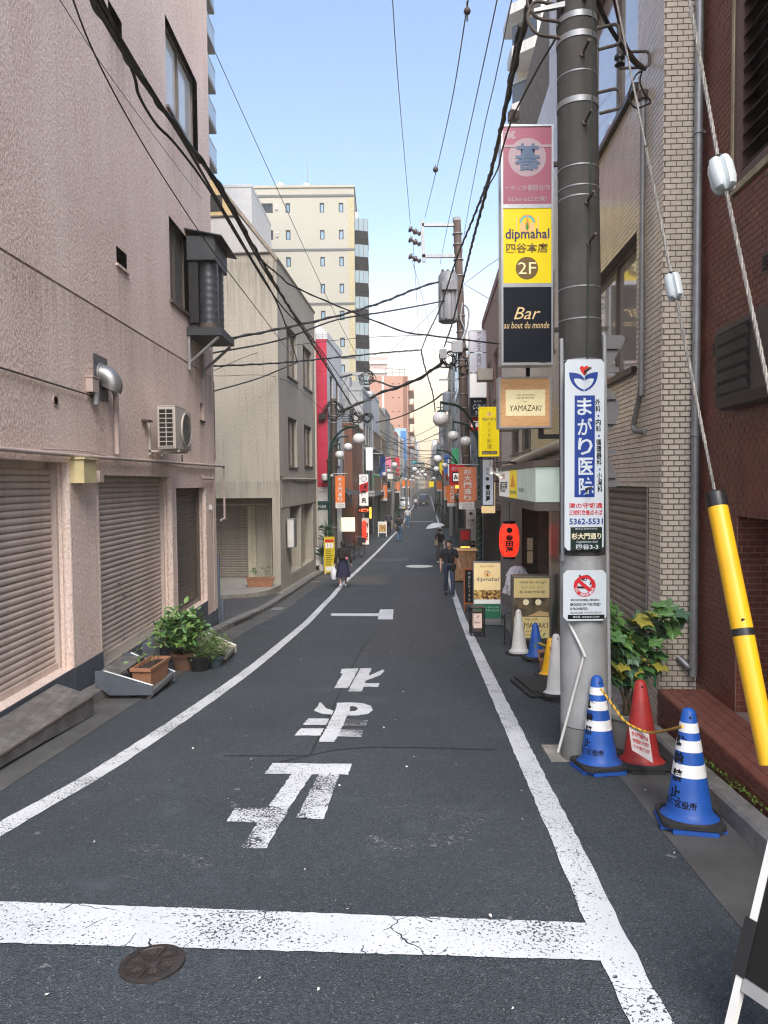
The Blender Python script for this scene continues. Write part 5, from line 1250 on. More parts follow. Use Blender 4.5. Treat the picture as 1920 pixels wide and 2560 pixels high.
for v, s_ in ((20, .05), (60, .0)):
    k = zz(v); c = v0 * k; f = MB(); f.tube(elbow([c + Vector((-.1, -.05, .1)), c + Vector((-.36, -.1, .12)), c + Vector((-.42, -.1, -.02)), c + Vector((-.34, -.1, -.14)), c + Vector((-.12, -.05, -.14))], .06), .013, 7); f.build('cable_guide', M_rust, np_, True)
    MB().prism([c + Vector((-.12, -.09, .06)), c + Vector((-.36, -.09, .02)), c + Vector((-.36, -.09, .045)), c + Vector((-.12, -.09, .10))], (0, -.03, 0)).build('guide_arm', M_steel, np_)
pipe(np_, smooth_path([v0 * zz(10) + Vector((.09, -rr(1) * .85, 0)), v0 * zz(300) + Vector((.07, -rr(.8) * .93, 0)), v0 * zz(700) + Vector((.02, -rr(.5) - .01, 0)), v0 * zz(1000) + Vector((0, -rr(.4) - .012, 0))], 4), .006, mat('green_wire', (.03, .045, .035), .6), 'ground_wire', 5)
for dx, v_a, v_b in ((-.175, 1400, 850), (.19, 1880, 840)):
    pipe(np_, [v0 * zz(v_a) + Vector((dx, -.06, 0)), v0 * zz(v_b) + Vector((dx * .93, -.06, 0))], .016, mat('grey_tube', (.33, .34, .35), .5, var=.1), 'cable_tube')
pipe(np_, smooth_path([v0 * zz(1550) + Vector((-.15, -.13, 0)), v0 * zz(1600) + Vector((-.08, -.2, 0)), v0 * zz(1625) + Vector((-.05, -.22, 0))], 3), .012, M_offwhite, 'tie')
pipe(np_, [v0 * zz(1620) + Vector((-.05, -.2, 0)), v0 * zz(1860) + Vector((-.26, -.17, 0))], .011, M_offwhite, 'prop_rod')
MB().box(-.30, .24, -.26, .26, -.03, .03).build('foot_plate', M_concrete, np_)
# clinic sign on the pole (slightly wrapped round it)
def wrapT(c, R_, off=0.0):
    return lambda x, z, dy=0.0: (c.x + (R_ + off) * math.sin(x / R_), c.y - (R_ + off) * math.cos(x / R_) + dy, c.z + z)
def plate(label, name, u0, u1, v0_, v1_, m, Y, R_=.55, corner=.03, parent_m=None):
    a, b = at(u0, v1_, Y), at(u1, v0_, Y); W_, H_ = b.x - a.x, b.z - a.z; t = thing(name, label, 'sign', ((a.x + b.x) / 2, Y, (a.z + b.z) / 2)); W2, H2 = W_ / 2, H_ / 2
    Tw = lambda x, z, e=0.0: (R_ * math.sin(x / R_) * 1.0, R_ * (1 - math.cos(x / R_)) - e, z)
    mb = MB(); N_ = 12; outline = []
    for i in range(N_ + 1):
        x = -W2 + W_ * i / N_; edge = max(0, corner - (W2 - abs(x))); dz = corner - math.sqrt(max(0, corner ** 2 - edge ** 2)); outline.append((x, dz))
    for e in (0, .004):
        for x, dz in outline: mb.v.append(Tw(x, -H2 + dz, e)); mb.v.append(Tw(x, H2 - dz, e))
    K_ = 2 * (N_ + 1)
    for i in range(N_):
        q = 2 * i; mb.f += [(q, q + 1, q + 3, q + 2), (K_ + q, K_ + q + 2, K_ + q + 3, K_ + q + 1), (q, q + 2, K_ + q + 2, K_ + q), (q + 1, K_ + q + 1, K_ + q + 3, q + 3)]; mb.mi += [0] * 4
    mb.build('plate', m, t)
    return t, lambda x, z, e=.0065: Tw(x * W2, z * H2, e), W2, H2
def patch(T_, x0, x1, z0, z1, name, m, t, e=.0055, n=8):
    mb = MB()
    for i in range(n + 1): x = x0 + (x1 - x0) * i / n; mb.v += [T_(x, z0, e), T_(x, z1, e)]
    mb.f = [(2 * i, 2 * i + 1, 2 * i + 3, 2 * i + 2) for i in range(n)]; mb.mi = [0] * n; return mb.build(name, m, t)
M_enamel = mat('white_enamel', (.60, .66, .70), .3, var=.03, spec=.6); M_navy = mat('enamel_blue', (.012, .045, .26), .3, var=.04); M_redp = mat('enamel_red', (.58, .02, .03), .35, var=0)
Yp = pb.y - .205
cs, TC, W2, H2 = plate('tall white and blue clinic sign plate tied to the near pole', 'clinic_sign', 1411, 1511, 898, 1376, M_enamel, Yp, 6.0)
sg = lambda u, v: ((u - 1461) / 50.0 * 1.0, (1137 - v) / 239.0)     # photo pixel -> plate coordinate (-1..1)
def zb4(x, y): return sg(1140 + x * .2532, 880 + y * .2532)
def tx(body, x0, x1, y0, y1, m, **k):
    a, b = zb4(x0, y1), zb4(x1, y0); return text(body, (a[0], b[0], a[1], b[1]), m, cs, T=lambda X, Z: TC(X, Z), **k)
a, b = zb4(1168, 1430), zb4(1375, 425); patch(TC, a[0], b[0] - .02, a[1], b[1], 'blue_panel', M_navy, cs, .0050)
for i, ch in enumerate('まがり医院'): tx(ch, 1192 + i * 5, 1340 + i * 5, 450 + i * 196, 620 + i * 196, M_enamel, bold=.018)
ch_ = '外科・内科・循環器科・小児科'
for i, c in enumerate(ch_):
    y = 480 + i * 66
    if c == '・': tx(c, 1392 + i * 2, 1412 + i * 2, y + 5, y + 25, M_navy)
    else: tx(c, 1372 + i * 2, 1424 + i * 2, y - 20, y + 42, M_ink, bold=.02)
tx('津の守坂通', 1112, 1450, 1485, 1540, M_redp, bold=.015); tx('三栄町交差点そば', 1114, 1450, 1555, 1608, M_redp, bold=.015); tx('5362-5531', 1118, 1455, 1640, 1700, M_navy, bold=.02)
a, b = zb4(1130, 1960), zb4(1448, 1728); patch(TC, a[0], b[0], a[1], b[1], 'green_panel', mat('sign_dark_green', (.008, .022, .018), .35, var=.05), cs, .0050)
M_cream_ink = mat('cream_ink', (.72, .66, .45), .5, var=0)
tx('杉大門通り', 1140, 1440, 1785, 1850, M_cream_ink, bold=.03); tx('Sugidaimon-dori', 1190, 1405, 1862, 1890, M_enamel); tx('四谷3-3', 1185, 1410, 1898, 1950, M_enamel, bold=.02); tx('東京広告株式会社', 1175, 1400, 1736, 1752, M_enamel)
mb = MB()
def cpoly(pts, m, name, e):
    # polygon in zoom pixels; fine enough to follow the plate
    P = [zb4(x, y) for x, y in pts]; MB().add([TC(x, z, e) for x, z in P], [tuple(range(len(P)))]).build(name, m, cs)
def qb(a, b, c, n=8): return [((1 - t) ** 2 * a[0] + 2 * t * (1 - t) * b[0] + t * t * c[0], (1 - t) ** 2 * a[1] + 2 * t * (1 - t) * b[1] + t * t * c[1]) for t in [i / n for i in range(n + 1)]]
cpoly([(1258, 255)] + qb((1258, 255), (1230, 200), (1112, 198)) + qb((1112, 198), (1115, 340), (1258, 388)), M_navy, 'emblem', .0056)
cpoly([(1266, 255)] + qb((1266, 255), (1290, 200), (1400, 196)) + qb((1400, 196), (1400, 340), (1266, 388)), M_navy, 'emblem', .0056)
cpoly([(1258, 285)] + qb((1258, 285), (1225, 250), (1160, 262)) + qb((1160, 262), (1175, 340), (1258, 368)), M_enamel, 'emblem', .0066)
cpoly([(1266, 285)] + qb((1266, 285), (1295, 250), (1358, 262)) + qb((1358, 262), (1350, 335), (1266, 368)), M_enamel, 'emblem', .0066)
cpoly(qb((1262, 150), (1235, 120), (1218, 155)) + qb((1218, 155), (1225, 185), (1262, 228)) + qb((1262, 228), (1300, 185), (1308, 150)) + qb((1308, 150), (1290, 120), (1262, 150)), mat('heart_red', (.62, .02, .01), .35, var=0), 'heart', .0066)
for (x, y) in ((1272, 190), (1285, 1350)): c = TC(*zb4(x, y)); MB().tube([Vector(c), Vector(c) + Vector((.015, -.09, .012))], .010, 8).build('step_bolt', M_rust, cs)
# no smoking sign
ns, TN, W2n, H2n = plate('white no smoking sign plate tied to the near pole below the clinic sign', 'no_smoking_sign', 1408, 1516, 1425, 1552, M_enamel, Yp, 6.0, .03)
def zn(x, y): return ((1120 + x * .2652 - 1462) / 54.0, (1488.5 - (1340 + y * .2652)) / 63.5)
def txn(body, x0, x1, y0, y1, m, **k):
    a, b = zn(x0, y1), zn(x1, y0); return text(body, (a[0], b[0], a[1], b[1]), m, ns, T=lambda X, Z: TN(X, Z), **k)
def ringp(cx, cy, r0, r1, m, name, e=.0056, a0=0, a1=360):
    mb = MB(); n = 40
    for i in range(n + 1):
        q = R(a0 + (a1 - a0) * i / n)
        for r in (r0, r1): mb.v.append(TN(*zn(cx + r * math.cos(q), cy - r * math.sin(q)), e))
    mb.f = [(2 * i, 2 * i + 1, 2 * i + 3, 2 * i + 2) for i in range(n)]; mb.mi = [0] * n; mb.build(name, m, ns)
def npoly(pts, m, name, e=.0056): P = [zn(*p) for p in pts]; MB().add([TN(x, z, e) for x, z in P], [tuple(range(len(P)))]).build(name, m, ns)
npoly([(1218, 472), (1300, 474), (1300, 494), (1218, 492)], M_ink, 'cigarette', .0052)
for x in (1322, 1334, 1345): npoly([(x, 475), (x + 7, 475), (x + 7, 495), (x, 495)], M_redp, 'cigarette_tip', .0052)
mbs = smooth_path([(1240, 362, 0), (1245, 395, 0), (1285, 400, 0), (1292, 372, 0), (1330, 380, 0), (1350, 410, 0), (1340, 460, 0)], 4)
def polystroke(pts, w_, m, name):
    mb = MB(); P = [Vector(p) for p in pts]; n = len(P)
    for i in range(n):
        t_ = (P[min(i + 1, n - 1)] - P[max(i - 1, 0)]).normalized(); q = Vector((-t_.y, t_.x, 0)) * w_
        for s_ in (1, -1): mb.v.append(TN(*zn((P[i] + q * s_).x, (P[i] + q * s_).y), .0052))
    mb.f = [(2 * i, 2 * i + 1, 2 * i + 3, 2 * i + 2) for i in range(n - 1)]; mb.mi = [0] * (n - 1); mb.build(name, m, ns)
polystroke(mbs, 7, M_ink, 'smoke'); polystroke([(x + 14, y + 14, 0) for x, y, _ in mbs], 4, M_ink, 'smoke')
ringp(1287, 468, 68, 104, M_redp, 'red_ring', a0=-215, a1=35); ringp(1287, 468, 72, 100, M_redp, 'red_ring', a0=35, a1=145)
npoly([(1205, 420), (1228, 395), (1372, 520), (1350, 545)], M_redp, 'red_slash', .0062)
for i, ch in enumerate('NO SMOKING'):
    a_ = R(-160 + i * 15.5); cx, cy = 1287 + 86 * math.cos(a_), 468 - 86 * math.sin(a_); rot = a_ + math.pi / 2
    if ch != ' ':
        def TCh(X, Z, cx=cx, cy=cy, rot=rot): return TN(*zn(cx + X * math.cos(rot) - Z * math.sin(rot), cy - X * math.sin(rot) - Z * math.cos(rot)), .0068)
        text(ch, (-10, 10, -14, 14), M_enamel, ns, T=TCh, bold=.03)
txn('新宿区内全域路上喫煙禁止', 1155, 1430, 590, 612, M_ink, bold=.01); txn('SMOKING ON THE STREET', 1150, 1440, 630, 658, M_ink, bold=.02); txn('IS PROHIBITED.', 1150, 1320, 672, 698, M_ink, bold=.02); txn('禁止在路上吸烟', 1152, 1268, 712, 732, M_ink); txn('길거리에서의 흡연 금지', 1285, 1445, 712, 732, M_ink)
a, b = zn(1128, 784), zn(1476, 742); patch(TN, a[0], b[0], a[1], b[1], 'black_strip', M_ink, ns, .0050); txn('新宿区  SHINJUKU CITY', 1178, 1430, 752, 776, M_enamel, bold=.01)
# backs of the road signs on the right of the pole
M_back = mat('road_sign_back', (.20, .20, .205), .5, metal=.3, var=.08)
def rsign(label, poly, Y):
    P = [at(u, v, Y) for u, v in poly]; c = sum(P, Vector()) / len(P); t = thing('road_sign', label, 'road sign', c, 0, 'backs of road signs on the near pole')
    MB().prism([p - c for p in P], (0, .003, 0)).build('plate', M_back, t)
    zs = [p.z for p in P]; xs = [p.x for p in P]
    for k in (.25, .75):
        z = min(zs) + (max(zs) - min(zs)) * k - c.z; MB().box(min(xs) - c.x, (min(xs) + max(xs)) / 2 - c.x + .05, -.022, -.002, z - .02, z + .02).build('rail', M_back, t); MB().tube([(min(xs) - c.x, .0, z), (pb.x - c.x, .1, z)], .012, 6).build('clamp', M_steel, t)
    return t
rsign('grey back of the upper triangular stop road sign on the near pole', [(1500, 838), (1555, 838), (1562, 842), (1563, 850), (1508, 950), (1500, 955)], 6.02)
rsign('grey back of the round road sign on the near pole', [(1500, 962)] + [(1492 + 56 * math.sin(a * .1745), 1024 - 62 * math.cos(a * .1745)) for a in range(1, 18)] + [(1500, 1086)], 6.0)
rsign('grey back of the lower triangular road sign on the near pole', [(1505, 1100), (1543, 1190), (1545, 1212), (1540, 1218), (1500, 1216)], 6.02)
# guy wires
M_guy = mat('galvanised_wire', (.22, .21, .19), .6, metal=.3, var=.3, scale=60)
def rope(t, a, b, r, name, n=40, tw=3):
    a, b = Vector(a), Vector(b); d = (b - a); L = d.length; d.normalize(); u_ = d.cross(Vector((0, 1, 0))).normalized(); w_ = d.cross(u_)
    mb = MB()
    for k in range(tw):
        pts = []
        for i in range(n + 1):
            q = i / n * L / (r * 14) * 2 * math.pi + k * 2 * math.pi / tw; pts.append(a + d * L * i / n + (u_ * math.cos(q) + w_ * math.sin(q)) * r * .5)
        mb.tube(pts, r * .58, 5)
    return mb.build(name, M_guy, t, True)
def insulator(t, c, d, h, r):
    q = Vector(d).to_track_quat('Z', 'Y').to_matrix()
    mb = MB()
    prof = [(r * .45, -h / 2), (r * .85, -h * .42), (r, -h * .22), (r, h * .22), (r * .85, h * .42), (r * .45, h / 2)]
    n = 40; vs = []
    for rr_, hh in prof:
        for j in range(n):
            a_ = 2 * math.pi * j / n; k = 1.0 - .38 * abs(math.cos(2 * a_)) ** 8
            vs.append(Vector(c) + q @ Vector((rr_ * k * math.cos(a_ + .6), rr_ * k * math.sin(a_ + .6), hh)))
    mb.add(vs, [(i * n + j, i * n + (j + 1) % n, (i + 1) * n + (j + 1) % n, (i + 1) * n + j) for i in range(len(prof) - 1) for j in range(n)] + [tuple(range(n - 1, -1, -1)), tuple((len(prof) - 1) * n + j for j in range(n))])
    o = mb.build('insulator', mat('porcelain', (.50, .55, .56), .2, var=.1, spec=.6, grime=.15), t, True); 
    MB().tube([Vector(c) - q @ Vector((0, 0, h * .5)), Vector(c) - q @ Vector((0, 0, h * .44))], r * .6, 12).build('soot_mark', M_dark, t); return o
g2w = thing('guy_wire', 'stranded guy wire with porcelain insulator and yellow guard pipe', 'guy wire', (0, 0, 0))
Pa, Pm, Pb = at(1539, -10, 4.35), at(1687, 717, 3.62), at(1922, 1905, 2.95)
dG = (Pb - Pa).normalized()
def onguy(v):
    lo, hi = 0.0, 1.3
    for _ in range(40):
        m_ = (lo + hi) / 2; p = Pa + (Pb - Pa) * m_; q = CROT.transposed() @ (p - Vector((0, 0, CZ))); vv = 1280 - FPX * q.y / -q.z
        if vv < v: lo = m_
        else: hi = m_
    return Pa + (Pb - Pa) * lo
rope(g2w, Pa, onguy(365), .006, 'wire', 60); rope(g2w, onguy(370), onguy(680), .0085, 'wire_splice', 60); insulator(g2w, onguy(717), dG, .15, .045); rope(g2w, onguy(745), onguy(1110), .0085, 'wire_splice', 60); rope(g2w, onguy(1110), onguy(1225), .007, 'wire', 20)
ga, gb = onguy(1245), onguy(1912)
M_guard = mat('guard_yellow', (.78, .42, .012), .35, var=.06, scale=3, grime=.12)
MB().tube([ga, ga.lerp(gb, .5), gb], [.044, .046, .040], 22).build('guard_pipe', M_guard, g2w, True); MB().tube([onguy(1228), onguy(1234), onguy(1262), onguy(1268)], [.02, .0455, .0465, .045], 20).build('guard_cap', M_black, g2w, True)
MB().tube([onguy(1572), onguy(1590)], .0475, 22).build('black_tape', M_black, g2w, True); MB().tube([onguy(1545) + Vector((-.01, -.048, 0)), onguy(1545) + Vector((-.01, -.04, 0))], .008, 8).build('rivet', M_dark, g2w)
rope(g2w, gb, Pa + (Pb - Pa) * 1.42, .01, 'wire', 12)
g1w = thing('guy_wire', 'stranded guy wire with large porcelain insulator crossing the brick wall', 'guy wire', (0, 0, 0))
q0, q1, q2, q3 = at(1722, -10, 3.6), at(1797, 405, 3.22), at(1814, 470, 3.18), at(1935, 1030, 2.75)
rope(g1w, q0, q1, .009, 'wire_splice', 60); insulator(g1w, at(1805, 437, 3.2), q2 - q1, .17, .056); rope(g1w, q2, q3, .0088, 'wire_splice', 60); rope(g1w, q3, q3 + (q3 - q2) * 1.25, .01, 'wire', 30)

# second pole with transformer
P2b, P2t = at(1176, 1440, 28.0), at(1142, 545, 28.0)
p2, v2 = pole('second utility pole on the right with big transformer and crossarm', (P2b.x, 28.0, gz(28)), (P2t.x, 28.0, P2t.z), .19, .15, m=mat('pole_brown', (.11, .075, .06), .75, var=.3, scale=3, streak=.3))
def off(u, v, Y=28.0): return at(u, v, Y) - Vector((P2b.x, 28.0, gz(28)))
band(p2, v2, .995, .165, .12, M_pole_lo, 'cap')
for v in (585, 612, 650, 690, 790, 830, 900, 945, 985, 1020, 1060, 1100, 1140): 
    k = (at(1150, v, 28).z - gz(28)) / v2.z; band(p2, v2, k, .20, .03)
TX = off(1121, 740) + Vector((-.02, -.1, 0)); r_ = .38
MB().lathe([(.30, -1.05), (r_, -1.0), (r_, .72), (.35, .76), (.30, .86), (.1, .9)], TX, 24).build('transformer_tank', mat('transformer_grey', (.17, .17, .18), .5, var=.12), p2, True)
for a_ in (-2.4, -1.9, -1.2, -.7): MB().box(TX.x + r_ * math.cos(a_) - .035, TX.x + r_ * math.cos(a_) + .035, TX.y + r_ * math.sin(a_) - .05, TX.y + r_ * math.sin(a_) + .03, TX.z - .95, TX.z + .3).build('cooling_fin', MATS['transformer_grey'], p2)
MB().box(TX.x - .28, TX.x + .3, TX.y - .5, TX.y - .2, TX.z + .1, TX.z + .42).build('terminal_box', MATS['transformer_grey'], p2)
for i in range(3): MB().lathe([(.05, 0), (.07, .08), (.04, .1), (.06, .18), (.03, .24)], TX + Vector((-.22 + .2 * i, -.15, .72)), 10).build('bushing', M_rust, p2, True)
for v in (560, 638): a_, b_ = off(1153, v), off(1055, v + 4); MB().box(b_.x, a_.x, -.06, .06, a_.z - .09, a_.z + .03).build('crossarm', M_steel, p2)
a_, b_ = off(1055, 550), off(1060, 655); MB().hexa([b_ + Vector((-.06, -.06, 0)), b_ + Vector((.06, -.06, 0)), b_ + Vector((.06, .06, 0)), b_ + Vector((-.06, .06, 0)), a_ + Vector((-.06, -.06, 0)), a_ + Vector((.06, -.06, 0)), a_ + Vector((.06, .06, 0)), a_ + Vector((-.06, .06, 0))]).build('arm_upright', M_steel, p2)
for v in (572, 598, 640): 
    a_, b_ = off(1052, v + 14), off(1024, v); d_ = (b_ - a_); mb = MB()
    mb.tube([a_ + d_ * k for k in (0, .12, .2, .35, .42, .6, .66, .78, .86, 1.0, 1.06)], [.05, .1, .06, .06, .11, .11, .05, .05, .12, .12, .04], 10).build('line_insulator', mat('insulator_brown', (.07, .055, .05), .4, var=.2), p2, True)
for (u0, u1, v0_, v1_) in ((1128, 1154, 855, 885), (1098, 1115, 876, 900)):
    a_, b_ = off(u0, v1_), off(u1, v0_); MB().cbox(a_.x, b_.x, -.35, -.1, a_.z, b_.z, .02).build('switch_box', mat('box_grey', (.30, .30, .31), .5, var=.1), p2)
M_bundle = M_cable
random.seed(21)
def tangle(t, c, rad, n, r=.02, name='loose_loop'):
    c = Vector(c)
    for i in range(n):
        a0 = random.random() * 6.28; ra = rad * random.uniform(.4, 1); pts = []
        for k in range(9):
            a_ = a0 + k * random.uniform(.5, .7); pts.append(c + Vector((ra * math.cos(a_) * random.uniform(.7, 1.2), random.uniform(-.25, .1), ra * .9 * math.sin(a_) * random.uniform(.7, 1.2))))
        MB().tube(smooth_path(pts, 3), r * random.uniform(.6, 1.2), 5).build(name, M_bundle, t)
tangle(p2, off(1122, 900), .45, 9); tangle(p2, off(1165, 885), .35, 7); tangle(p2, off(1160, 925), .35, 6, .03)
pipe(p2, smooth_path([off(1155, 760) + Vector((0, -.2, 0)), off(1150, 800) + Vector((0, -.22, 0)), off(1160, 830) + Vector((0, -.2, 0)), off(1145, 860) + Vector((0, -.3, 0)), off(1115, 858) + Vector((0, -.35, 0))], 5), .035, M_steel, 'conduit'); pipe(p2, smooth_path([off(1158, 765) + Vector((.03, -.2, 0)), off(1170, 780) + Vector((0, -.2, 0)), off(1168, 815) + Vector((0, -.2, 0)), off(1158, 850) + Vector((0, -.2, 0))], 5), .035, M_steel, 'conduit')
pipe(p2, [off(1185, 915), off(1212, 985)], .03, M_steel, 'stay_arm')
# shop map plate on the second pole
a_, b_ = at(1165, 1370, 27.75), at(1190, 1272, 27.75); t = thing('estate_agent_sign', 'white estate agent plate on the second right pole', 'sign', ((a_.x + b_.x) / 2, 27.75, a_.z)); W_, H_ = (b_.x - a_.x) / 2, b_.z - a_.z
MB().box(-W_, W_, -.01, .0, 0, H_).build('plate', mat('plate_cream', (.60, .58, .52), .5, var=.05), t); MB().box(-W_ * .85, W_ * .85, -.013, -.0105, .03, H_ * .18).build('black_panel', M_ink, t); MB().lathe([(.07, -.012), (.0, -.013)], (0, 0, H_ * .88), 16, 'Y').build('emblem', M_brown, t)
text('四谷不動産', (-W_ * .7, W_ * .7, H_ * .66, H_ * .74), M_ink, t, y=-.013); text('コンサルティング', (-W_ * .7, W_ * .7, H_ * .58, H_ * .63), M_ink, t, y=-.013); text('杉大門通り', (-W_ * .75, W_ * .75, H_ * .08, H_ * .15), M_cream_ink, t, y=-.016)
# left pole and further poles
LPb = at(834, 1420, 31.0); lp, vl = pole('brown steel utility pole on the left in front of the crimson building', (LPb.x, 31.0, gz(31)), (at(834, 1000, 31).x, 31.0, at(834, 997, 31).z), .17, .14, m=mat('pole_brown_paint', (.085, .065, .055), .55, var=.2, streak=.2))
for k in (.97, .9, .86, .55, .25): band(lp, vl, k, .175, .05)
tangle(lp, vl * .93, .5, 8, .018); tangle(lp, vl * .88 + Vector((-1.0, .5, 0)), .55, 9, .016)
MB().box(-.55, -.25, -.25, .0, vl.z * .88, vl.z * .88 + .25).build('junction_box', M_black, lp)
t = thing('crossarm_frame', 'steel crossarm frame above the left brown pole', 'crossarm', (0, 0, 0)); Yc = 40.0
a_, b_ = at(826, 935, Yc), at(922, 932, Yc); MB().box(a_.x, b_.x, Yc - .06, Yc + .06, a_.z - .1, a_.z + .08).build('crossarm', M_steel, t); c_ = at(839, 1000, Yc)
MB().tube([(at(839, 940, Yc).x, Yc, a_.z), (at(839, 1300, Yc).x, Yc, gz(Yc))], .12, 14).build('post', mat('crossarm_post', (.20, .21, .22), .6, var=.2), t, True)
MB().tube([at(845, 990, Yc), at(868, 940, Yc)], .03, 6).build('brace', M_steel, t); MB().tube([at(900, 990, Yc), at(920, 935, Yc)], .03, 6).build('brace', M_steel, t)
tangle(t, at(917, 945, Yc), .5, 7, .025); tangle(t, at(890, 1045, 40), .45, 8, .03); tangle(t, at(917, 1045, 40), .4, 7, .03)
for i, (u, vt, Y, lab) in enumerate(((986, 1165, 61, 'leaning grey utility pole on the left by the white pickup van'), (1016, 1150, 90, 'fourth utility pole along the left side'), (1027, 1160, 118, 'fifth utility pole along the left side'), (1128, 905, 52, 'tall grey pole with a transformer behind the second right pole'), (1112, 1010, 76, 'third utility pole along the right side'), (1100, 1080, 104, 'fourth utility pole along the right side'), (1092, 1120, 138, 'fifth utility pole along the right side'))):
    b_ = at(u - (8 if i == 0 else 0), 1250, Y); tp = at(u, vt, Y); t, vv = pole(lab, (b_.x, Y, gz(Y)), (tp.x, Y, tp.z), .17, .13, m=mat('pole_grey', (.20, .20, .20), .75, var=.2))
    for k in (.96, .9, .8): band(t, vv, k, .18, .06)
    for k in (.97, .9): MB().box(vv.x * k - .9, vv.x * k + .9, -.05, .05, vv.z * k - .06, vv.z * k + .06).build('crossarm', M_steel, t)
    if i >= 3:
        q = vv * .78 + Vector((-.35, -.2, 0)); MB().lathe([(.27, -.8), (.3, -.75), (.3, .5), (.2, .6)], q, 16).build('transformer_tank', mat('transformer_blue_grey', (.22, .25, .29), .5, var=.1), t, True)
    tangle(t, vv * .82, .5, 5, .02)

# ------------------------------------------------------------------ globe lamps with banners
M_globe = mat('opal_glass', (.70, .69, .68), .18, var=.03, spec=.6, coat=.4); M_ban = mat('banner_orange', (.76, .175, .025), .75, var=.06, scale=3); M_banw = mat('banner_white', (.72, .70, .68), .75, var=.04)
M_banr = mat('banner_salmon', (.66, .21, .10), .75, var=.06, scale=3)
def globe(t, c, r, hang):
    c = Vector(c); o = MB().ball(c, r, r, r * .96, 24, 14).build('globe', M_globe, t, True)
    MB().lathe([(r * .5, 0), (r * .42, .03), (r * .1, .07)], c + Vector((0, 0, r * .93)), 14).build('cap', M_green, o, True); MB().tube([c + Vector((0, 0, r)), c + Vector((0, 0, r + hang))], .022, 8).build('hanger', M_green, o)
def street_lamp(label, x, y, side, big, s1, s2, ptop):
    """green post, curved arms towards the road, one large and two small opal globes; big/s1/s2 are offsets from the post foot"""
    t = thing('globe_street_lamp', label, 'street lamp', (x, y, gz(y)), 0, 'globe lamps along the street'); sg_ = 1 if side == 'L' else -1
    MB().tube([(0, 0, 0), (0, 0, .5), (0, 0, .52), (0, 0, ptop)], [.10, .10, .075, .07], 14).build('post', M_green, t, True)
    for z in (.5, ptop * .62, ptop - .02): MB().lathe([(.10, -.04), (.11, 0), (.10, .04)], (0, 0, z), 14).build('collar', M_green, t, True)
    B = Vector(big); h = .28
    arm = lambda c, hh: smooth_path([(0, 0, ptop - .05), (c[0] * .12, c[1] * .12, ptop + (c[2] + hh - ptop) * .55), (c[0] * .5, c[1] * .5, c[2] + hh - .10), (c[0], c[1], c[2] + hh)], 6)
    MB().tube(arm(B, .26 + h), .045, 8).build('arm', M_green, t, True)
    for c in (s1, s2): MB().tube(arm(Vector(c), .2 + h), .035, 8).build('arm', M_green, t, True)
    globe(t, B, .26, h); globe(t, s1, .195, h); globe(t, s2, .195, h)
    return t
def banner(label, x0, x1, z0, z1, y, m=None, textit=True):
    t = thing('street_banner', label, 'banner', ((x0 + x1) / 2, y, z0), 0, 'orange street banners'); W_ = (x1 - x0) / 2; H_ = z1 - z0; zs = H_ * .165
    def sheet(za, zb, name, mm, n=10):
        mb = MB()
        for i in range(n + 1):
            for j in range(7): xx = -W_ + 2 * W_ * j / 6; zz_ = za + (zb - za) * i / n; mb.v.append((xx, .015 * math.sin(xx * 9 + zz_ * 3), zz_))
        mb.f = [(i * 7 + j, i * 7 + j + 1, i * 7 + j + 8, i * 7 + j + 7) for i in range(n) for j in range(6)]; mb.mi = [0] * len(mb.f); return mb.build(name, mm, t, True)
    sheet(zs, H_, 'cloth', m or M_ban); sheet(0, zs - .002, 'white_hem', M_banw, 2); MB().tube([(-W_ - .1, 0, H_ + .08), (W_ + .1, 0, H_ + .08)], .018, 6).build('rod', M_steel, t)
    for xx in (-W_ * .7, W_ * .7): MB().tube([(xx, 0, H_ - .01), (xx, 0, H_ + .08)], .008, 5).build('tie', M_cable, t)
    if textit:
        for i, c in enumerate('杉大門通り'):
            hh = (H_ - zs) / 5.4; z = H_ - .06 - (i + 1) * hh; text(c, (-W_ * .42, W_ * .42, z + hh * .08, z + hh * .92), M_banw, t, T=lambda X, Z: (X, .015 * math.sin(X * 9 + Z * 3) - .02, Z), bold=.02)
        text('くつろぎと憩いの', (-W_ * .8, W_ * .85, zs * .55, zs * .85), M_ink, t, T=lambda X, Z: (X, -.02, Z)); text('街にようこそ', (-W_ * .6, W_ * .8, zs * .15, zs * .45), M_ink, t, T=lambda X, Z: (X, -.02, Z))
    return t
def lamp_from(label, u, Y, side, globes, ptop_v):
    p = at(u, 1300, Y); base = Vector((p.x, Y, gz(Y)))
    cs_ = [at(gu, gv, gy) - base for gu, gv, gy in globes]; return street_lamp(label, p.x, Y, side, cs_[0], cs_[1], cs_[2], at(u, ptop_v, Y).z - base.z)
lamp_from('nearest green globe lamp on the right with three opal globes and fairy lights', 1200, 24.6, 'R', [(1102, 1048, 23), (1133, 1090, 24), (1164, 1104, 24.4)], 1140)
lamp_from('second green globe lamp on the right, behind the first orange banner', 1147, 44, 'R', [(1094, 1148, 41), (1112, 1164, 43), (1091, 1173, 43.5)], 1185)
lamp_from('left green globe lamp beside the brown utility pole', 824, 30.3, 'L', [(897, 1098, 29), (870, 1118, 31), (849, 1137, 30.3)], 1150)
lamp_from('second green globe lamp on the left, past the white and red vertical sign', 948, 57, 'L', [(986, 1163, 56), (972, 1178, 57.5), (960, 1186, 57)], 1190)
for i, Y in enumerate((64, 84, 106, 130)):
    x = XR(Y) - 1.0; street_lamp(('third', 'fourth', 'fifth', 'sixth')[i] + ' green globe lamp from the camera on the right', x, Y, 'R', (-2.6, -1.2, 5.1), (-1.6, -.4, 4.6), (-.8, .3, 4.3), 3.9)
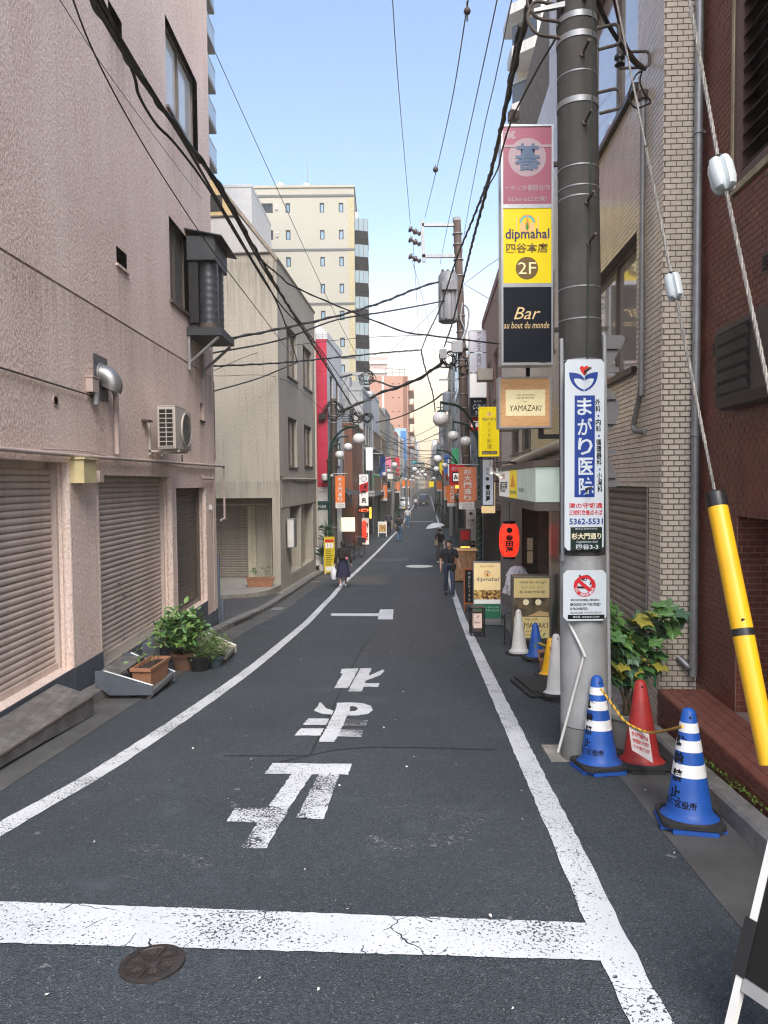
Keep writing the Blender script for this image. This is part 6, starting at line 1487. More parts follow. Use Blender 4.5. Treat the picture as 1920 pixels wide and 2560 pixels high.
for i, Y in enumerate((80, 102, 126)):
    x = XL(Y) + .9; street_lamp(('third', 'fourth', 'fifth')[i] + ' green globe lamp from the camera on the left', x, Y, 'L', (2.6, -1.2, 5.1), (1.6, -.4, 4.6), (.8, .3, 4.3), 3.9)
# fairy lights wound round the first right post
mb = MB(); px = at(1200, 1300, 24.6)
for i in range(130):
    a_ = i * .7; z = gz(24.6) + .6 + i * .026; mb.ball((px.x + .085 * math.cos(a_), 24.6 + .085 * math.sin(a_), z), .012, None, None, 5, 3)
tag(mb.build('fairy_lights', M_white), 'tiny white fairy lights wound round the nearest right lamp post', 'fairy lights', kind='stuff')
def ban_uv(label, u0, u1, v0_, v1_, Y, m=None, **k):
    a, b = at(u0, v1_, Y), at(u1, v0_, Y); return banner(label, a.x, b.x, a.z, b.z, Y, m, **k)
ban_uv('largest salmon orange street banner, on the nearest right lamp post', 1147, 1191, 1167, 1273, 24.4, M_banr)
ban_uv('orange street banner second from the right, on the second right lamp post', 1118, 1143, 1213, 1266, 43.8)
ban_uv('narrow orange street banner left of the second right banner', 1105, 1120, 1215, 1250, 64)
ban_uv('small faded orange banner of the far right row', 1092, 1106, 1202, 1228, 83.8, None, textit=False)
ban_uv('orange street banner on the brown left pole', 839, 862, 1189, 1270, 30.1)
ban_uv('orange street banner on the second left lamp post', 950, 968, 1212, 1252, 56.8)
ban_uv('third orange street banner along the left side', 988, 1000, 1205, 1232, 79.8)
for i, (u, Y) in enumerate(((1009, 101), (1018, 112), (1026, 126))): ban_uv(('fourth', 'fifth', 'sixth')[i] + ' orange street banner along the left side', u - 4, u + 4, 1200, 1220, Y, None, textit=False)

# ------------------------------------------------------------------ projecting signs on the right
def sign_case(name, label, u0, u1, v0_, v1_, Y, dep=.22, m_case=None, group=None):
    a, b = at(u0, v1_, Y), at(u1, v0_, Y); t = thing(name, label, 'sign', ((a.x + b.x) / 2, Y, a.z), 0, group); W_, H_ = b.x - a.x, b.z - a.z
    mc = m_case or M_alu_light; f = MB(); e = .028; w2 = W_ / 2
    f.box(-w2, -w2 + e, 0, dep, 0, H_).box(w2 - e, w2, 0, dep, 0, H_).box(-w2 + e, w2 - e, 0, dep, 0, e).box(-w2 + e, w2 - e, 0, dep, H_ - e, H_).build('case', mc, t)
    return t, w2 - e, H_, e
def pz(t_box, uv):   # photo v -> local z
    return None
ts, W2s, Hs, e = sign_case('projecting_sign', 'tall projecting sign of three panels, faded red, yellow and black', 1254, 1384, 310, 913, 10.6, .26)
SX = lambda u: (u - 1319) / 65.0 * (W2s + e); SZ = lambda v: (913 - v) / 603.0 * Hs
def spanel(v0_, v1_, m, nm): MB().box(-W2s, W2s, .012, .03, SZ(v1_), SZ(v0_)).build(nm, m, ts)
M_fade = mat('faded_red_panel', (.40, .13, .18), .3, var=.06, scale=1.5, emit=.06); M_fadew = mat('faded_white', (.48, .36, .40), .35, var=.04); M_fadeb = mat('faded_blue', (.11, .17, .28), .4, var=.05)
M_yels = mat('sign_yellow_lit', (.72, .56, .005), .35, var=.03, scale=2, emit=.40); M_nav = mat('sign_black_panel', (.009, .013, .024), .5, var=.1, spec=.2)
spanel(316, 508, M_fade, 'red_panel'); spanel(518, 706, M_yels, 'yellow_panel'); spanel(716, 905, M_nav, 'black_panel')
for v in (513, 711): MB().box(-W2s, W2s, .0, .05, SZ(v + 5), SZ(v - 5)).build('divider', M_alu_light, ts)
MB().box(-W2s, W2s, .006, .014, SZ(366), SZ(360)).build('divider', M_fadew, ts)
def disc(t, cx, cz, r, m, y, name='disc', n=36): return MB().add([(cx + r * math.cos(2 * math.pi * i / n), y, cz + r * math.sin(2 * math.pi * i / n)) for i in range(n)], [tuple(range(n))]).build(name, m, t)
disc(ts, SX(1319), SZ(391), SX(1366) - SX(1319), M_fadew, .0105)
text('碁', (SX(1288), SX(1352), SZ(424), SZ(357)), M_fadeb, ts, y=.004, bold=.025, flip=True); text('3F', (SX(1262), SX(1290), SZ(345), SZ(326)), M_fadew, ts, y=.009, flip=True, bold=.05)
text('四谷囲碁センター', (SX(1264), SX(1374), SZ(474), SZ(459)), M_fadew, ts, y=.009, flip=True, bold=.02); text('☎3226-6620', (SX(1270), SX(1368), SZ(502), SZ(488)), M_fadew, ts, y=.009, flip=True, bold=.02)
M_dkink = mat('ink_navy', (.03, .02, .16), .5, var=0); M_brnink = mat('ink_brown', (.20, .12, .03), .5, var=0); M_gold = mat('gold_ink', (.75, .55, .28), .5, var=0, emit=.25); M_peach = mat('ink_peach', (.85, .50, .22), .5, var=0, emit=.25)
def mahal(t, cx, cz, w_, m_arch=None, y=.008):
    """dome and arch emblem with a flame"""
    for k in (-1.0, -.62, .62, 1.0): MB().box(cx + k * w_ * .9 - w_ * .05, cx + k * w_ * .9 + w_ * .05, y, y + .002, cz - w_ * .45, cz + w_ * (.75 if abs(k) == 1 else .25)).build('emblem', M_peach, t)
    MB().box(cx - w_ * .5, cx + w_ * .5, y, y + .002, cz - w_ * .45, cz + w_ * .25).build('emblem', M_peach, t)
    for r0, r1, m_, dy in ((.62, .70, mat('ink_orange', (.85, .30, .02), .5, var=0, emit=.25), .001), (.46, .62, mat('ink_teal', (.10, .50, .50), .5, var=0, emit=.2), .0005)):
        mb = MB(); n = 18
        for i in range(n + 1):
            a_ = math.pi * i / n
            for r in (r0, r1): mb.v.append((cx + r * w_ * math.cos(a_), y - dy, cz + w_ * .25 + r * w_ * math.sin(a_)))
        mb.f = [(2 * i, 2 * i + 1, 2 * i + 3, 2 * i + 2) for i in range(n)]; mb.mi = [0] * n; mb.build('emblem', m_, t)
    fl = [(0, .95), (.12, .45), (.2, .1), (.14, -.25), (0, -.42), (-.14, -.25), (-.2, .1), (-.12, .45)]
    MB().add([(cx + a_ * w_, y - .002, cz + b_ * w_) for a_, b_ in fl], [tuple(range(8))]).build('emblem', mat('ink_flame', (.85, .28, .05), .5, var=0, emit=.25), t); MB().add([(cx + a_ * w_ * .6, y - .003, cz - .15 * w_ + b_ * w_ * .55) for a_, b_ in fl], [tuple(range(8))]).build('emblem', mat('ink_leafgreen', (.03, .35, .04), .5, var=0), t)
mahal(ts, SX(1319), SZ(562), (SX(1384) - SX(1254)) * .23)
text('dipmahal', (SX(1264), SX(1374), SZ(602), SZ(569)), M_dkink, ts, y=.004, bold=.015); text('ディップマハル', (SX(1324), SX(1374), SZ(600), SZ(592)), M_peach, ts, y=.003)
text('四谷本店', (SX(1266), SX(1370), SZ(630), SZ(605)), M_brnink, ts, y=.004, bold=.02); disc(ts, SX(1318), SZ(668), SX(1346) - SX(1318), M_brnink, .010); text('2F', (SX(1296), SX(1341), SZ(683), SZ(653)), mat('ink_pale_yellow', (.85, .80, .45), .5, var=0, emit=.3), ts, y=.004)
text('Bar', (SX(1285), SX(1352), SZ(797), SZ(766)), M_gold, ts, y=.006, shear=.35); text('au bout du monde', (SX(1260), SX(1374), SZ(820), SZ(803)), M_gold, ts, y=.006, shear=.2)
for v in (400, 820): z = SZ(v); MB().box(W2s + e, W2s + .45, .1, .16, z - .03, z + .03).build('bracket', M_rust, ts)
ty, W2, H_, e2 = sign_case('restaurant_sign', 'square lit wooden sign of the shellfish restaurant under the tall sign', 1247, 1379, 941, 1071, 11.0, .24)
M_woodlit = NB('wood_veneer_lit', .4, .5); _c = M_woodlit.mix(M_woodlit.rng(M_woodlit.noise(3, 6, M_woodlit.mp((1, 1, 6)), .6, 1.5), .3, .7), (.52, .27, .12), (.70, .42, .20)); M_woodlit.l(_c, M_woodlit.b.inputs['Emission Color']); M_woodlit.b.inputs['Emission Strength'].default_value = .10; M_woodlit = M_woodlit.done(_c)
MB().box(-W2, W2, .012, .03, e2, H_ - e2).build('wood_panel', M_woodlit, ty)
YX = lambda x: (x - 680) / 262.0 * (W2 + e2); YZ = lambda y: (755 - y) / 525.0 * H_
MB().box(YX(488), YX(880), .006, .011, YZ(628), YZ(362)).build('paper_panel', mat('washi_lit', (.78, .68, .40), .5, var=.08, scale=20, emit=.38), ty)
text('SHELL FISH DINING', (YX(585), YX(780), YZ(425), YZ(407)), M_brnink, ty, y=.003, shear=.2); text('海老 蟹 雲丹料理', (YX(592), YX(770), YZ(455), YZ(438)), M_ink, ty, y=.003); text('四谷', (YX(662), YX(702), YZ(490), YZ(476)), M_ink, ty, y=.003); text('YAMAZAKI', (YX(528), YX(842), YZ(578), YZ(520)), M_ink, ty, y=.003, shear=.1)
MB().box(W2 - .15, W2 + .55, .09, .16, -.16, -.09).box(W2 - .15, W2 - .07, .09, .16, -.09, -.004).build('bracket', M_black, ty); MB().box(W2 * .1, W2 * .25, .1, .16, H_ + .003, H_ + .2).build('hanger', M_black, ty)
td, W2, H_, e2 = sign_case('indian_restaurant_sign', 'yellow lit vertical sign of the Indian restaurant left of the wooden sign', 1199, 1248, 1017, 1141, 16.2, .2, M_yel)
MB().box(-W2, W2, .01, .03, e2, H_ - e2).build('panel', M_yels, td); mahal(td, 0, H_ * .84, W2 * .36, y=.006)
text('dipmahal', (-W2 * .85, W2 * .9, H_ * .71, H_ * .79), M_dkink, td, y=.004); text('インド料理', (-W2 * .26, W2 * .26, H_ * .15, H_ * .7), M_brnink, td, y=.004, vertical=True); MB().box(-W2 * .85, W2 * .9, .005, .008, H_ * .04, H_ * .11).build('brown_label', M_brnink, td); text('since 2003', (-W2 * .75, W2 * .8, H_ * .055, H_ * .098), M_enamel, td, y=.002)
MB().box(W2 + e2, W2 + .5, .08, .12, H_ * .5, H_ * .54).build('bracket', M_rust, td)
th, W2, H_, e2 = sign_case('tavern_sign', 'white and blue vertical tavern sign under the yellow vertical sign', 1204, 1236, 1146, 1265, 16.9, .18, mat('case_navy', (.03, .05, .10), .4))
M_pan = mat('panel_blue_white', (.60, .66, .76), .4, var=.04, emit=.2); MB().box(-W2, W2, .01, .03, e2, H_ - e2).build('panel', M_pan, th)
text('四谷', (-W2 * .35, W2 * .2, H_ * .65, H_ * .80), M_ink, th, y=.004, vertical=True); disc(th, -W2 * .1, H_ * .57, W2 * .34, M_brown, .006); text('春田屋', (-W2 * .5, W2 * .45, H_ * .1, H_ * .45), M_ink, th, y=.004, vertical=True, bold=.04); text('大衆', (W2 * .3, W2 * .75, H_ * .85, H_ * .96), M_redink, th, y=.004, vertical=True)
MB().box(W2 + e2, W2 + .55, .08, .12, H_ * .5, H_ * .54).build('bracket', M_rust, th)
tl_ = thing('small_lit_sign', 'small glowing cream box sign below the tavern sign', 'sign', at(1222, 1283, 17.2)); a, b = at(1206, 1283, 17.2), at(1238, 1200, 17.2)
MB().cbox(-(b.x - a.x) / 2, (b.x - a.x) / 2, .0, .15, 0, (b.z - a.z), .01).build('case', mat('lit_cream', (.85, .62, .32), .5, var=.05, emit=.7), tl_); MB().box((b.x - a.x) / 2 - .02, (b.x - a.x) / 2 + .4, .06, .1, .3, .34).build('bracket', M_rust, tl_)
tw_, W2, H_, e2 = sign_case('building_name_sign', 'white vertical building name sign behind the second right pole', 1173, 1222, 825, 995, 25.5, .2)
MB().box(-W2, W2, .01, .03, e2, H_ * .36).build('panel', M_fascw, tw_); MB().box(-W2, W2, .01, .03, H_ * .38, H_ * .66).build('panel', mat('panel_lilac', (.60, .61, .68), .4, var=.05), tw_); MB().box(-W2, W2, .01, .03, H_ * .68, H_ - e2).build('panel', mat('panel_lilac2', (.58, .57, .64), .4, var=.05), tw_)
text('アイエス共同ビル', (-W2 * .25, W2 * .25, H_ * .36, H_ * .97), M_ink, tw_, y=.004, vertical=True); MB().box(W2 + e2, W2 + .6, .08, .14, H_ * .8, H_ * .83).build('bracket', M_rust, tw_)
tb_, W2, H_, e2 = sign_case('bar_sign', 'small black bar sign below the white building name sign', 1175, 1222, 992, 1040, 25.6, .2, M_black); MB().box(-W2, W2, .01, .03, e2, H_ - e2).build('panel', M_nav, tb_); text('BAR', (-W2 * .6, W2 * .3, H_ * .72, H_ * .84), M_enamel, tb_, y=.004); text('C-Shell', (-W2 * .75, W2 * .7, H_ * .36, H_ * .62), M_enamel, tb_, y=.004, shear=.4); text('2F', (-W2 * .5, 0, H_ * .08, H_ * .26), M_enamel, tb_, y=.004)
tb_, W2, H_, e2 = sign_case('red_shop_sign', 'red and white shop sign half hidden behind the yellow vertical sign', 1176, 1204, 1042, 1078, 25.8, .2, M_redp); MB().box(-W2, W2, .01, .03, e2, H_ * .3).box(-W2, W2, .01, .03, H_ * .72, H_ - e2).build('panel', M_redp, tb_); MB().box(-W2, W2, .01, .03, H_ * .31, H_ * .71).build('white_panel', M_fascw, tb_); text('喰', (-W2 * .5, W2 * .4, H_ * .33, H_ * .68), M_ink, tb_, y=.004, bold=.04)
tg_, W2, H_, e2 = sign_case('gyoza_sign', 'red gyoza shop sign half hidden behind the largest banner', 1124, 1162, 1160, 1213, 26.0, .2, M_redp); MB().box(-W2, W2, .01, .03, e2, H_ - e2).build('panel', M_redp, tg_); MB().cbox(-W2 * .72, W2 * .9, -.004, .009, H_ * .14, H_ * .62, .003).build('black_frame', M_ink, tg_); MB().box(-W2 * .6, W2 * .8, -.008, -.0045, H_ * .19, H_ * .57).build('white_panel', M_fascw, tg_); text('餃子の', (-W2 * .8, W2 * .3, H_ * .7, H_ * .86), M_enamel, tg_, y=.003); text('みん', (-W2 * .5, W2 * .7, H_ * .26, H_ * .5), M_ink, tg_, y=-.011, bold=.05)
# red paper lantern
ln = thing('paper_lantern', 'glowing red paper lantern with black lettering hanging by the shop entrance', 'lantern', at(1273, 1350, 14.2)); r_ = .2; hz_ = .33
q = NB('lantern_paper', .6, .3); _c = q.mix(q.rng(q.noise(8, 3), .3, .7), (.72, .02, .01), (.80, .05, .02)); q.l(_c, q.b.inputs['Emission Color']); q.b.inputs['Emission Strength'].default_value = .38; M_lant = q.done(_c)
pr = []
for i in range(29):
    t_ = -1 + 2 * i / 28; r = r_ * (1 - abs(t_) ** 3.2 * .38) + (.004 if i % 2 else -.002); pr.append((r, hz_ * t_))
MB().lathe(pr, n=28).build('paper_shade', M_lant, ln, True); MB().lathe([(r_ * .6, hz_), (r_ * .64, hz_ + .05), (.05, hz_ + .06)], n=20).build('top_ring', M_black, ln, True); MB().lathe([(r_ * .55, -hz_ - .05), (r_ * .62, -hz_ - .045), (r_ * .62, -hz_)], n=20).build('bottom_ring', M_black, ln, True)
MB().tube([(0, 0, hz_ + .05), (0, 0, hz_ + .42)], .008, 6).tube([(0, 0, hz_ + .42), (.25, .0, hz_ + .44)], .02, 6).build('hanger', M_black, ln)
TLn = lambda X, Z: (math.sin(X / r_) * (r_ + .012), -math.cos(X / r_) * (r_ + .012), Z)
for i, c in enumerate('春田屋'): text(c, (-.10, .04, .06 - i * .12 - .055, .06 - i * .12 + .055), M_ink, ln, T=TLn, bold=.05)
MB().add([TLn(-.03 + .055 * math.cos(k * .524), .21 + .055 * math.sin(k * .524)) for k in range(12)], [tuple(range(12))]).build('crest', M_ink, ln)

# ------------------------------------------------------------------ standing signs on the right
def stand(name, label, u0, u1, v0_, v1_, Y, dep, rz=0.0, mc=None):
    a, b = at(u0, v1_, Y), at(u1, v0_, Y); gzz = gz(Y) + .02; t = thing(name, label, 'standing sign', ((a.x + b.x) / 2, Y, gzz), rz); return t, (b.x - a.x) / 2, b.z - gzz
t, W2, H_ = stand('restaurant_stand', 'lit standing sign of the Indian restaurant with interior photo and green panel', 1184, 1252, 1405, 1560, 15.0, .25, R(-4))
M_st = M_alu_light; MB().box(-W2, W2, .0, .22, .06, H_).build('case', M_st, t)
for a, b, m, nm in ((.55, .985, mat('lit_cream_panel', (.80, .63, .32), .4, var=.06, scale=2, emit=.45), 'cream_panel'), (.33, .40, M_fascw, 'white_strip'), (.10, .33, mat('lit_green_panel', (.02, .14, .07), .4, var=.1, emit=.3), 'green_panel')): MB().box(-W2 * .95, W2 * .95, -.012, -.002, H_ * a, H_ * b).build(nm, m, t)
q = NB('printed_interior', .4, .5); v_ = q.voro(26, 'F1', q.mp((1, 1, .9)), 'Color'); s_ = q.n.new('ShaderNodeSeparateColor'); q.l(v_, s_.inputs[0]); _c = q.mix(q.rng(s_.outputs[0], .2, .9), (.10, .04, .01), (.75, .48, .16)); q.l(_c, q.b.inputs['Emission Color']); q.b.inputs['Emission Strength'].default_value = .1; M_print = q.done(_c)
MB().box(-W2 * .95, W2 * .95, -.012, -.002, H_ * .40, H_ * .55).build('interior_photo', M_print, t)
text('Indian Cuisine', (-W2 * .5, W2 * .5, H_ * .92, H_ * .95), M_brnink, t, y=-.014); mahal(t, 0, H_ * .80, W2 * .34, y=-.016); text('dipmahal', (-W2 * .78, W2 * .82, H_ * .68, H_ * .76), M_dkink, t, y=-.02); text('11:00-15:00', (-W2 * .2, W2 * .85, H_ * .26, H_ * .29), M_enamel, t, y=-.014); text('17:00-23:00', (-W2 * .2, W2 * .85, H_ * .21, H_ * .24), M_enamel, t, y=-.014)
MB().box(-W2 * 1.05, W2 * 1.05, -.08, .32, .0, .055).build('foot', M_steel, t)
t, W2, H_ = stand('restaurant_stand', 'beige lit standing sign of the shellfish restaurant', 1282, 1376, 1440, 1605, 11.7, .28, R(-3))
MB().cbox(-W2, W2, .0, .3, .12, H_, .012).build('case', mat('case_olive', (.16, .15, .12), .45, metal=.3, var=.1), t); M_bg = mat('lit_beige_panel', (.55, .44, .20), .4, var=.08, scale=2, emit=.22)
MB().box(-W2 * .93, W2 * .93, -.010, -.002, H_ * .70, H_ * .97).build('beige_panel', M_bg, t); MB().box(-W2 * .93, W2 * .93, -.010, -.002, H_ * .13, H_ * .43).build('beige_panel', M_bg, t)
MB().box(-W2 * .93, W2 * .93, -.008, -.002, H_ * .43, H_ * .70).build('interior_photo', mat('printed_dark_interior', (.10, .075, .045), .4, var=.8, scale=9, emit=.15), t)
for k in (-.3, .35): disc(t, W2 * k, H_ * .635, W2 * .16, mat('print_glow', (.75, .65, .42), .5, var=0, emit=.2), -.009)
MB().add([(-.2 * W2, -.009, H_ * .44), (W2 * .9, -.009, H_ * .44), (W2 * .9, -.009, H_ * .49), (W2 * .4, -.009, H_ * .515)], [(0, 1, 2, 3)]).build('table_print', mat('print_table', (.60, .42, .20), .5, var=.1), t)
text('<Shell fish dining>', (-W2 * .65, W2 * .75, H_ * .89, H_ * .935), M_ink, t, y=-.012, shear=.15); text('エビ カニ ウニ', (-W2 * .55, W2 * .6, H_ * .83, H_ * .86), M_ink, t, y=-.012); text('和洋創作料理', (-W2 * .65, W2 * .7, H_ * .76, H_ * .80), M_ink, t, y=-.012); text('四谷 山崎', (-W2 * .35, W2 * .3, H_ * .38, H_ * .41), M_ink, t, y=-.012); text('YAMAZAKI', (-W2 * .85, W2 * .85, H_ * .27, H_ * .35), M_ink, t, y=-.012, shear=.1); text('03-5315-4935', (-W2 * .3, W2 * .55, H_ * .215, H_ * .24), M_ink, t, y=-.012); text('17:00~23:00', (-W2 * .3, W2 * .45, H_ * .165, H_ * .19), M_ink, t, y=-.012)
MB().cbox(-W2 * 1.02, W2 * 1.02, -.04, .36, 0, .118, .02).build('foot', M_black, t); pipe(t, elbow([(-W2 - .12, .1, .02), (-W2 - .12, .1, .55), (-W2 - .02, .1, .55)], .06), .012, M_black, 'handle_bar')
t, W2, H_ = stand('lantern_stand', 'small black framed floor lantern sign by the white line', 1178, 1211, 1519, 1592, 13.2, .25)
for x in (-W2, W2): 
    for y in (0, .22): MB().box(x - .012, x + .012, y - .012, y + .012, 0, H_).build('leg', M_black, t)
for z in (.05, .12, H_ - .1, H_ - .015): MB().box(-W2 - .012, W2 + .012, -.014, .234, z, z + .015).build('rail', M_black, t)
MB().box(-W2 * .62, W2 * .62, -.004, .20, .14, H_ - .11).build('lamp_panel', mat('lantern_panel_pink', (.72, .55, .48), .5, var=.1, emit=.25), t); MB().box(-W2 * .98, W2 * .98, .205, .215, .14, H_ - .11).build('back_panel', M_black, t)
text('3F', (-.03, .03, H_ * .62, H_ * .72), M_ink, t, y=-.008, shear=.3); text('Bar', (-.06, .06, H_ * .44, H_ * .5), M_ink, t, y=-.008, shear=.3)
t, W2, H_ = stand('chalkboard_stand', 'small A-board chalkboard with orange frame behind the walking man', 1161, 1185, 1421, 1505, 17.5, .3, R(-10))
for x in (-W2, W2): MB().box(x - .018, x + .018, .0, .03, 0, H_).build('frame_post', mat('orange_wood', (.38, .11, .03), .55, var=.2), t); MB().hexa([(x - .018, .40, 0), (x + .018, .40, 0), (x + .018, .43, 0), (x - .018, .43, 0), (x - .018, .03, H_), (x + .018, .03, H_), (x + .018, .06, H_), (x - .018, .06, H_)]).build('rear_leg', MATS['orange_wood'], t)
MB().box(-W2 + .018, W2 - .018, 0, .03, H_ - .04, H_).box(-W2 + .018, W2 - .018, 0, .03, .18, .22).build('frame_rail', MATS['orange_wood'], t); MB().box(-W2 + .018, W2 - .018, .008, .02, .22, H_ - .04).build('board', M_ink, t); text('やきとり140', (-W2 * .3, W2 * .3, .26, H_ - .08), M_enamel, t, y=.004, vertical=True)
# black A-board at the bottom right corner
ab = thing('a_board', 'black and white A-board sign cut off at the bottom right corner', 'standing sign', (0, 0, 0), R(-62))
f0 = gnd(1815, 2640); ab.location = (f0.x - .03 + .26 * math.cos(R(-62)), f0.y + .26 * math.sin(R(-62)), gz(f0.y))
M_wp = mat('worn_white_paint', (.66, .65, .62), .6, var=.12, scale=6, grime=.3)
tilt = .42
def ABq(x, z): return (x, tilt * z / 1.1 - .0, z)
def abar(x0, x1, z0, z1, th, m, nm, dy=0.0): MB().hexa([Vector(ABq(x0, z0)) + Vector((0, dy, 0)), Vector(ABq(x1, z0)) + Vector((0, dy, 0)), Vector(ABq(x1, z0)) + Vector((0, dy + th, 0)), Vector(ABq(x0, z0)) + Vector((0, dy + th, 0)), Vector(ABq(x0, z1)) + Vector((0, dy, 0)), Vector(ABq(x1, z1)) + Vector((0, dy, 0)), Vector(ABq(x1, z1)) + Vector((0, dy + th, 0)), Vector(ABq(x0, z1)) + Vector((0, dy + th, 0))]).build(nm, m, ab)
abar(-.262, -.238, 0, .92, .035, M_wp, 'frame_post'); abar(.235, .27, 0, .92, .035, M_wp, 'frame_post'); abar(-.235, .235, 0.88, .92, .035, M_wp, 'frame_rail'); abar(-.235, .235, .22, .26, .035, M_alu_light, 'frame_rail')
abar(-.235, .235, .26, .88, .015, M_ink, 'board', .006); abar(-.13, .22, .50, .84, .002, M_white, 'poster', .002); abar(-.275, -.23, .26, .44, .004, M_black, 'tape', -.005)
text('2F', (-.17, -.10, .38, .45), M_enamel, ab, T=lambda X, Z: (X, tilt * Z / 1.1 - .001, Z)); 
for k in range(7):
    mb = MB(); mb.torus((0, 0, 0), .09 - .01 * k, .0012, 'Y', 28, 4); o = mb.build('drawing', M_blueink, ab); o.location = (.06 + .01 * k, tilt * .66 / 1.1 - .001 - .004, .66 + .006 * k); o.rotation_euler = (-math.atan(tilt / 1.1), 0, 0)
for x in (-.26, .26): MB().hexa([(x - .015, .68, 0), (x + .015, .68, 0), (x + .015, .71, 0), (x - .015, .71, 0), (x - .015, .39, .90), (x + .015, .39, .90), (x + .015, .42, .90), (x - .015, .42, .90)]).build('rear_leg', M_wp, ab)

# ------------------------------------------------------------------ signs and things on the left pavement
t, W2, H_ = stand('notice_board', 'tall yellow notice board standing against the left pole', 811, 836, 1342, 1437, 28.9, .1, R(8))
MB().box(-W2, W2, 0, .06, .05, H_).build('board', mat('notice_yellow', (.62, .47, .01), .5, var=.08), t); MB().box(-W2 * .85, W2 * .85, -.006, -.001, H_ * .86, H_ * .93).build('red_strip', M_redp, t); MB().box(-W2 * .75, W2 * .75, -.006, -.001, H_ * .7, H_ * .83).build('map_panel', M_white, t); MB().box(-W2 * .75, W2 * .75, -.006, -.001, H_ * .08, H_ * .2).build('drawing_panel', M_white, t)
for i in range(9): MB().box(-W2 * .7, W2 * random.uniform(.3, .75), -.005, -.001, H_ * (.64 - i * .05), H_ * (.655 - i * .05)).build('text_line', M_ink, t)
for x in (-W2 * .8, W2 * .8): MB().box(x - .03, x + .03, -.02, .12, 0, .05).build('foot', M_white, t)
for k in (-1, 1): MB().box(-W2 * .3 * k - .01, -W2 * .3 * k + .01, -.007, -.0062, H_ * .72, H_ * .82).build('map_road', M_redp, t)
mnu = thing('menu_board', 'glowing pale yellow menu light box in front of the black shop', 'light box', at(871, 1330, 35.0)); a, b = at(853, 1330, 35), at(888, 1292, 35); w2 = (b.x - a.x) / 2
MB().cbox(-w2, w2, 0, .1, 0, b.z - a.z, .01).build('case', M_black, mnu); MB().box(-w2 * .94, w2 * .94, -.006, -.001, .03, b.z - a.z - .03).build('lit_panel', mat('lit_menu', (.92, .86, .55), .5, var=.04, scale=6, emit=.95), mnu)
for r in range(6): MB().box(-w2 * .8, w2 * .8, -.008, -.0065, .1 + r * .1, .115 + r * .1).build('menu_line', mat('menu_ink', (.45, .35, .12), .6, var=0), mnu)
for x in (-w2 * .8, w2 * .8): MB().box(x - .02, x + .02, .03, .07, gz(35) - a.z, -.002).build('leg', M_black, mnu)
tk, W2, H_, e2 = sign_case('tavern_banner_sign', 'white and red vertical tavern sign with black lettering on the left', 898, 921, 1185, 1265, 44.5, .15); 
MB().box(-W2, W2, .01, .03, e2, H_ - e2).build('panel', M_fascw, tk); MB().add([(-W2, .006, H_ * .38), (W2, .006, H_ * .45), (W2, .006, H_ * .76), (-W2, .006, H_ * .66)], [(0, 1, 2, 3)]).build('red_field', M_redp, tk)
text('酒蔵', (-W2 * .6, W2 * .7, H_ * .53, H_ * .68), M_ink, tk, y=.002, bold=.03); text('駒', (-W2 * .6, W2 * .55, H_ * .32, H_ * .5), M_ink, tk, y=.002, bold=.05); text('忠', (-W2 * .6, W2 * .55, H_ * .08, H_ * .26), M_ink, tk, y=.002, bold=.05); disc(tk, 0, H_ * .85, W2 * .7, M_ink, .006); disc(tk, 0, H_ * .85, W2 * .6, M_white, .004)
MB().box(-W2 - .6, -W2 - e2, .05, .1, H_ * .7, H_ * .73).build('bracket', M_rust, tk)
te, W2, H_, e2 = sign_case('led_sign', 'red lit arrow LED sign with yellow frame below the tavern banner sign', 894, 930, 1267, 1284, 43.5, .2, M_black); MB().box(-W2, W2 * .6, .01, .03, e2, H_ - e2).build('panel', M_ink, te); text('<-営業中', (-W2 * .9, W2 * .6, H_ * .25, H_ * .75), mat('led_red', (.9, .10, .03), .5, var=0, emit=2.2), te, y=.004, bold=.03)
MB().box(W2 * .68, W2 * .98, .0, .05, -.3, H_ - .02).build('amber_tube', mat('amber_lit', (.9, .5, .05), .5, var=0, emit=1.6), te); MB().box(-W2 - .5, -W2 - e2, .05, .1, H_ * .4, H_ * .6).build('bracket', M_rust, te)
t, W2, H_ = stand('lantern_sign', 'red and white lantern shaped standing sign outside the left tavern', 905, 922, 1295, 1335, 44.0, .3)
MB().cbox(-W2, W2, 0, .3, .05, H_, .03).build('case', mat('lit_white', (.8, .75, .66), .5, var=.04, emit=.35), t); text('駒忠', (W2 * .1, W2 * .8, H_ * .15, H_ * .85), M_ink, t, y=-.006, vertical=True, bold=.05); MB().lathe([(.08, .2), (.14, .35), (.15, H_ * .5), (.14, H_ - .3), (.08, H_ - .15)], (-W2 * .35, -.16, 0), 16).build('red_lantern', M_lant, t, True)
t, W2, H_ = stand('menu_stand', 'white A-frame menu stand with food photos on the left', 946, 966, 1304, 1343, 51.5, .3)
MB().box(-W2, W2, 0, .04, .25, H_).build('board', M_white, t); MB().box(-W2 * .85, W2 * .85, -.006, -.001, .35, H_ * .8).build('food_photo', M_print, t)
for x in (-W2, W2): MB().box(x - .03, x + .03, -.02, .03, 0, H_).build('leg', M_white, t); MB().box(x - .03, x + .03, .3, .34, 0, H_ * .9).build('leg', M_white, t)
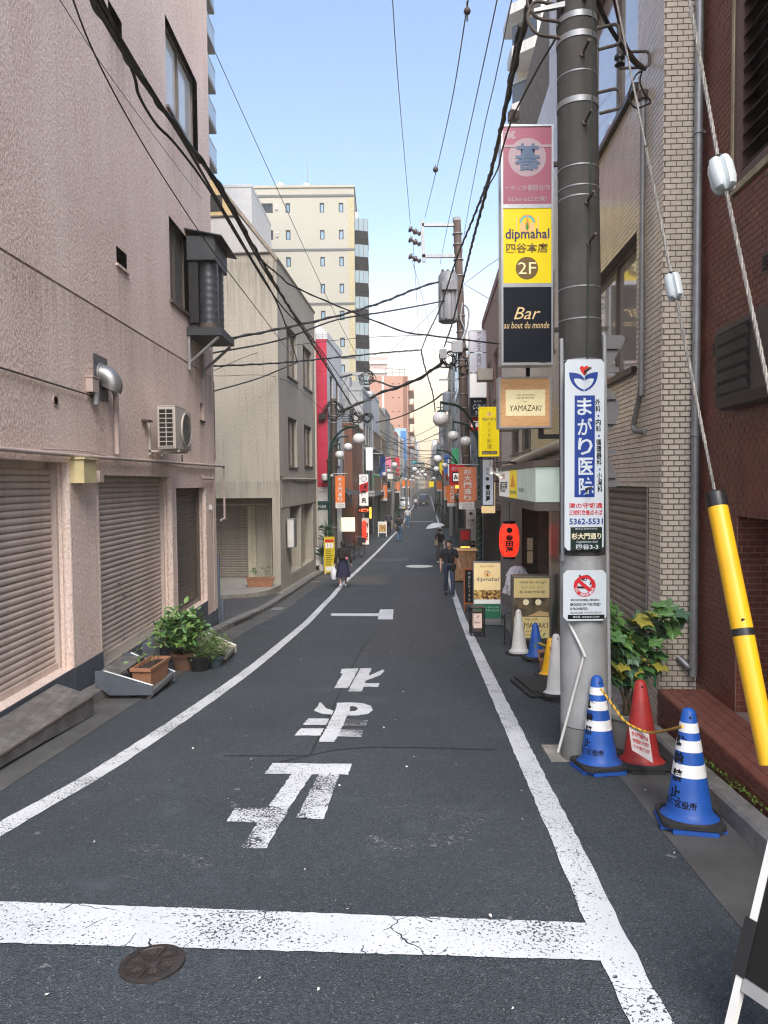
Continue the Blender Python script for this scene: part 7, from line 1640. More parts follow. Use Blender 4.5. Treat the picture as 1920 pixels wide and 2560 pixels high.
for (u0, u1, v0_, v1_, Y, lab, m) in ((968, 984, 1183, 1198, 57, 'small white framed sign above the second left lamp', M_fascw), (966, 976, 1205, 1220, 57.5, 'small black sign below the white framed sign', M_ink), (1030, 1042, 1150, 1160, 95, 'far teal and red hanging sign on the left row', mat('teal_sign', (.05, .35, .40), .5)), (1072, 1085, 1203, 1218, 120, 'far yellow shop sign near the vanishing point', M_yel)):
    t, W2, H_, e2 = sign_case('shop_sign', lab, u0, u1, v0_, v1_, Y, .2, M_black, 'small far shop signs'); MB().box(-W2, W2, .01, .03, e2, H_ - e2).build('panel', m, t)
cam_ = thing('security_camera', 'white dome security camera on the left pole', 'camera', at(813, 1200, 30.6)); MB().ball((0, 0, 0), .13, None, None, 16, 10).build('dome', M_black, cam_, True); MB().lathe([(.14, -.02), (.17, .02), (.17, .22), (.05, .28)], n=16).build('housing', M_white, cam_, True); MB().tube([(.1, 0, .15), (.32, .05, .2)], .05, 8).build('arm', M_white, cam_)
wb = thing('white_bollard_box', 'small white cabinet beside the spiky plant at the concrete building end', 'cabinet', (at(792, 1430, 29.6).x, 29.6, gz(29.6) + .1)); MB().cbox(-.14, .14, 0, .25, .2, .95, .03).build('cabinet', M_white, wb); MB().box(-.15, .15, .0, .26, 0, .198).build('base', M_dark, wb)
def spiky(label, u, v, Y, h, r, z0):
    p = at(u, v, Y); t = thing('spiky_plant', label, 'plant', (p.x, Y, z0)); mb = MB()
    for i in range(60):
        a_ = random.random() * 6.28; el = random.uniform(.1, 1.4); d = Vector((math.cos(a_) * math.cos(el), math.sin(a_) * math.cos(el), math.sin(el))); s_ = d.cross(Vector((0, 0, 1))).normalized() * .02; b_ = Vector((0, 0, h * random.uniform(.45, .75))); L = r * random.uniform(.7, 1.1)
        mb.add([b_ - s_, b_ + s_, b_ + d * L * .6 + s_ * .8, b_ + d * L - Vector((0, 0, L * .18)), b_ + d * L * .6 - s_ * .8], [(0, 1, 2, 3, 4)])
    o = mb.build('leaves', M_leaf3, t); o['kind'] = 'stuff'; MB().tube([(0, 0, .25), (0, 0, h * .75)], .03, 7).build('trunk', M_twig, t); MB().lathe([(.12, 0), (.16, .28), (.14, .28), (.12, .24)], n=16).build('pot', M_offwhite, t, True)
spiky('low spiky yucca plant in a pot by the concrete building end', 805, 1400, 29.4, 1.2, .45, gz(29.4) + .1); spiky('tall spiky yucca plant against the white block wall', 815, 1320, 30.2, 2.4, .5, gz(30.2) + .1)
# clutter of small projecting signs down both rows
for i, (sd_, Y, z, w_, h, cn, m) in enumerate((('L', 48.6, 2.6, .5, 1.6, 'white', M_fascw), ('L', 53.5, 1.6, .55, .8, 'green', mat('sign_green', (.03, .28, .12), .5, emit=.3)), ('L', 60.5, 2.2, .5, 1.8, 'blue', mat('sign_blue', (.03, .12, .45), .5, emit=.2)), ('L', 68, 2.6, .6, 1.6, 'pink', mat('sign_pink', (.65, .18, .28), .5, emit=.2)), ('L', 75, 2.0, .6, 1.0, 'yellow', M_yel), ('L', 86, 2.6, .7, 2.2, 'red', M_redp), ('R', 33.5, 2.4, .5, 1.5, 'pale blue', M_pan), ('R', 39, 1.4, .6, .7, 'amber', MATS['amber_lit']), ('R', 49, 2.4, .5, 1.7, 'green', MATS['sign_green']), ('R', 57, 2.2, .6, 1.5, 'white', M_fascw), ('R', 68, 2.6, .7, 1.8, 'blue', MATS['sign_blue']), ('R', 78, 1.9, .7, 1.2, 'red', M_redp), ('R', 91, 2.6, .8, 2.0, 'yellow', M_yel))):
    x = XL(Y) + .12 if sd_ == 'L' else XR(Y) - .12 - w_; t = thing('projecting_sign', 'small %s projecting shop sign in the middle of the %s row' % (cn, 'left' if sd_ == 'L' else 'right'), 'sign', (x, Y, z), 0, 'small projecting signs along the rows')
    MB().box(0, w_, 0, .16, 0, h).build('case', M_alu_light, t); MB().box(.03, w_ - .03, -.012, -.002, .03, h - .03).build('panel', m, t); MB().box(-.25 if sd_ == 'L' else w_ + .003, -.003 if sd_ == 'L' else w_ + .3, .05, .1, h * .5, h * .5 + .06).build('bracket', M_rust, t)

# ------------------------------------------------------------------ overhead cables
def cable(label, pts, r, name='overhead_cable', group=None, twist=0, n=7, m=None):
    pts = smooth_path(pts, n); o = pts[0]
    mb = MB(); mb.tube([p - o for p in pts], r, 6)
    if twist:                                   # lashed cable: a second strand wound round the first
        q = []; L = 0
        for i in range(len(pts) - 1):
            a, b = pts[i], pts[i + 1]; k = max(2, min(30, int((b - a).length / .12)))
            for j in range(k):
                p = a.lerp(b, j / k); L += (b - a).length / k; d = (b - a).normalized(); u_ = d.cross(Vector((0, 0, 1))).normalized(); w_ = d.cross(u_); q.append(p - o + (u_ * math.cos(L * twist) + w_ * math.sin(L * twist)) * r * .9)
        mb.tube(q, r * .75, 5)
    t = mb.build(name, m or M_cable, None, True); t.location = o; return tag(t, label, 'cable', group)
Z = lambda z, *uv: [atz(u, v, z) for u, v in uv]
W = lambda *uvy: [at(u, v, y) for u, v, y in uvy]
cable('thick upper strand of the black cable bundle from the upper left corner', W((215, -30, 4.8), (335, 170, 5.8), (480, 372, 7.2), (560, 482, 8.3), (650, 645, 10.6), (760, 828, 16), (893, 1035, 36)), .022, twist=9)
cable('second strand of the black cable bundle from the upper left corner', W((228, -30, 4.85), (345, 170, 5.9), (470, 372, 7.0), (555, 520, 8.6), (625, 640, 10.4), (700, 775, 13.5), (744, 906, 22)), .016)
cable('third strand splitting off the black cable bundle over the pink wall', W((235, -30, 4.9), (330, 175, 5.8), (348, 240, 6.1), (390, 310, 6.6), (440, 362, 7.0), (520, 470, 8.1), (610, 620, 10.2), (700, 760, 13.2), (800, 880, 20), (885, 1030, 38)), .014)
cable('fourth strand of the bundle joining the pole tangle on the left', W((240, -30, 4.95), (360, 205, 6.0), (500, 400, 7.5), (580, 530, 8.9), (690, 720, 12.4), (820, 900, 21), (915, 1035, 39)), .014)
cable('wavy thin black cable below the bundle on the pink wall', W((172, -30, 4.6), (225, 110, 5.2), (300, 260, 5.9), (400, 430, 7.2), (505, 590, 8.9), (560, 665, 10), (640, 770, 12.2), (744, 906, 22)), .007)
cable('thin straight messenger wire crossing the pink wall', W((130, -30, 4.7), (300, 225, 7.2), (506, 500, 13.5)), .004)
cable('thin high wire slanting down past the cream tower', W((470, -20, 18), (660, 400, 24), (838, 786, 33), (918, 932, 40)), .012, m=mat('bare_wire', (.10, .10, .11), .5))
cable('cable swinging from the bundle across the street to the tall sign', W((645, 645, 10.6), (700, 690, 12), (728, 713, 12.5), (835, 761, 13), (1000, 826, 13), (1070, 838, 12.5), (1250, 860, 10.9)), .012, twist=11)
cable('thick service cable from the left wall up to the transformer', W((490, 862, 19.5), (555, 850, 20), (700, 822, 21.5), (850, 788, 23), (960, 754, 25), (1040, 722, 27), (1098, 704, 27.6)), .035, twist=6)
cable('second service cable below the thick one to the second pole', W((490, 890, 19.5), (545, 880, 20), (700, 850, 21.5), (840, 800, 23.5), (960, 780, 25), (1050, 764, 27), (1130, 748, 27.7)), .028)
cable('third crossing cable ending at the hanging drop wire', W((490, 917, 19.5), (545, 915, 20), (690, 908, 22), (830, 895, 24), (960, 882, 26), (1052, 875, 28)), .024, twist=8)
cable('steep crossing cable from the left wall to the pole tangle', W((490, 990, 19.5), (545, 975, 20), (640, 948, 22), (715, 918, 22), (744, 906, 22)), .022)
cable('faint thin crossing wire above the third cable', W((490, 945, 19.5), (545, 922, 20), (620, 890, 22), (700, 868, 24), (900, 845, 26), (1060, 838, 28)), .010)
cable('thin sagging wire over the concrete wall', W((490, 938, 19.5), (545, 940, 20), (700, 945, 23), (790, 1010, 28), (825, 1040, 30.5)), .008)
cable('thick looping bundle from the crossarm over to the second right pole', W((845, 1030, 31), (900, 1008, 31), (945, 985, 31), (1000, 966, 30.5), (1050, 945, 30), (1090, 918, 29), (1108, 905, 28.3)), .055, twist=5)
cable('thick looping bundle from the crossarm end joining mid street', W((922, 950, 39.8), (950, 955, 38), (980, 966, 36), (1010, 964, 34), (1050, 944, 31)), .045)
cable('thick loop between the crimson wall and the crossarm', W((800, 960, 34), (815, 950, 36), (850, 944, 38.5), (880, 936, 40)), .05)
cable('long diagonal cable from the left pole to the right lamp', W((940, 1056, 44), (990, 1045, 42), (1040, 1025, 38), (1080, 1004, 32), (1105, 985, 28.4)), .035)
cable('thick twisted cable from the near pole top down to the second pole', W((1330, -20, 5.7), (1290, 150, 6.8), (1255, 310, 8.2), (1220, 460, 10.5), (1185, 590, 14), (1155, 710, 19), (1130, 810, 24), (1110, 868, 28)), .022, twist=10)
cable('thinner twisted cable left of the thick one by the second pole', W((1300, 60, 6.5), (1235, 400, 9.5), (1185, 540, 13), (1140, 650, 17), (1100, 770, 23), (1068, 838, 27), (1053, 876, 29.5)), .018, twist=9)
cable('hanging drop wire falling from the cable junction', W((1053, 876, 29.5), (1060, 910, 31), (1072, 950, 33), (1082, 985, 35), (1088, 1030, 38)), .025, twist=6)
cable('thin black cable with a junction box beside the tall sign', W((1390, 95, 6.0), (1340, 180, 6.6), (1283, 292, 7.6), (1258, 365, 8.2), (1245, 420, 8.7), (1225, 458, 9.6), (1215, 462, 9.9)), .010)
jb = thing('cable_box', 'small grey cable junction box hanging beside the tall sign', 'junction box', at(1283, 290, 7.6), R(20)); MB().cbox(-.045, .045, -.04, .04, -.05, .05, .006).build('case', mat('box_weathered', (.16, .15, .14), .6, var=.3), jb)
for i in range(4): MB().box(-.05, .05, -.045, -.041, -.04 + i * .022, -.03 + i * .022).build('rib', M_rust, jb)
M_bare = MATS['bare_wire']
for lab, pts in (('left bare high wire running to the left insulators', W((980, -20, 12), (995, 200, 16), (1012, 400, 22), (1026, 560, 27.6))), ('bare high wire with two spacers to the crossarm top', W((1172, -10, 9), (1130, 250, 13), (1090, 430, 18.5), (1062, 545, 27.5))), ('bare high wire right of the spacer wire', W((1247, -20, 9), (1200, 200, 12), (1165, 360, 16), (1120, 560, 24), (1100, 660, 30))), ('rightmost bare high wire above the second pole', W((1283, -20, 9), (1240, 190, 12), (1200, 370, 16.5), (1160, 590, 27), (1150, 700, 34))), ('thin dropper wire from the insulators down the street', W((1030, 650, 28), (1050, 720, 33), (1070, 800, 42), (1092, 900, 52))), ('thin wire from the left insulators into the distance', W((1032, 600, 28), (1040, 720, 38), (1048, 850, 58)))):
    cable(lab, pts, .009, m=M_bare)
for (u, v, Y, lab) in ((1168, 28, 9.2, 'upper round spacer ball on the bare high wire'), (1089, 424, 18.4, 'lower round spacer ball on the bare high wire')):
    t = thing('wire_spacer', lab, 'wire spacer', at(u, v, Y), 0, 'spacer balls on the high wire'); MB().ball((0, 0, 0), .045 if Y < 12 else .07).build('ball', M_brown, t, True); MB().tube([(0, 0, -.12), (0, 0, .12)], .012, 6).build('clip', M_brown, t)
cable('thin crossing wire from the second pole to the tall sign', W((1160, 710, 28), (1220, 745, 20), (1258, 760, 14), (1290, 775, 10.8)), .008); cable('thin rising wire from the second pole behind the tall sign', W((1160, 710, 28), (1210, 672, 22), (1256, 640, 16)), .008, m=M_bare); cable('thin diagonal wire in the sky left of the second pole', W((960, 890, 40), (1030, 830, 36), (1100, 760, 29)), .008, m=M_bare)
cable('copper coloured service wire dropping past the upper cream windows', W((1530, -20, 5.5), (1560, 100, 6.0), (1590, 150, 6.4), (1608, 165, 6.7)), .012, m=mat('wire_copper', (.14, .075, .05), .6)); cable('heavy black sleeved cable from the near pole to the wall insulator', W((1480, -20, 5.9), (1520, 60, 6.1), (1558, 120, 6.3), (1590, 160, 6.55), (1612, 172, 6.75)), .020)
for i, (a, b, c) in enumerate((((1588, 190), (1572, 240), (1590, 270)), ((1600, 205), (1612, 235), (1625, 250)))): cable(('left', 'right')[i] + ' small drip loop of cable under the wall insulator', W((1605, 178, 6.72), (*a, 6.7), (*b, 6.72), (*c, 6.75), (1626, 258, 6.9)), .008)
random.seed(5)
for i in range(46):                                          # the web of cables further down the street
    y0 = random.uniform(46, 170); y1 = y0 + random.uniform(-4, 22); z0, z1 = random.uniform(2.6, 7.0), random.uniform(2.6, 7.0)
    if random.random() < .55: a, b = Vector((XL(y0) + .6, y0, z0)), Vector((XR(y1) - .8, y1, z1))
    else:
        y1 = y0 + random.uniform(22, 32); s_ = random.choice((XL, XR)); dx = .9 if s_ is XL else -1.0
        a, b = Vector((s_(y0) + dx, y0, z0)), Vector((s_(y1) + dx, y1, z0 + random.uniform(-.4, .4)))
    mid = (a + b) / 2 - Vector((0, 0, random.uniform(.2, .7))); cable('cable of the dense far web of overhead cables above the street', [a, a.lerp(mid, .55) - Vector((0, 0, .06)), mid, b.lerp(mid, .55) - Vector((0, 0, .06)), b], random.uniform(.014, .032), group='far web of overhead cables', n=3)

# ------------------------------------------------------------------ traffic cones
M_cblue = mat('cone_blue', (.010, .085, .38), .5, var=.22, scale=6, grime=.32); M_cred = mat('cone_red', (.36, .025, .022), .5, var=.25, scale=6, grime=.3); M_cyel = mat('cone_yellow', (.80, .42, .01), .4, var=.08); M_cwhite = mat('cone_white', (.66, .66, .63), .45, var=.08, grime=.15); M_refl = mat('cone_reflective_white', (.80, .80, .78), .3, var=.04)
M_corange = mat('cone_orange', (.75, .17, .03), .5, var=.1)
def cone(label, x, y, h, m, stripes=False, weight=True, txt=None, rz=0.0, base=None, r0=.145):
    t = thing('traffic_cone', label, 'traffic cone', (x, y, gz(y) + .005), rz, 'traffic cones along the right kerb'); r1 = .038; t.rotation_euler = (R(-4.5), 0, rz); bw = .19
    zb_ = .0
    bm_ = bmesh.new(); bmesh.ops.create_cube(bm_, size=1)
    for q_ in bm_.verts: q_.co = Vector((q_.co.x * bw * 2, q_.co.y * bw * 2, (q_.co.z + .5) * .025))
    bmesh.ops.bevel(bm_, geom=[e_ for e_ in bm_.edges if abs(e_.verts[0].co.z - e_.verts[1].co.z) > .01], offset=.06, segments=2, affect='EDGES'); MB().bm(bm_).build('foot', base or m, t)
    if weight:
        mb = MB(); n = 32; zs = (.03, .065); k_ = [(bw * .97, 0), (bw * .97, 1), (r0 + .035, 1), (r0 + .02, 0)]
        for rr_, lv in k_:
            for j in range(n):
                a_ = 2 * math.pi * (j + .5) / n; sq = 1 / max(abs(math.cos(a_)), abs(math.sin(a_))) if rr_ > .18 else 1.0; sq = min(sq, 1.27); mb.v.append((rr_ * sq * math.cos(a_), rr_ * sq * math.sin(a_), zs[lv] - (.012 if lv and rr_ > .18 else 0)))
        mb.f = [(i * n + j, i * n + (j + 1) % n, ((i + 1) % 4) * n + (j + 1) % n, ((i + 1) % 4) * n + j) for i in range(4) for j in range(n)]; mb.mi = [0] * len(mb.f); mb.build('weight_ring', M_blackrub, t)
    rad = lambda z: r0 + (r1 - r0) * (z - .03) / (h - .03)
    MB().lathe([(r0 + .03, .026), (r0 + .03, .055), (r0 + .005, .075), (rad(.1), .1), (rad(h * .5), h * .5), (rad(h - .03), h - .03), (r1 * .8, h - .008), (r1 * .35, h)], n=32).build('body', m, t, True)
    if stripes:
        for a_, b_ in ((.43, .535), (.64, .735), (.80, .88)): MB().lathe([(rad(h * a_) + .002, h * a_), (rad(h * b_) + .002, h * b_)], n=32).build('reflective_band', M_refl, t, True)
    MB().ball((.0, -rad(h * .93) - .001, h * .93), .008).build('vent_hole', M_dark, t)
    if txt:
        ang, body, z_t, sz = txt
        for i, c in enumerate(body):
            def Tc(X, Z): a_ = ang + X / rad(Z); r_ = rad(Z) + .0035; return (r_ * math.sin(a_), -r_ * math.cos(a_), Z)
            zc = z_t - i * sz * 1.35; text(c, (-sz / 2, sz / 2, zc - sz / 2, zc + sz / 2), M_ink, t, T=Tc, bold=.03)
        def Tc2(X, Z): a_ = ang + .15 + X / rad(Z); r_ = rad(Z) + .0035; return (r_ * math.sin(a_), -r_ * math.cos(a_), Z)
        text('新宿区役所', (-.1, .12, .13, .175), M_ink, t, T=Tc2, bold=.02)
    return t
c3 = gnd(1727, 2065); cone('nearest blue traffic cone with white bands and black lettering at the right kerb', c3.x, c3.y + .02, .72, M_cblue, True, True, (-.95, '駐輪禁止', .52, .075), R(-12))
c1 = gnd(1497, 1920); cone('blue traffic cone with white bands leaning against the near pole', c1.x, c1.y - .02, .72, M_cblue, True, True, (-1.25, '駐輪禁止', .50, .07), R(8))
c2 = gnd(1608, 1922); cone('dented red traffic cone with a white notice hung on it', c2.x, c2.y + .03, .68, M_cred, False, True, None, R(-4), M_blackrub)
for (u, v, h, m, lab, wt) in ((1303, 1640, .70, M_cwhite, 'white traffic cone in front of the beige standing sign', False), (1346, 1655, .55, M_cblue, 'plain blue traffic cone behind the yellow one', True), (1385, 1702, .52, M_cyel, 'yellow traffic cone on stacked plates before the planter', True), (1402, 1752, .72, M_cwhite, 'white traffic cone half hidden behind the near pole', True)):
    p = gnd(u, v); cone(lab, p.x, p.y + .15, h, m, False, wt, None, R(5), M_blackrub, .13)
p = at(1127, 1320, 58); cone('orange traffic cone standing far down the right side', p.x, 58, .7, M_corange, False, False)
def chain(label, pts, m1, m2, r=.009):
    t = thing('striped_rope', label, 'rope', pts[0]); P = smooth_path(pts, 10); o = P[0]
    MB().tube([p - o for p in P], r, 8).build('core', m1, t, True); mb = MB(); q = []; L = 0
    for a, b in zip(P, P[1:]):
        k = max(2, int((b - a).length / .008))
        for j in range(k): p = a.lerp(b, j / k); L += (b - a).length / k; d = (b - a).normalized(); u_ = d.cross(Vector((0, 0, 1))).normalized(); w_ = d.cross(u_); q.append(p - o + (u_ * math.cos(L * 130) + w_ * math.sin(L * 130)) * r * .75)
    mb.tube(q, r * .5, 5).build('stripe', m2, t, True)
chain('yellow and black striped rope hung between the three near cones', W((1502, 1722, 5.26), (1530, 1760, 5.22), (1565, 1805, 5.16), (1617, 1830, 5.1), (1655, 1828, 4.75), (1706, 1816, 4.22)), mat('rope_yellow', (.72, .40, .03), .6), M_black)
chain('yellow and black bar between the plain blue and yellow cones', W((1347, 1608, 9.7), (1365, 1615, 9.4), (1384, 1622, 8.95)), mat('rope_yellow2', (.70, .46, .05), .6), M_black, .02)
nt_ = thing('warning_notice', 'white notice with red lettering hung on the red cone', 'notice', (0, 0, 0)); A = [at(u, v, 5.16) for u, v in ((1572, 1815), (1622, 1835), (1633, 1908), (1580, 1875))]; c = sum(A, Vector()) / 4; nt_.location = c
MB().prism([p - c for p in A], (0, .002, 0)).build('sheet', mat('laminated_sheet', (.72, .66, .64), .3, var=.04), nt_)
ax = (A[1] - A[0]); az = (A[0] - A[3]); TNt = lambda X, Z: (A[3] - c) + ax * X + az * Z + Vector((0, -.004, 0))
for i, s_ in enumerate(('杉大門通りは', '4台の監視カメラが有り', 'バッチリ映っています!')): text(s_, (.1, .92, .66 - i * .27, .86 - i * .27), M_redp, nt_, T=TNt, bold=.02)
# stacked plates and mats by the yellow cone
p = gnd(1375, 1740); t = thing('rubber_plates', 'stack of black rubber base plates beside the yellow cone', 'rubber mat', (p.x, p.y + .4, gz(p.y + .4)), R(3)); t.rotation_euler.x = R(-4.7)
for i in range(2): MB().cbox(-.28 + i * .06, .30, -.5 + .12 * i, .5, .008 + i * .03, .036 + i * .03, .006).build('plate', M_blackrub, t)
t4 = trough('planter_box', 'small terracotta planter box behind the yellow cone', (gnd(1375, 1690).x + .06, gnd(1375, 1690).y + .45, gz(gnd(1375, 1690).y + .45) + .02), R(80), .5, .22, .2); sprig(t4, (.05, 0, .16), .28, 20, .05, M_leaf); sprig(t4, (-.1, 0, .16), .2, 12, .05, M_leaf)

# ------------------------------------------------------------------ big-leaved potted plant beside the near pole
pp = gnd(1600, 1895); pl_ = thing('potted_plant', 'large-leaved green and yellowing potted plant behind the red cone', 'potted plant', (2.08, 6.02, gz(6.02) + .02))
MB().lathe([(.13, 0), (.17, .26), (.185, .26), (.19, .30), (.17, .30), (.15, .26), (0, .25)], n=24).build('pot', mat('pot_grey_plastic', (.38, .37, .36), .5, var=.1), pl_, True)
MB().lathe([(.09, 0), (.12, .2), (.1, .2)], (-.2, .08, 0), 18).build('small_pot', M_blackrub, pl_, True)
random.seed(11)
def palmate():
    """five-lobed leaf, stalk at the origin, lying in x/y with a slight fold"""
    pts = [(0, 0)]
    for a_, r in ((-150, .42), (-128, .62), (-105, .50), (-80, .60), (-62, .92), (-48, .62), (-26, .70), (-8, .78), (0, 1.08), (8, .78), (26, .70), (48, .62), (62, .92), (80, .60), (105, .50), (128, .62), (150, .42)): pts.append((r * math.cos(R(a_)), r * math.sin(R(a_))))
    mb = MB(); n = len(pts)
    vs = [(x, y, -.10 * (x * x + y * y) + .05 * math.sin(5 * math.atan2(y, x + .001)) * math.hypot(x, y)) for x, y in pts]; mid = (.28, 0, -.03); mb.add(vs + [mid], [(n, i, (i + 1) % n) for i in range(n)]); return mb
lm = []
for i, m in enumerate((M_leaf, leafmat('leaf_mid', (.10, .215, .055)), M_leaf3, M_leafy)):
    o = palmate().build('leaf', m, pl_); lm.append(o.data); o.location = (0, 0, .6); o.scale = (.1,) * 3; bpy.data.objects.remove(o)
stems = []
for i in range(13):
    a_ = random.random() * 6.28; rr_ = random.uniform(.08, .42); tip = Vector((rr_ * math.cos(a_) * .95 + .03, rr_ * math.sin(a_) * .7, random.uniform(.75, 1.12))); st_ = smooth_path([(random.uniform(-.05, .05), random.uniform(-.05, .05), .25), (tip.x * .35, tip.y * .35, .55), (tip.x * .8, tip.y * .8, tip.z * .85), tip], 5); stems.append(st_)
    MB().tube(st_, [.009 * (1 - .7 * k / (len(st_) - 1)) for k in range(len(st_))], 6).build('stem', M_twig, pl_)
for i in range(290):
    st_ = random.choice(stems); k = random.randrange(len(st_) // 3, len(st_)); b_ = st_[k]; a_ = random.random() * 6.28; L = random.uniform(.03, .14)
    p = b_ + Vector((L * math.cos(a_), L * math.sin(a_) * .8, random.uniform(-.02, .10)))
    if p.z < .42 and random.random() < .6: continue
    me = lm[3] if random.random() < (.28 if p.z < .85 else .06) else random.choice(lm[:3]); o = ob('leaf', me, pl_, p); s_ = random.uniform(.075, .13) * (1.1 if p.z > .9 else .95)
    o.scale = (s_, s_, s_); o.rotation_euler = (random.gauss(-.35, .3), random.gauss(.45, .3), random.gauss(-1.57, .9)); 
for i in range(16):                                          # low overhanging leaves by the pole
    o = ob('leaf', random.choice(lm[:2]), pl_, (-.34 + random.gauss(0, .10), -.12 + random.gauss(0, .12), .52 + random.gauss(0, .16))); s_ = random.uniform(.08, .12); o.scale = (s_,) * 3; o.rotation_euler = (random.gauss(-.5, .3), random.gauss(.4, .3), random.gauss(-1.57, .9))
for i in range(26):
    a_ = random.random() * 6.28; rnd = MB(); b_ = Vector((-.2, .06, .2)); d = Vector((math.cos(a_) * .5, math.sin(a_) * .5, 1)).normalized(); s_ = d.cross(Vector((0, 0, 1))).normalized() * .012; L = random.uniform(.2, .4)
    rnd.add([b_ - s_, b_ + s_, b_ + d * L + Vector((0, 0, -L * .2))], [(0, 1, 2)]).build('strap_leaf', mat('leaf_dark', (.02, .05, .02), .4, var=.3), pl_)

# hedge, bin and small things on the right pavement
hx = at(1158, 1330, 36); hg = thing('hedge', 'clipped green shrub between the lamp post and the second right pole', 'shrub', (hx.x + .5, 36, gz(36))); bush(hg, (0, 0, 1.3), .6, .8, 1.3, 1400, .12, M_leaf); MB().tube([(0, 0, 0), (0, 0, 1.5)], .05, 7).build('stem', M_twig, hg)
bn = thing('wheelie_bin', 'dark ribbed rubbish bin at the far right kerb', 'bin', (at(1116, 1310, 62).x, 62, gz(62))); MB().lathe([(.4, 0), (.46, .3), (.44, .32), (.48, .7), (.46, .72), (.5, 1.15), (.44, 1.25), (.1, 1.3)], n=18).build('bin', M_blackrub, bn, True)
yp = thing('yellow_post', 'yellow and black barrier pole by the far right kerb', 'pole', (at(1128, 1310, 54).x, 54, gz(54))); MB().lathe([(.10, 0), (.10, 2.0), (.04, 2.1)], n=14).build('post', M_cyel, yp, True)
for i in range(4): MB().lathe([(.103, .3 + i * .45), (.103, .5 + i * .45)], n=14).build('stripe', M_black, yp, True)
vs_ = thing('vending_stand', 'lit yellow tavern sign box behind the walking man', 'sign', (at(1160, 1380, 27).x, 26.6, gz(26.6))); MB().cbox(-.22, .22, 0, .3, .35, 1.9, .02).build('case', M_brown, vs_); MB().box(-.17, .17, -.008, -.002, .9, 1.25).build('lit_panel', mat('lit_amber', (.95, .60, .08), .5, var=.3, scale=12, emit=1.3), vs_); MB().box(-.17, .17, -.008, -.002, 1.5, 1.85).build('red_panel', M_redp, vs_); MB().box(-.25, .25, -.03, .33, 0, .34).build('foot', M_btile, vs_)
bc = thing('beer_barrel_counter', 'brick fronted low counter behind the walking man', 'counter', (at(1155, 1400, 25.6).x + .1, 25.6, gz(25.6))); MB().cbox(-.42, .42, 0, .6, .06, 1.15, .02).build('counter', mat('counter_print', (.34, .18, .09), .6, var=.5, scale=7), bc); MB().box(-.46, .46, -.04, .64, 1.152, 1.2).build('top', M_woodlit, bc); MB().box(-.40, .40, .05, .55, 0, .058).build('plinth', M_dark, bc)
# steps and ramp plate at the shop door
rp2 = thing('entrance_plate', 'ribbed metal entrance plate in front of the shop door', 'ramp', (0, 0, 0))
P = [(2.35, 12.6), (2.75, 12.3), (3.0, 15.4), (2.5, 15.6)]; MB().prism([(x, y, gz(y) + .05) for x, y in P], (0, 0, .02)).build('plate', M_check, rp2); MB().prism([(x, y, gz(y) + .02) for x, y in P], (0, 0, .028)).build('edge', M_steel, rp2)
wt = thing('covered_scooter', 'white cover sheet bundled over a stand by the entrance', 'cover sheet', (2.62, 13.9, gz(13.9))); mb = MB(); n_, m_ = 18, 9; vs = []
for i in range(m_ + 1):
    z = .75 + .55 * math.sin(i / m_ * 1.57); 
    for j in range(n_): a_ = 2 * math.pi * j / n_; r = (.24 * math.cos(i / m_ * 1.5) + .02) * (1 + .18 * math.sin(a_ * 5 + i)); vs.append((r * math.cos(a_), r * math.sin(a_), z))
mb.add(vs, [(i * n_ + j, i * n_ + (j + 1) % n_, (i + 1) * n_ + (j + 1) % n_, (i + 1) * n_ + j) for i in range(m_) for j in range(n_)]).build('sheet', mat('crumpled_sheet', (.66, .66, .68), .6, var=.08), wt); MB().tube([(0, 0, 0), (0, 0, .8)], .03, 8).box(-.2, .2, -.2, .2, 0, .03).build('stand', M_black, wt)

# ------------------------------------------------------------------ people
def capsule(mb, a, b, r0, r1, n=10, fl=1.0):
    a, b = Vector(a), Vector(b); d = b - a; L = max(d.length, 1e-4); d.normalize()
    pts = [a - d * r0 * .9, a - d * r0 * .5, a, a.lerp(b, .5), b, b + d * r1 * .5, b + d * r1 * .9]; rs = [r0 * .35, r0 * .85, r0, (r0 + r1) / 2, r1, r1 * .85, r1 * .35]
    mb.tube(pts, rs, n)
def ell(mb, c, rx, ry, rz_): mb.ball(c, rx, ry, rz_, 14, 10)
def skinned(mb, name, m, parent, vox):
    """union of the limbs as one continuous surface"""
    me = bpy.data.meshes.new(name); me.from_pydata(mb.v, [], mb.f); me.update(); o = bpy.data.objects.new(name, me)
    md = o.modifiers.new('r', 'REMESH'); md.mode = 'VOXEL'; md.voxel_size = vox; md.use_smooth_shade = True
    sm = o.modifiers.new('s', 'SMOOTH'); sm.iterations = 4; sm.factor = .5
    me2 = baked(o); o.modifiers.clear(); o.data = me2; bpy.data.meshes.remove(me); COL.objects.link(o); o.parent = parent
    me2.materials.clear(); me2.materials.append(m); me2.shade_smooth(); me2.name = name; return o
M_skin = mat('skin', (.50, .29, .20), .5, var=.05, scale=20); M_hair = mat('black_hair', (.010, .008, .007), .45, var=.3, scale=60); M_shoe_d = mat('dark_shoe', (.015, .015, .018), .5); M_shoe_w = mat('white_shoe', (.70, .70, .70), .5, var=.05)
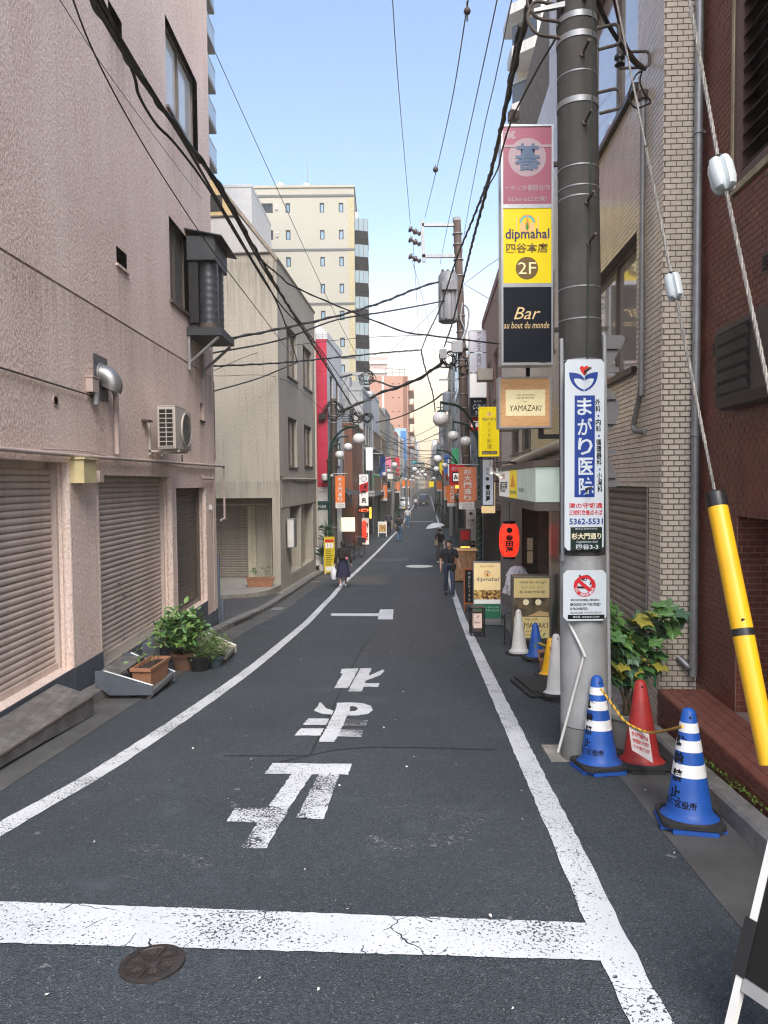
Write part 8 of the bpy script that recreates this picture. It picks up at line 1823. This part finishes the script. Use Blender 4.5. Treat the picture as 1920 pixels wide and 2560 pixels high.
def person(label, x, y, face, H, step, top_m, leg_m, shoe_m, kind='trousers', sleeve='short', arms=None, hair='short', lean=.02, vox=.011, head_turn=0.0, fingers=False, male=True, hem=None, top_len=.50, loose=1.0):
    """face: rz so that local -y is the walking direction. step: forward offsets of left/right foot. arms: (shoulder->hand) targets"""
    t = thing('person', label, 'person', (x, y, gz(y)), face); S = H / 1.72; V = lambda a, b, c: Vector((a * S, b * S, c * S))
    hip, sh = .93, 1.43; sw = .195 if male else .17; hw = .09
    body = MB(); cx = lambda z: -lean * (z - hip)
    J = {}
    for s_, st in ((-1, step[0]), (1, step[1])):
        hp = V(s_ * hw, 0, hip); lift = .06 if st > .1 else 0; ft = V(s_ * .085, -st, .085 + (.06 if st > .12 else 0))   # st>0: foot behind
        ft = V(s_ * .085, st, .085 + max(0, st) * .30); kn = (hp + ft) / 2 + V(0, -.035 - abs(st) * .12, .0); J[s_] = (hp, kn, ft)
        capsule(body, hp, kn, .078 * S, .052 * S); capsule(body, kn, ft, .05 * S, .036 * S); toe = ft + V(0, -.13, -.045 - max(0, st) * .25); capsule(body, ft + V(0, .02, -.03), toe, .036 * S, .03 * S)
    ell(body, V(0, cx(1.0), .98), .145 * S, .10 * S, .13 * S); ell(body, V(0, cx(1.15), 1.15), .13 * S, .09 * S, .18 * S); ell(body, V(0, cx(1.33), 1.31), (sw - .02) * S, .105 * S, .17 * S)
    nk = V(0, cx(1.5) - .01, 1.47); hd_ = V(0, cx(1.6) - .03, 1.60); capsule(body, nk - V(0, 0, .06), hd_ - V(0, 0, .02), .052 * S, .052 * S)
    RT = Matrix.Rotation(head_turn, 3, 'Z'); HP = lambda a, b, c: hd_ + RT @ V(a, b, c)
    ell(body, hd_ + V(0, .005, .025), .074 * S, .092 * S, .105 * S); capsule(body, HP(0, -.05, -.045), HP(0, -.055, -.06), .046 * S, .036 * S)          # skull, jaw
    capsule(body, HP(0, -.088, .02), HP(0, -.103, -.012), .008 * S, .015 * S)                                                                             # nose
    for s_ in (-1, 1): ell(body, HP(s_ * .076, .005, .01), .012 * S, .022 * S, .032 * S); ell(body, HP(s_ * .03, -.078, .05), .024 * S, .012 * S, .008 * S)   # ears, brows
    capsule(body, HP(-.018, -.088, -.045), HP(.018, -.088, -.045), .009 * S, .009 * S)                                                                    # lips
    AR = {}
    arms = arms or {}
    for s_ in (-1, 1):
        a_ = arms.get(s_, ((s_ * .05, .03, -.29), (s_ * .02, -.04, -.25))); s0 = V(s_ * sw, cx(1.42), sh - .03); el_ = s0 + V(*a_[0]); wr = el_ + V(*a_[1]); AR[s_] = (s0, el_, wr)
        capsule(body, s0, el_, .05 * S, .041 * S); capsule(body, el_, wr, .039 * S, .027 * S); d = (wr - el_).normalized(); pm = wr + d * .055 * S
        ax_ = d.cross(Vector((1, 0, 0))).normalized() if abs(d.x) < .9 else Vector((0, 1, 0)); nx_ = d.cross(ax_)
        mbp = body; ell(mbp, pm, .022 * S, .034 * S, .045 * S)
        for f in range(4):
            o_ = ax_ * (.026 - .017 * f) * S; L = (.062, .072, .068, .052)[f] * S; b_ = pm + d * .035 * S + o_; k1 = b_ + d * L * .55 + nx_ * .010 * S * -s_; k2 = k1 + d * L * .45 + nx_ * .022 * S * -s_
            capsule(mbp, b_, k1, .0088 * S, .008 * S, 6); capsule(mbp, k1, k2, .008 * S, .0068 * S, 6)
        tb0 = pm - d * .015 * S + ax_ * .03 * S; tb1 = tb0 + (d * .6 + ax_ * .7).normalized() * .045 * S; capsule(mbp, tb0, tb1, .0105 * S, .009 * S, 6); capsule(mbp, tb1, tb1 + d * .025 * S, .009 * S, .0075 * S, 6)
    skinned(body, 'body', M_skin, t, vox * S)
    # eyes
    for s_ in (-1, 1): MB().ball(HP(s_ * .03, -.0855, .028), .0095 * S, .006 * S, .006 * S, 8, 6).build('eye', M_ink, t, True)
    # shirt
    g = MB(); k = .014 * loose; ell(g, V(0, cx(1.33), 1.31), (sw - .008) * S, (.118 + k * .5) * S, .172 * S); zt_ = hip + .55 - top_len
    capsule(g, V(-.05, cx(1.2), 1.25), V(-.05, cx(zt_), zt_ + .10), (.115 + k) * S, (.105 + k) * S); capsule(g, V(.05, cx(1.2), 1.25), V(.05, cx(zt_), zt_ + .10), (.115 + k) * S, (.105 + k) * S)
    for s_ in (-1, 1):
        s0, el_, wr = AR[s_]; capsule(g, V(s_ * .08, cx(1.44), sh + .005), s0, .058 * S, .060 * S)
        if sleeve == 'short': capsule(g, s0, s0.lerp(el_, .68), .062 * S, .058 * S)
        else: capsule(g, s0, el_, .062 * S, .054 * S); capsule(g, el_, wr - (wr - el_) * .1, .054 * S, .042 * S)
    capsule(g, nk - V(0, 0, .045), nk - V(0, 0, .02), .062 * S, .058 * S)
    skinned(g, 'shirt', top_m, t, vox * S)
    # legs
    if kind == 'skirt':
        n = 28; prof = ((1.02, .135, .11), (.95, .165, .135), (.8, .20, .17), (.6, .245, .21), (hem, .285, .24), (hem + .01, .275, .23)); sk = MB(); m0 = (step[0] + step[1]) / 2
        for z, rx, ry in prof:
            for j in range(n): a_ = 2 * math.pi * j / n; q = 1 + .05 * math.sin(a_ * 7 + z * 4) * (1.05 - z); sk.v.append(tuple(V(rx * q * math.cos(a_), ry * q * math.sin(a_) + m0 * (1 - z), z)))
        sk.f = [(i * n + j, i * n + (j + 1) % n, (i + 1) * n + (j + 1) % n, (i + 1) * n + j) for i in range(len(prof) - 1) for j in range(n)]; sk.mi = [0] * len(sk.f); sk.build('skirt', leg_m, t, True)
    else:
        g = MB(); ell(g, V(0, cx(.98), .97), .160 * S, .118 * S, .125 * S)
        for s_ in (-1, 1):
            hp, kn, ft = J[s_]; capsule(g, hp - V(0, 0, .02), kn, .092 * S * loose ** .5, .072 * S * loose); capsule(g, kn, ft + V(0, .0, .0), .070 * S * loose, .060 * S * loose)
        skinned(g, 'trousers', leg_m, t, vox * S)
    for s_ in (-1, 1):
        hp, kn, ft = J[s_]; g = MB(); st = step[0 if s_ < 0 else 1]; capsule(g, ft + V(0, .035, -.042), ft + V(0, -.14, -.05 - max(0, st) * .25), .044 * S, .037 * S); ell(g, ft + V(0, .01, -.015), .044 * S, .055 * S, .04 * S); skinned(g, 'shoe', shoe_m, t, vox * S)
    # hair
    g = MB(); ell(g, hd_ + RT @ V(0, .020, .046), .089 * S, .099 * S, .100 * S); 
    if hair in ('long', 'tied'): capsule(g, HP(0, .06, .0), HP(0, .075, -.22 if hair == 'long' else -.06), .07 * S, .06 * S)
    for s_ in (-1, 1): capsule(g, HP(s_ * .068, .02, .06), HP(s_ * .072, .012, .012 if hair == 'short' else -.06), .022 * S, .014 * S)
    if hair == 'short': capsule(g, HP(-.04, -.062, .098), HP(.045, -.066, .09), .026 * S, .024 * S)
    skinned(g, 'hair', M_hair, t, vox * S)
    return t, V, AR, HP
M_navyc = mat('cloth_navy', (.010, .012, .022), .8, var=.2, scale=14); M_blackc = mat('cloth_black', (.012, .011, .012), .85, var=.2, scale=14); M_jean = mat('denim_dark', (.030, .045, .085), .8, var=.25, scale=20); M_jean2 = mat('denim_blue', (.06, .13, .24), .8, var=.25, scale=20); M_greyc = mat('cloth_grey', (.07, .072, .082), .85, var=.2, scale=14); M_whitec = mat('cloth_white', (.66, .67, .72), .85, var=.08, scale=14); M_skirt = mat('cloth_indigo', (.012, .013, .045), .8, var=.2, scale=10)
def strap(t, pts, r, m, name='strap'): MB().tube(smooth_path(pts, 5), r, 6).build(name, m, t, True)
p = gnd(1123, 1490)
t, V, AR, HP = person('man in dark navy shirt and jeans with a shoulder bag walking towards the camera', p.x, p.y, R(4), 1.73, (.20, -.16), M_navyc, M_jean, M_shoe_d, arms={-1: ((-.06, .06, -.28), (-.01, -.10, -.23)), 1: ((.08, .02, -.28), (.05, -.10, -.22))}, head_turn=R(-38), vox=.009)
strap(t, [V(-.03, -.05, 1.48), V(-.08, -.135, 1.38), V(-.02, -.15, 1.2), V(.06, -.14, 1.02)], .014, M_blackc); 
MB().cbox(.0, .2, -.21, -.13, .84, 1.02, .035).build('shoulder_bag', M_blackc, t)
p = gnd(1100, 1408)
t, V, AR, HP = person('woman with a black parasol, white mask, dark top and grey wide trousers', p.x, p.y, R(8), 1.62, (.16, -.12), M_blackc, M_greyc, M_shoe_w, hair='long', male=False, arms={-1: ((-.05, -.06, -.24), (.02, -.20, .10)), 1: ((.06, .05, -.28), (.02, -.02, -.24))}, loose=1.35)
MB().ball(HP(0, -.078, -.03), .052, .036, .04, 12, 8).build('face_mask', M_whitec, t, True); MB().cbox(-.26, -.12, -.12, .06, .85, 1.12, .02).build('tote_bag', mat('canvas_tote', (.45, .36, .25), .8), t)
hx_ = AR[-1][2]; um = thing('parasol', 'white topped black parasol held over the walking woman', 'parasol', (t.location.x, t.location.y, t.location.z), t.rotation_euler.z); tp = Vector((hx_.x - .12, hx_.y + .0, 1.90))
MB().tube([hx_ + Vector((0, -.03, -.08)), tp + Vector((0, 0, .03))], .009, 8).build('shaft', M_steel, um); prof = [(.02, .02), (.2, -.01), (.36, -.08), (.46, -.17)]
for nm, dz, m in (('canopy', 0.0, mat('parasol_silver', (.62, .63, .66), .5, var=.05)), ('lining', -.012, M_blackc)):
    mb = MB(); n = 24; vs = []
    for r, h in prof:
        for j in range(n): a_ = 2 * math.pi * j / n; q = 1 - .05 * abs(math.sin(a_ * 4)) * (r > .3); vs.append(Matrix.Rotation(R(-10), 3, 'Y') @ Vector((r * q * math.cos(a_), r * q * math.sin(a_), h + dz)) + tp)
    mb.add(vs, [(i * n + j, i * n + (j + 1) % n, (i + 1) * n + (j + 1) % n, (i + 1) * n + j) for i in range(len(prof) - 1) for j in range(n)]).build(nm, m, um, True)
for k in range(8): a_ = k * math.pi / 4 + .39; MB().tube([tp + Vector((0, 0, .0)), tp + Matrix.Rotation(R(-10), 3, 'Y') @ Vector((.45 * math.cos(a_), .45 * math.sin(a_), -.175))], .004, 4).build('rib', M_steel, um)
p = gnd(858, 1468)
t, V, AR, HP = person('woman in black top and navy skirt seen from behind carrying a white bag', p.x, p.y, R(180), 1.60, (-.16, .18), mat('cloth_darkbrown', (.016, .010, .012), .85, var=.2), M_skirt, M_shoe_w, 'skirt', 'long', hair='tied', male=False, hem=.40, loose=1.5, arms={-1: ((-.09, .02, -.27), (-.04, -.05, -.23)), 1: ((.09, .02, -.27), (.05, -.04, -.23))})
MB().cbox(-.09, .09, .13, .21, 1.0, 1.22, .03).build('small_backpack', M_blackc, t); strap(t, [V(.1, -.02, 1.49), V(.09, .09, 1.40), V(-.04, .15, 1.2)], .010, M_blackc)
MB().ball((-.14, .2, 1.02), .05, .03, .06).build('bag_charm', mat('charm_pink', (.5, .15, .25), .7), t, True)
h_ = AR[1][2]; bg_ = thing('carrier_bag', 'white carrier bag in the hand of the woman in the navy skirt', 'bag', t.location, t.rotation_euler.z); mb = MB(); mb.lathe([(.03, .0), (.10, .02), (.12, .18), (.09, .34), (.03, .42), (.015, .5)], h_ + Vector((.03, -.02, -.58)), 14); mb.build('bag', mat('plastic_bag_white', (.70, .72, .78), .4, var=.05), bg_, True); MB().torus(h_ + Vector((.03, -.02, -.06)), .05, .006, 'Y', 14, 5).build('handle', M_whitec, bg_, True)
p = gnd(998, 1354)
t, V, AR, HP = person('man in black shirt and blue jeans seen from behind with a bag at his hip', p.x, p.y, R(178), 1.74, (-.14, .16), M_blackc, M_jean2, M_shoe_d, loose=1.15, vox=.014); strap(t, [V(.14, -.02, 1.47), V(.02, .13, 1.3), V(-.12, .14, 1.05)], .014, M_blackc); MB().cbox(-.02, .24, .12, .24, .78, 1.0, .03).build('shoulder_bag', M_blackc, t)
p = gnd(972, 1339)
t, V, AR, HP = person('man in dark clothes with a backpack walking away along the left line', p.x, p.y, R(182), 1.72, (.14, -.14), M_navyc, M_blackc, M_shoe_d, vox=.014); MB().cbox(-.15, .15, .10, .26, 1.02, 1.45, .05).build('backpack', mat('backpack_slate', (.03, .04, .055), .7), t)
p = gnd(1019, 1318)
t, V, AR, HP = person('man in white T-shirt and jeans walking towards the camera mid street', p.x, p.y, R(-3), 1.73, (.10, -.10), M_whitec, M_jean2, M_shoe_w, vox=.014)
for s_ in (-1, 1): strap(t, [V(s_ * .1, .06, 1.47), V(s_ * .12, -.13, 1.38), V(s_ * .14, -.11, 1.15)], .016, M_blackc)
MB().cbox(-.14, .14, .10, .22, 1.02, 1.42, .04).build('backpack', M_blackc, t)
p = at(1039, 1274, 103); person('distant man in white shirt and dark trousers beside the dark minivan', p.x, 103, R(0), 1.72, (.08, -.12), M_whitec, M_blackc, M_shoe_d, vox=.02)
p = at(1090, 1290, 84); person('left one of two distant people in dark clothes on the right', p.x, 84, R(180), 1.66, (.12, -.12), M_blackc, M_blackc, M_shoe_d, vox=.02)
p = at(1098, 1290, 84); person('right one of two distant people in dark clothes on the right', p.x, 84.3, R(180), 1.62, (-.1, .12), M_navyc, M_navyc, M_shoe_w, vox=.02)

# ------------------------------------------------------------------ vehicles
def loft(sections, name, m, parent):
    """sections: list of (y, [(x, z)...half outline from bottom to top])"""
    mb = MB(); k = None
    for y, half in sections:
        ring = [(x, y, z) for x, z in half] + [(-x, y, z) for x, z in reversed(half)]; k = len(ring); mb.v.extend(ring)
    n = len(sections)
    mb.f = [(i * k + j, i * k + (j + 1) % k, (i + 1) * k + (j + 1) % k, (i + 1) * k + j) for i in range(n - 1) for j in range(k)] + [tuple(range(k - 1, -1, -1)), tuple((n - 1) * k + j for j in range(k))]; mb.mi = [0] * len(mb.f); return mb.build(name, m, parent, True)
def wheel(t, x, y, r=.31, w_=.2):
    o = MB().lathe([(r * .62, -w_ / 2), (r * .95, -w_ / 2), (r, -w_ * .3), (r, w_ * .3), (r * .95, w_ / 2), (r * .62, w_ / 2)], (x, y, r), 24, 'X').build('tyre', M_blackrub, t, True); MB().lathe([(0, -w_ * .42), (r * .6, -w_ * .42), (r * .62, w_ * .42), (0, w_ * .42)], (x, y, r), 20, 'X').build('rim', M_alu_light, o, True)
mv = thing('minivan', 'dark minivan driving towards the camera in the far distance', 'car', (at(1059, 1265, 118).x, 118, gz(118)), R(-3)); M_car = mat('car_paint_dark', (.012, .016, .018), .2, var=.05, coat=.8, metal=.2)
hb = lambda w_, z0, z1, zt, wt: [(w_ * .9, z0), (w_, z0 + .2), (w_, z1), (wt, zt - .08), (wt * .86, zt)]
loft([(0.0, hb(.78, .28, .78, .86, .74)), (.12, hb(.85, .25, .85, .98, .80)), (.75, hb(.86, .22, .92, 1.12, .80)), (1.45, hb(.87, .22, .95, 1.78, .68)), (1.9, hb(.87, .22, .95, 1.88, .70)), (4.3, hb(.87, .22, .95, 1.86, .70)), (4.65, hb(.84, .3, .95, 1.7, .66))], 'body', M_car, mv)
MB().hexa([(-.74, .86, 1.10), (.74, .86, 1.10), (.74, .96, 1.12), (-.74, .96, 1.12), (-.60, 1.40, 1.70), (.60, 1.40, 1.70), (.6, 1.5, 1.72), (-.6, 1.5, 1.72)]).build('windscreen', M_glass, mv)
for s_ in (-1, 1):
    MB().cbox(min(s_ * .5, s_ * .8), max(s_ * .5, s_ * .8), -.03, .1, .70, .82, .02).build('headlight', M_chrome, mv); MB().cbox(min(s_ * .9, s_ * 1.06), max(s_ * .9, s_ * 1.06), .95, 1.1, 1.08, 1.24, .03).build('mirror', M_car, mv); wheel(mv, s_ * .76, .85); wheel(mv, s_ * .76, 3.7)
    MB().box(min(s_ * .868, s_ * .875), max(s_ * .868, s_ * .875), 1.7, 3.9, 1.1, 1.6).build('side_window', M_glass, mv)
for i in range(3): MB().box(-.48, .48, -.025, .0, .60 + i * .08, .63 + i * .08).build('grille_bar', M_chrome, mv)
MB().box(-.17, .17, -.03, -.005, .42, .54).build('number_plate', M_white, mv); MB().box(-.8, .8, -.02, .04, .26, .40).build('bumper', M_black, mv)
kt = thing('pickup_van', 'small white delivery van parked on the left facing the camera', 'van', (at(1011, 1278, 98.8).x, 98.8, gz(98.8)), R(-3)); M_kw = mat('van_paint_white', (.68, .74, .78), .3, var=.04, coat=.5)
loft([(0.0, hb(.70, .25, .9, 1.0, .68)), (.08, hb(.73, .22, .95, 1.15, .70)), (.5, hb(.735, .22, .95, 1.72, .62)), (.8, hb(.735, .22, .95, 1.84, .64)), (3.2, hb(.735, .22, .95, 1.84, .64)), (3.3, hb(.72, .3, .95, 1.75, .62))], 'body', M_kw, kt)
MB().hexa([(-.64, .10, 1.16), (.64, .10, 1.16), (.64, .2, 1.18), (-.64, .2, 1.18), (-.56, .45, 1.68), (.56, .45, 1.68), (.56, .55, 1.70), (-.56, .55, 1.70)]).build('windscreen', M_glass, kt)
for s_ in (-1, 1): MB().cbox(min(s_ * .45, s_ * .66), max(s_ * .45, s_ * .66), -.03, .06, .68, .84, .02).build('headlight', M_chrome, kt); MB().cbox(min(s_ * .76, s_ * .9), max(s_ * .76, s_ * .9), .2, .3, 1.15, 1.35, .02).build('mirror', M_black, kt); wheel(kt, s_ * .64, .6, .27, .15); wheel(kt, s_ * .64, 2.7, .27, .15)
MB().box(-.17, .17, -.03, -.005, .40, .52).build('number_plate', M_yel, kt); MB().box(-.6, .6, -.015, .03, .24, .36).build('bumper', M_greywall, kt); MB().box(-.4, .4, -.012, .03, .60, .64).build('grille', M_black, kt)
for i in range(5): MB().box(-.5 + i * .25, -.46 + i * .25, .8, 3.0, 1.85, 1.9).build('roof_bar', M_steel, kt)
# bicycle against the black shop front
bk = thing('bicycle', 'dark city bicycle parked by the black shop front', 'bicycle', (at(880, 1370, 36.6).x, 35.8, gz(36)), R(62))
for x in (0, 1.08): w_ = MB().torus((x, 0, .33), .31, .022, 'Y', 28, 6).build('tyre', M_blackrub, bk, True); s_ = MB(); [s_.tube([(x, 0, .33), (x + .3 * math.cos(k * .524), 0, .33 + .3 * math.sin(k * .524))], .003, 4) for k in range(12)]; s_.build('spokes', M_steel, w_)
fr = MB(); 
for a, b in (((0, 0, .33), (.42, 0, .30)), ((.42, 0, .30), (.3, 0, .82)), ((.3, 0, .70), (0, 0, .33)), ((.42, 0, .30), (.9, 0, .75)), ((.32, 0, .62), (.88, 0, .80)), ((1.08, 0, .33), (.86, 0, .98))): fr.tube([a, b], .018, 8)
fr.build('frame', M_black, bk, True); MB().cbox(.16, .42, -.08, .08, .83, .89, .03).build('saddle', M_blackrub, bk); MB().tube(elbow([(.72, -.27, 1.06), (.86, -.2, 1.06), (.86, .2, 1.06), (.72, .27, 1.06)], .06), .014, 8).build('handlebar', M_steel, bk, True); MB().torus((.42, 0, .30), .09, .012, 'Y', 20, 5).build('chain_ring', M_steel, bk, True); MB().cbox(.9, 1.2, -.17, .17, .75, 1.0, .02).build('basket', mat('basket_mesh', (.05, .05, .055), .6), bk); MB().box(-.28, .1, -.06, .06, .70, .72).build('rack', M_steel, bk)

# ------------------------------------------------------------------ evening haze in the street
hz_ = MB().box(-90, 90, -60, 700, -3.4, 60).build('haze', None); hz_['kind'] = 'stuff'; hz_['label'] = 'thin warm evening haze filling the street'; hz_['category'] = 'haze'
HAZE_DENSITY = 0.0014
mh = bpy.data.materials.new('haze_air'); mh.use_nodes = True; n_ = mh.node_tree.nodes; n_.clear(); vo = n_.new('ShaderNodeVolumePrincipled'); vo.inputs['Color'].default_value = (1.0, .93, .80, 1); vo.inputs['Density'].default_value = HAZE_DENSITY; vo.inputs['Anisotropy'].default_value = .0; oo = n_.new('ShaderNodeOutputMaterial'); mh.node_tree.links.new(vo.outputs[0], oo.inputs['Volume'])
hz_.data.materials.clear(); hz_.data.materials.append(mh)
bpy.data.scenes.remove(TMP)
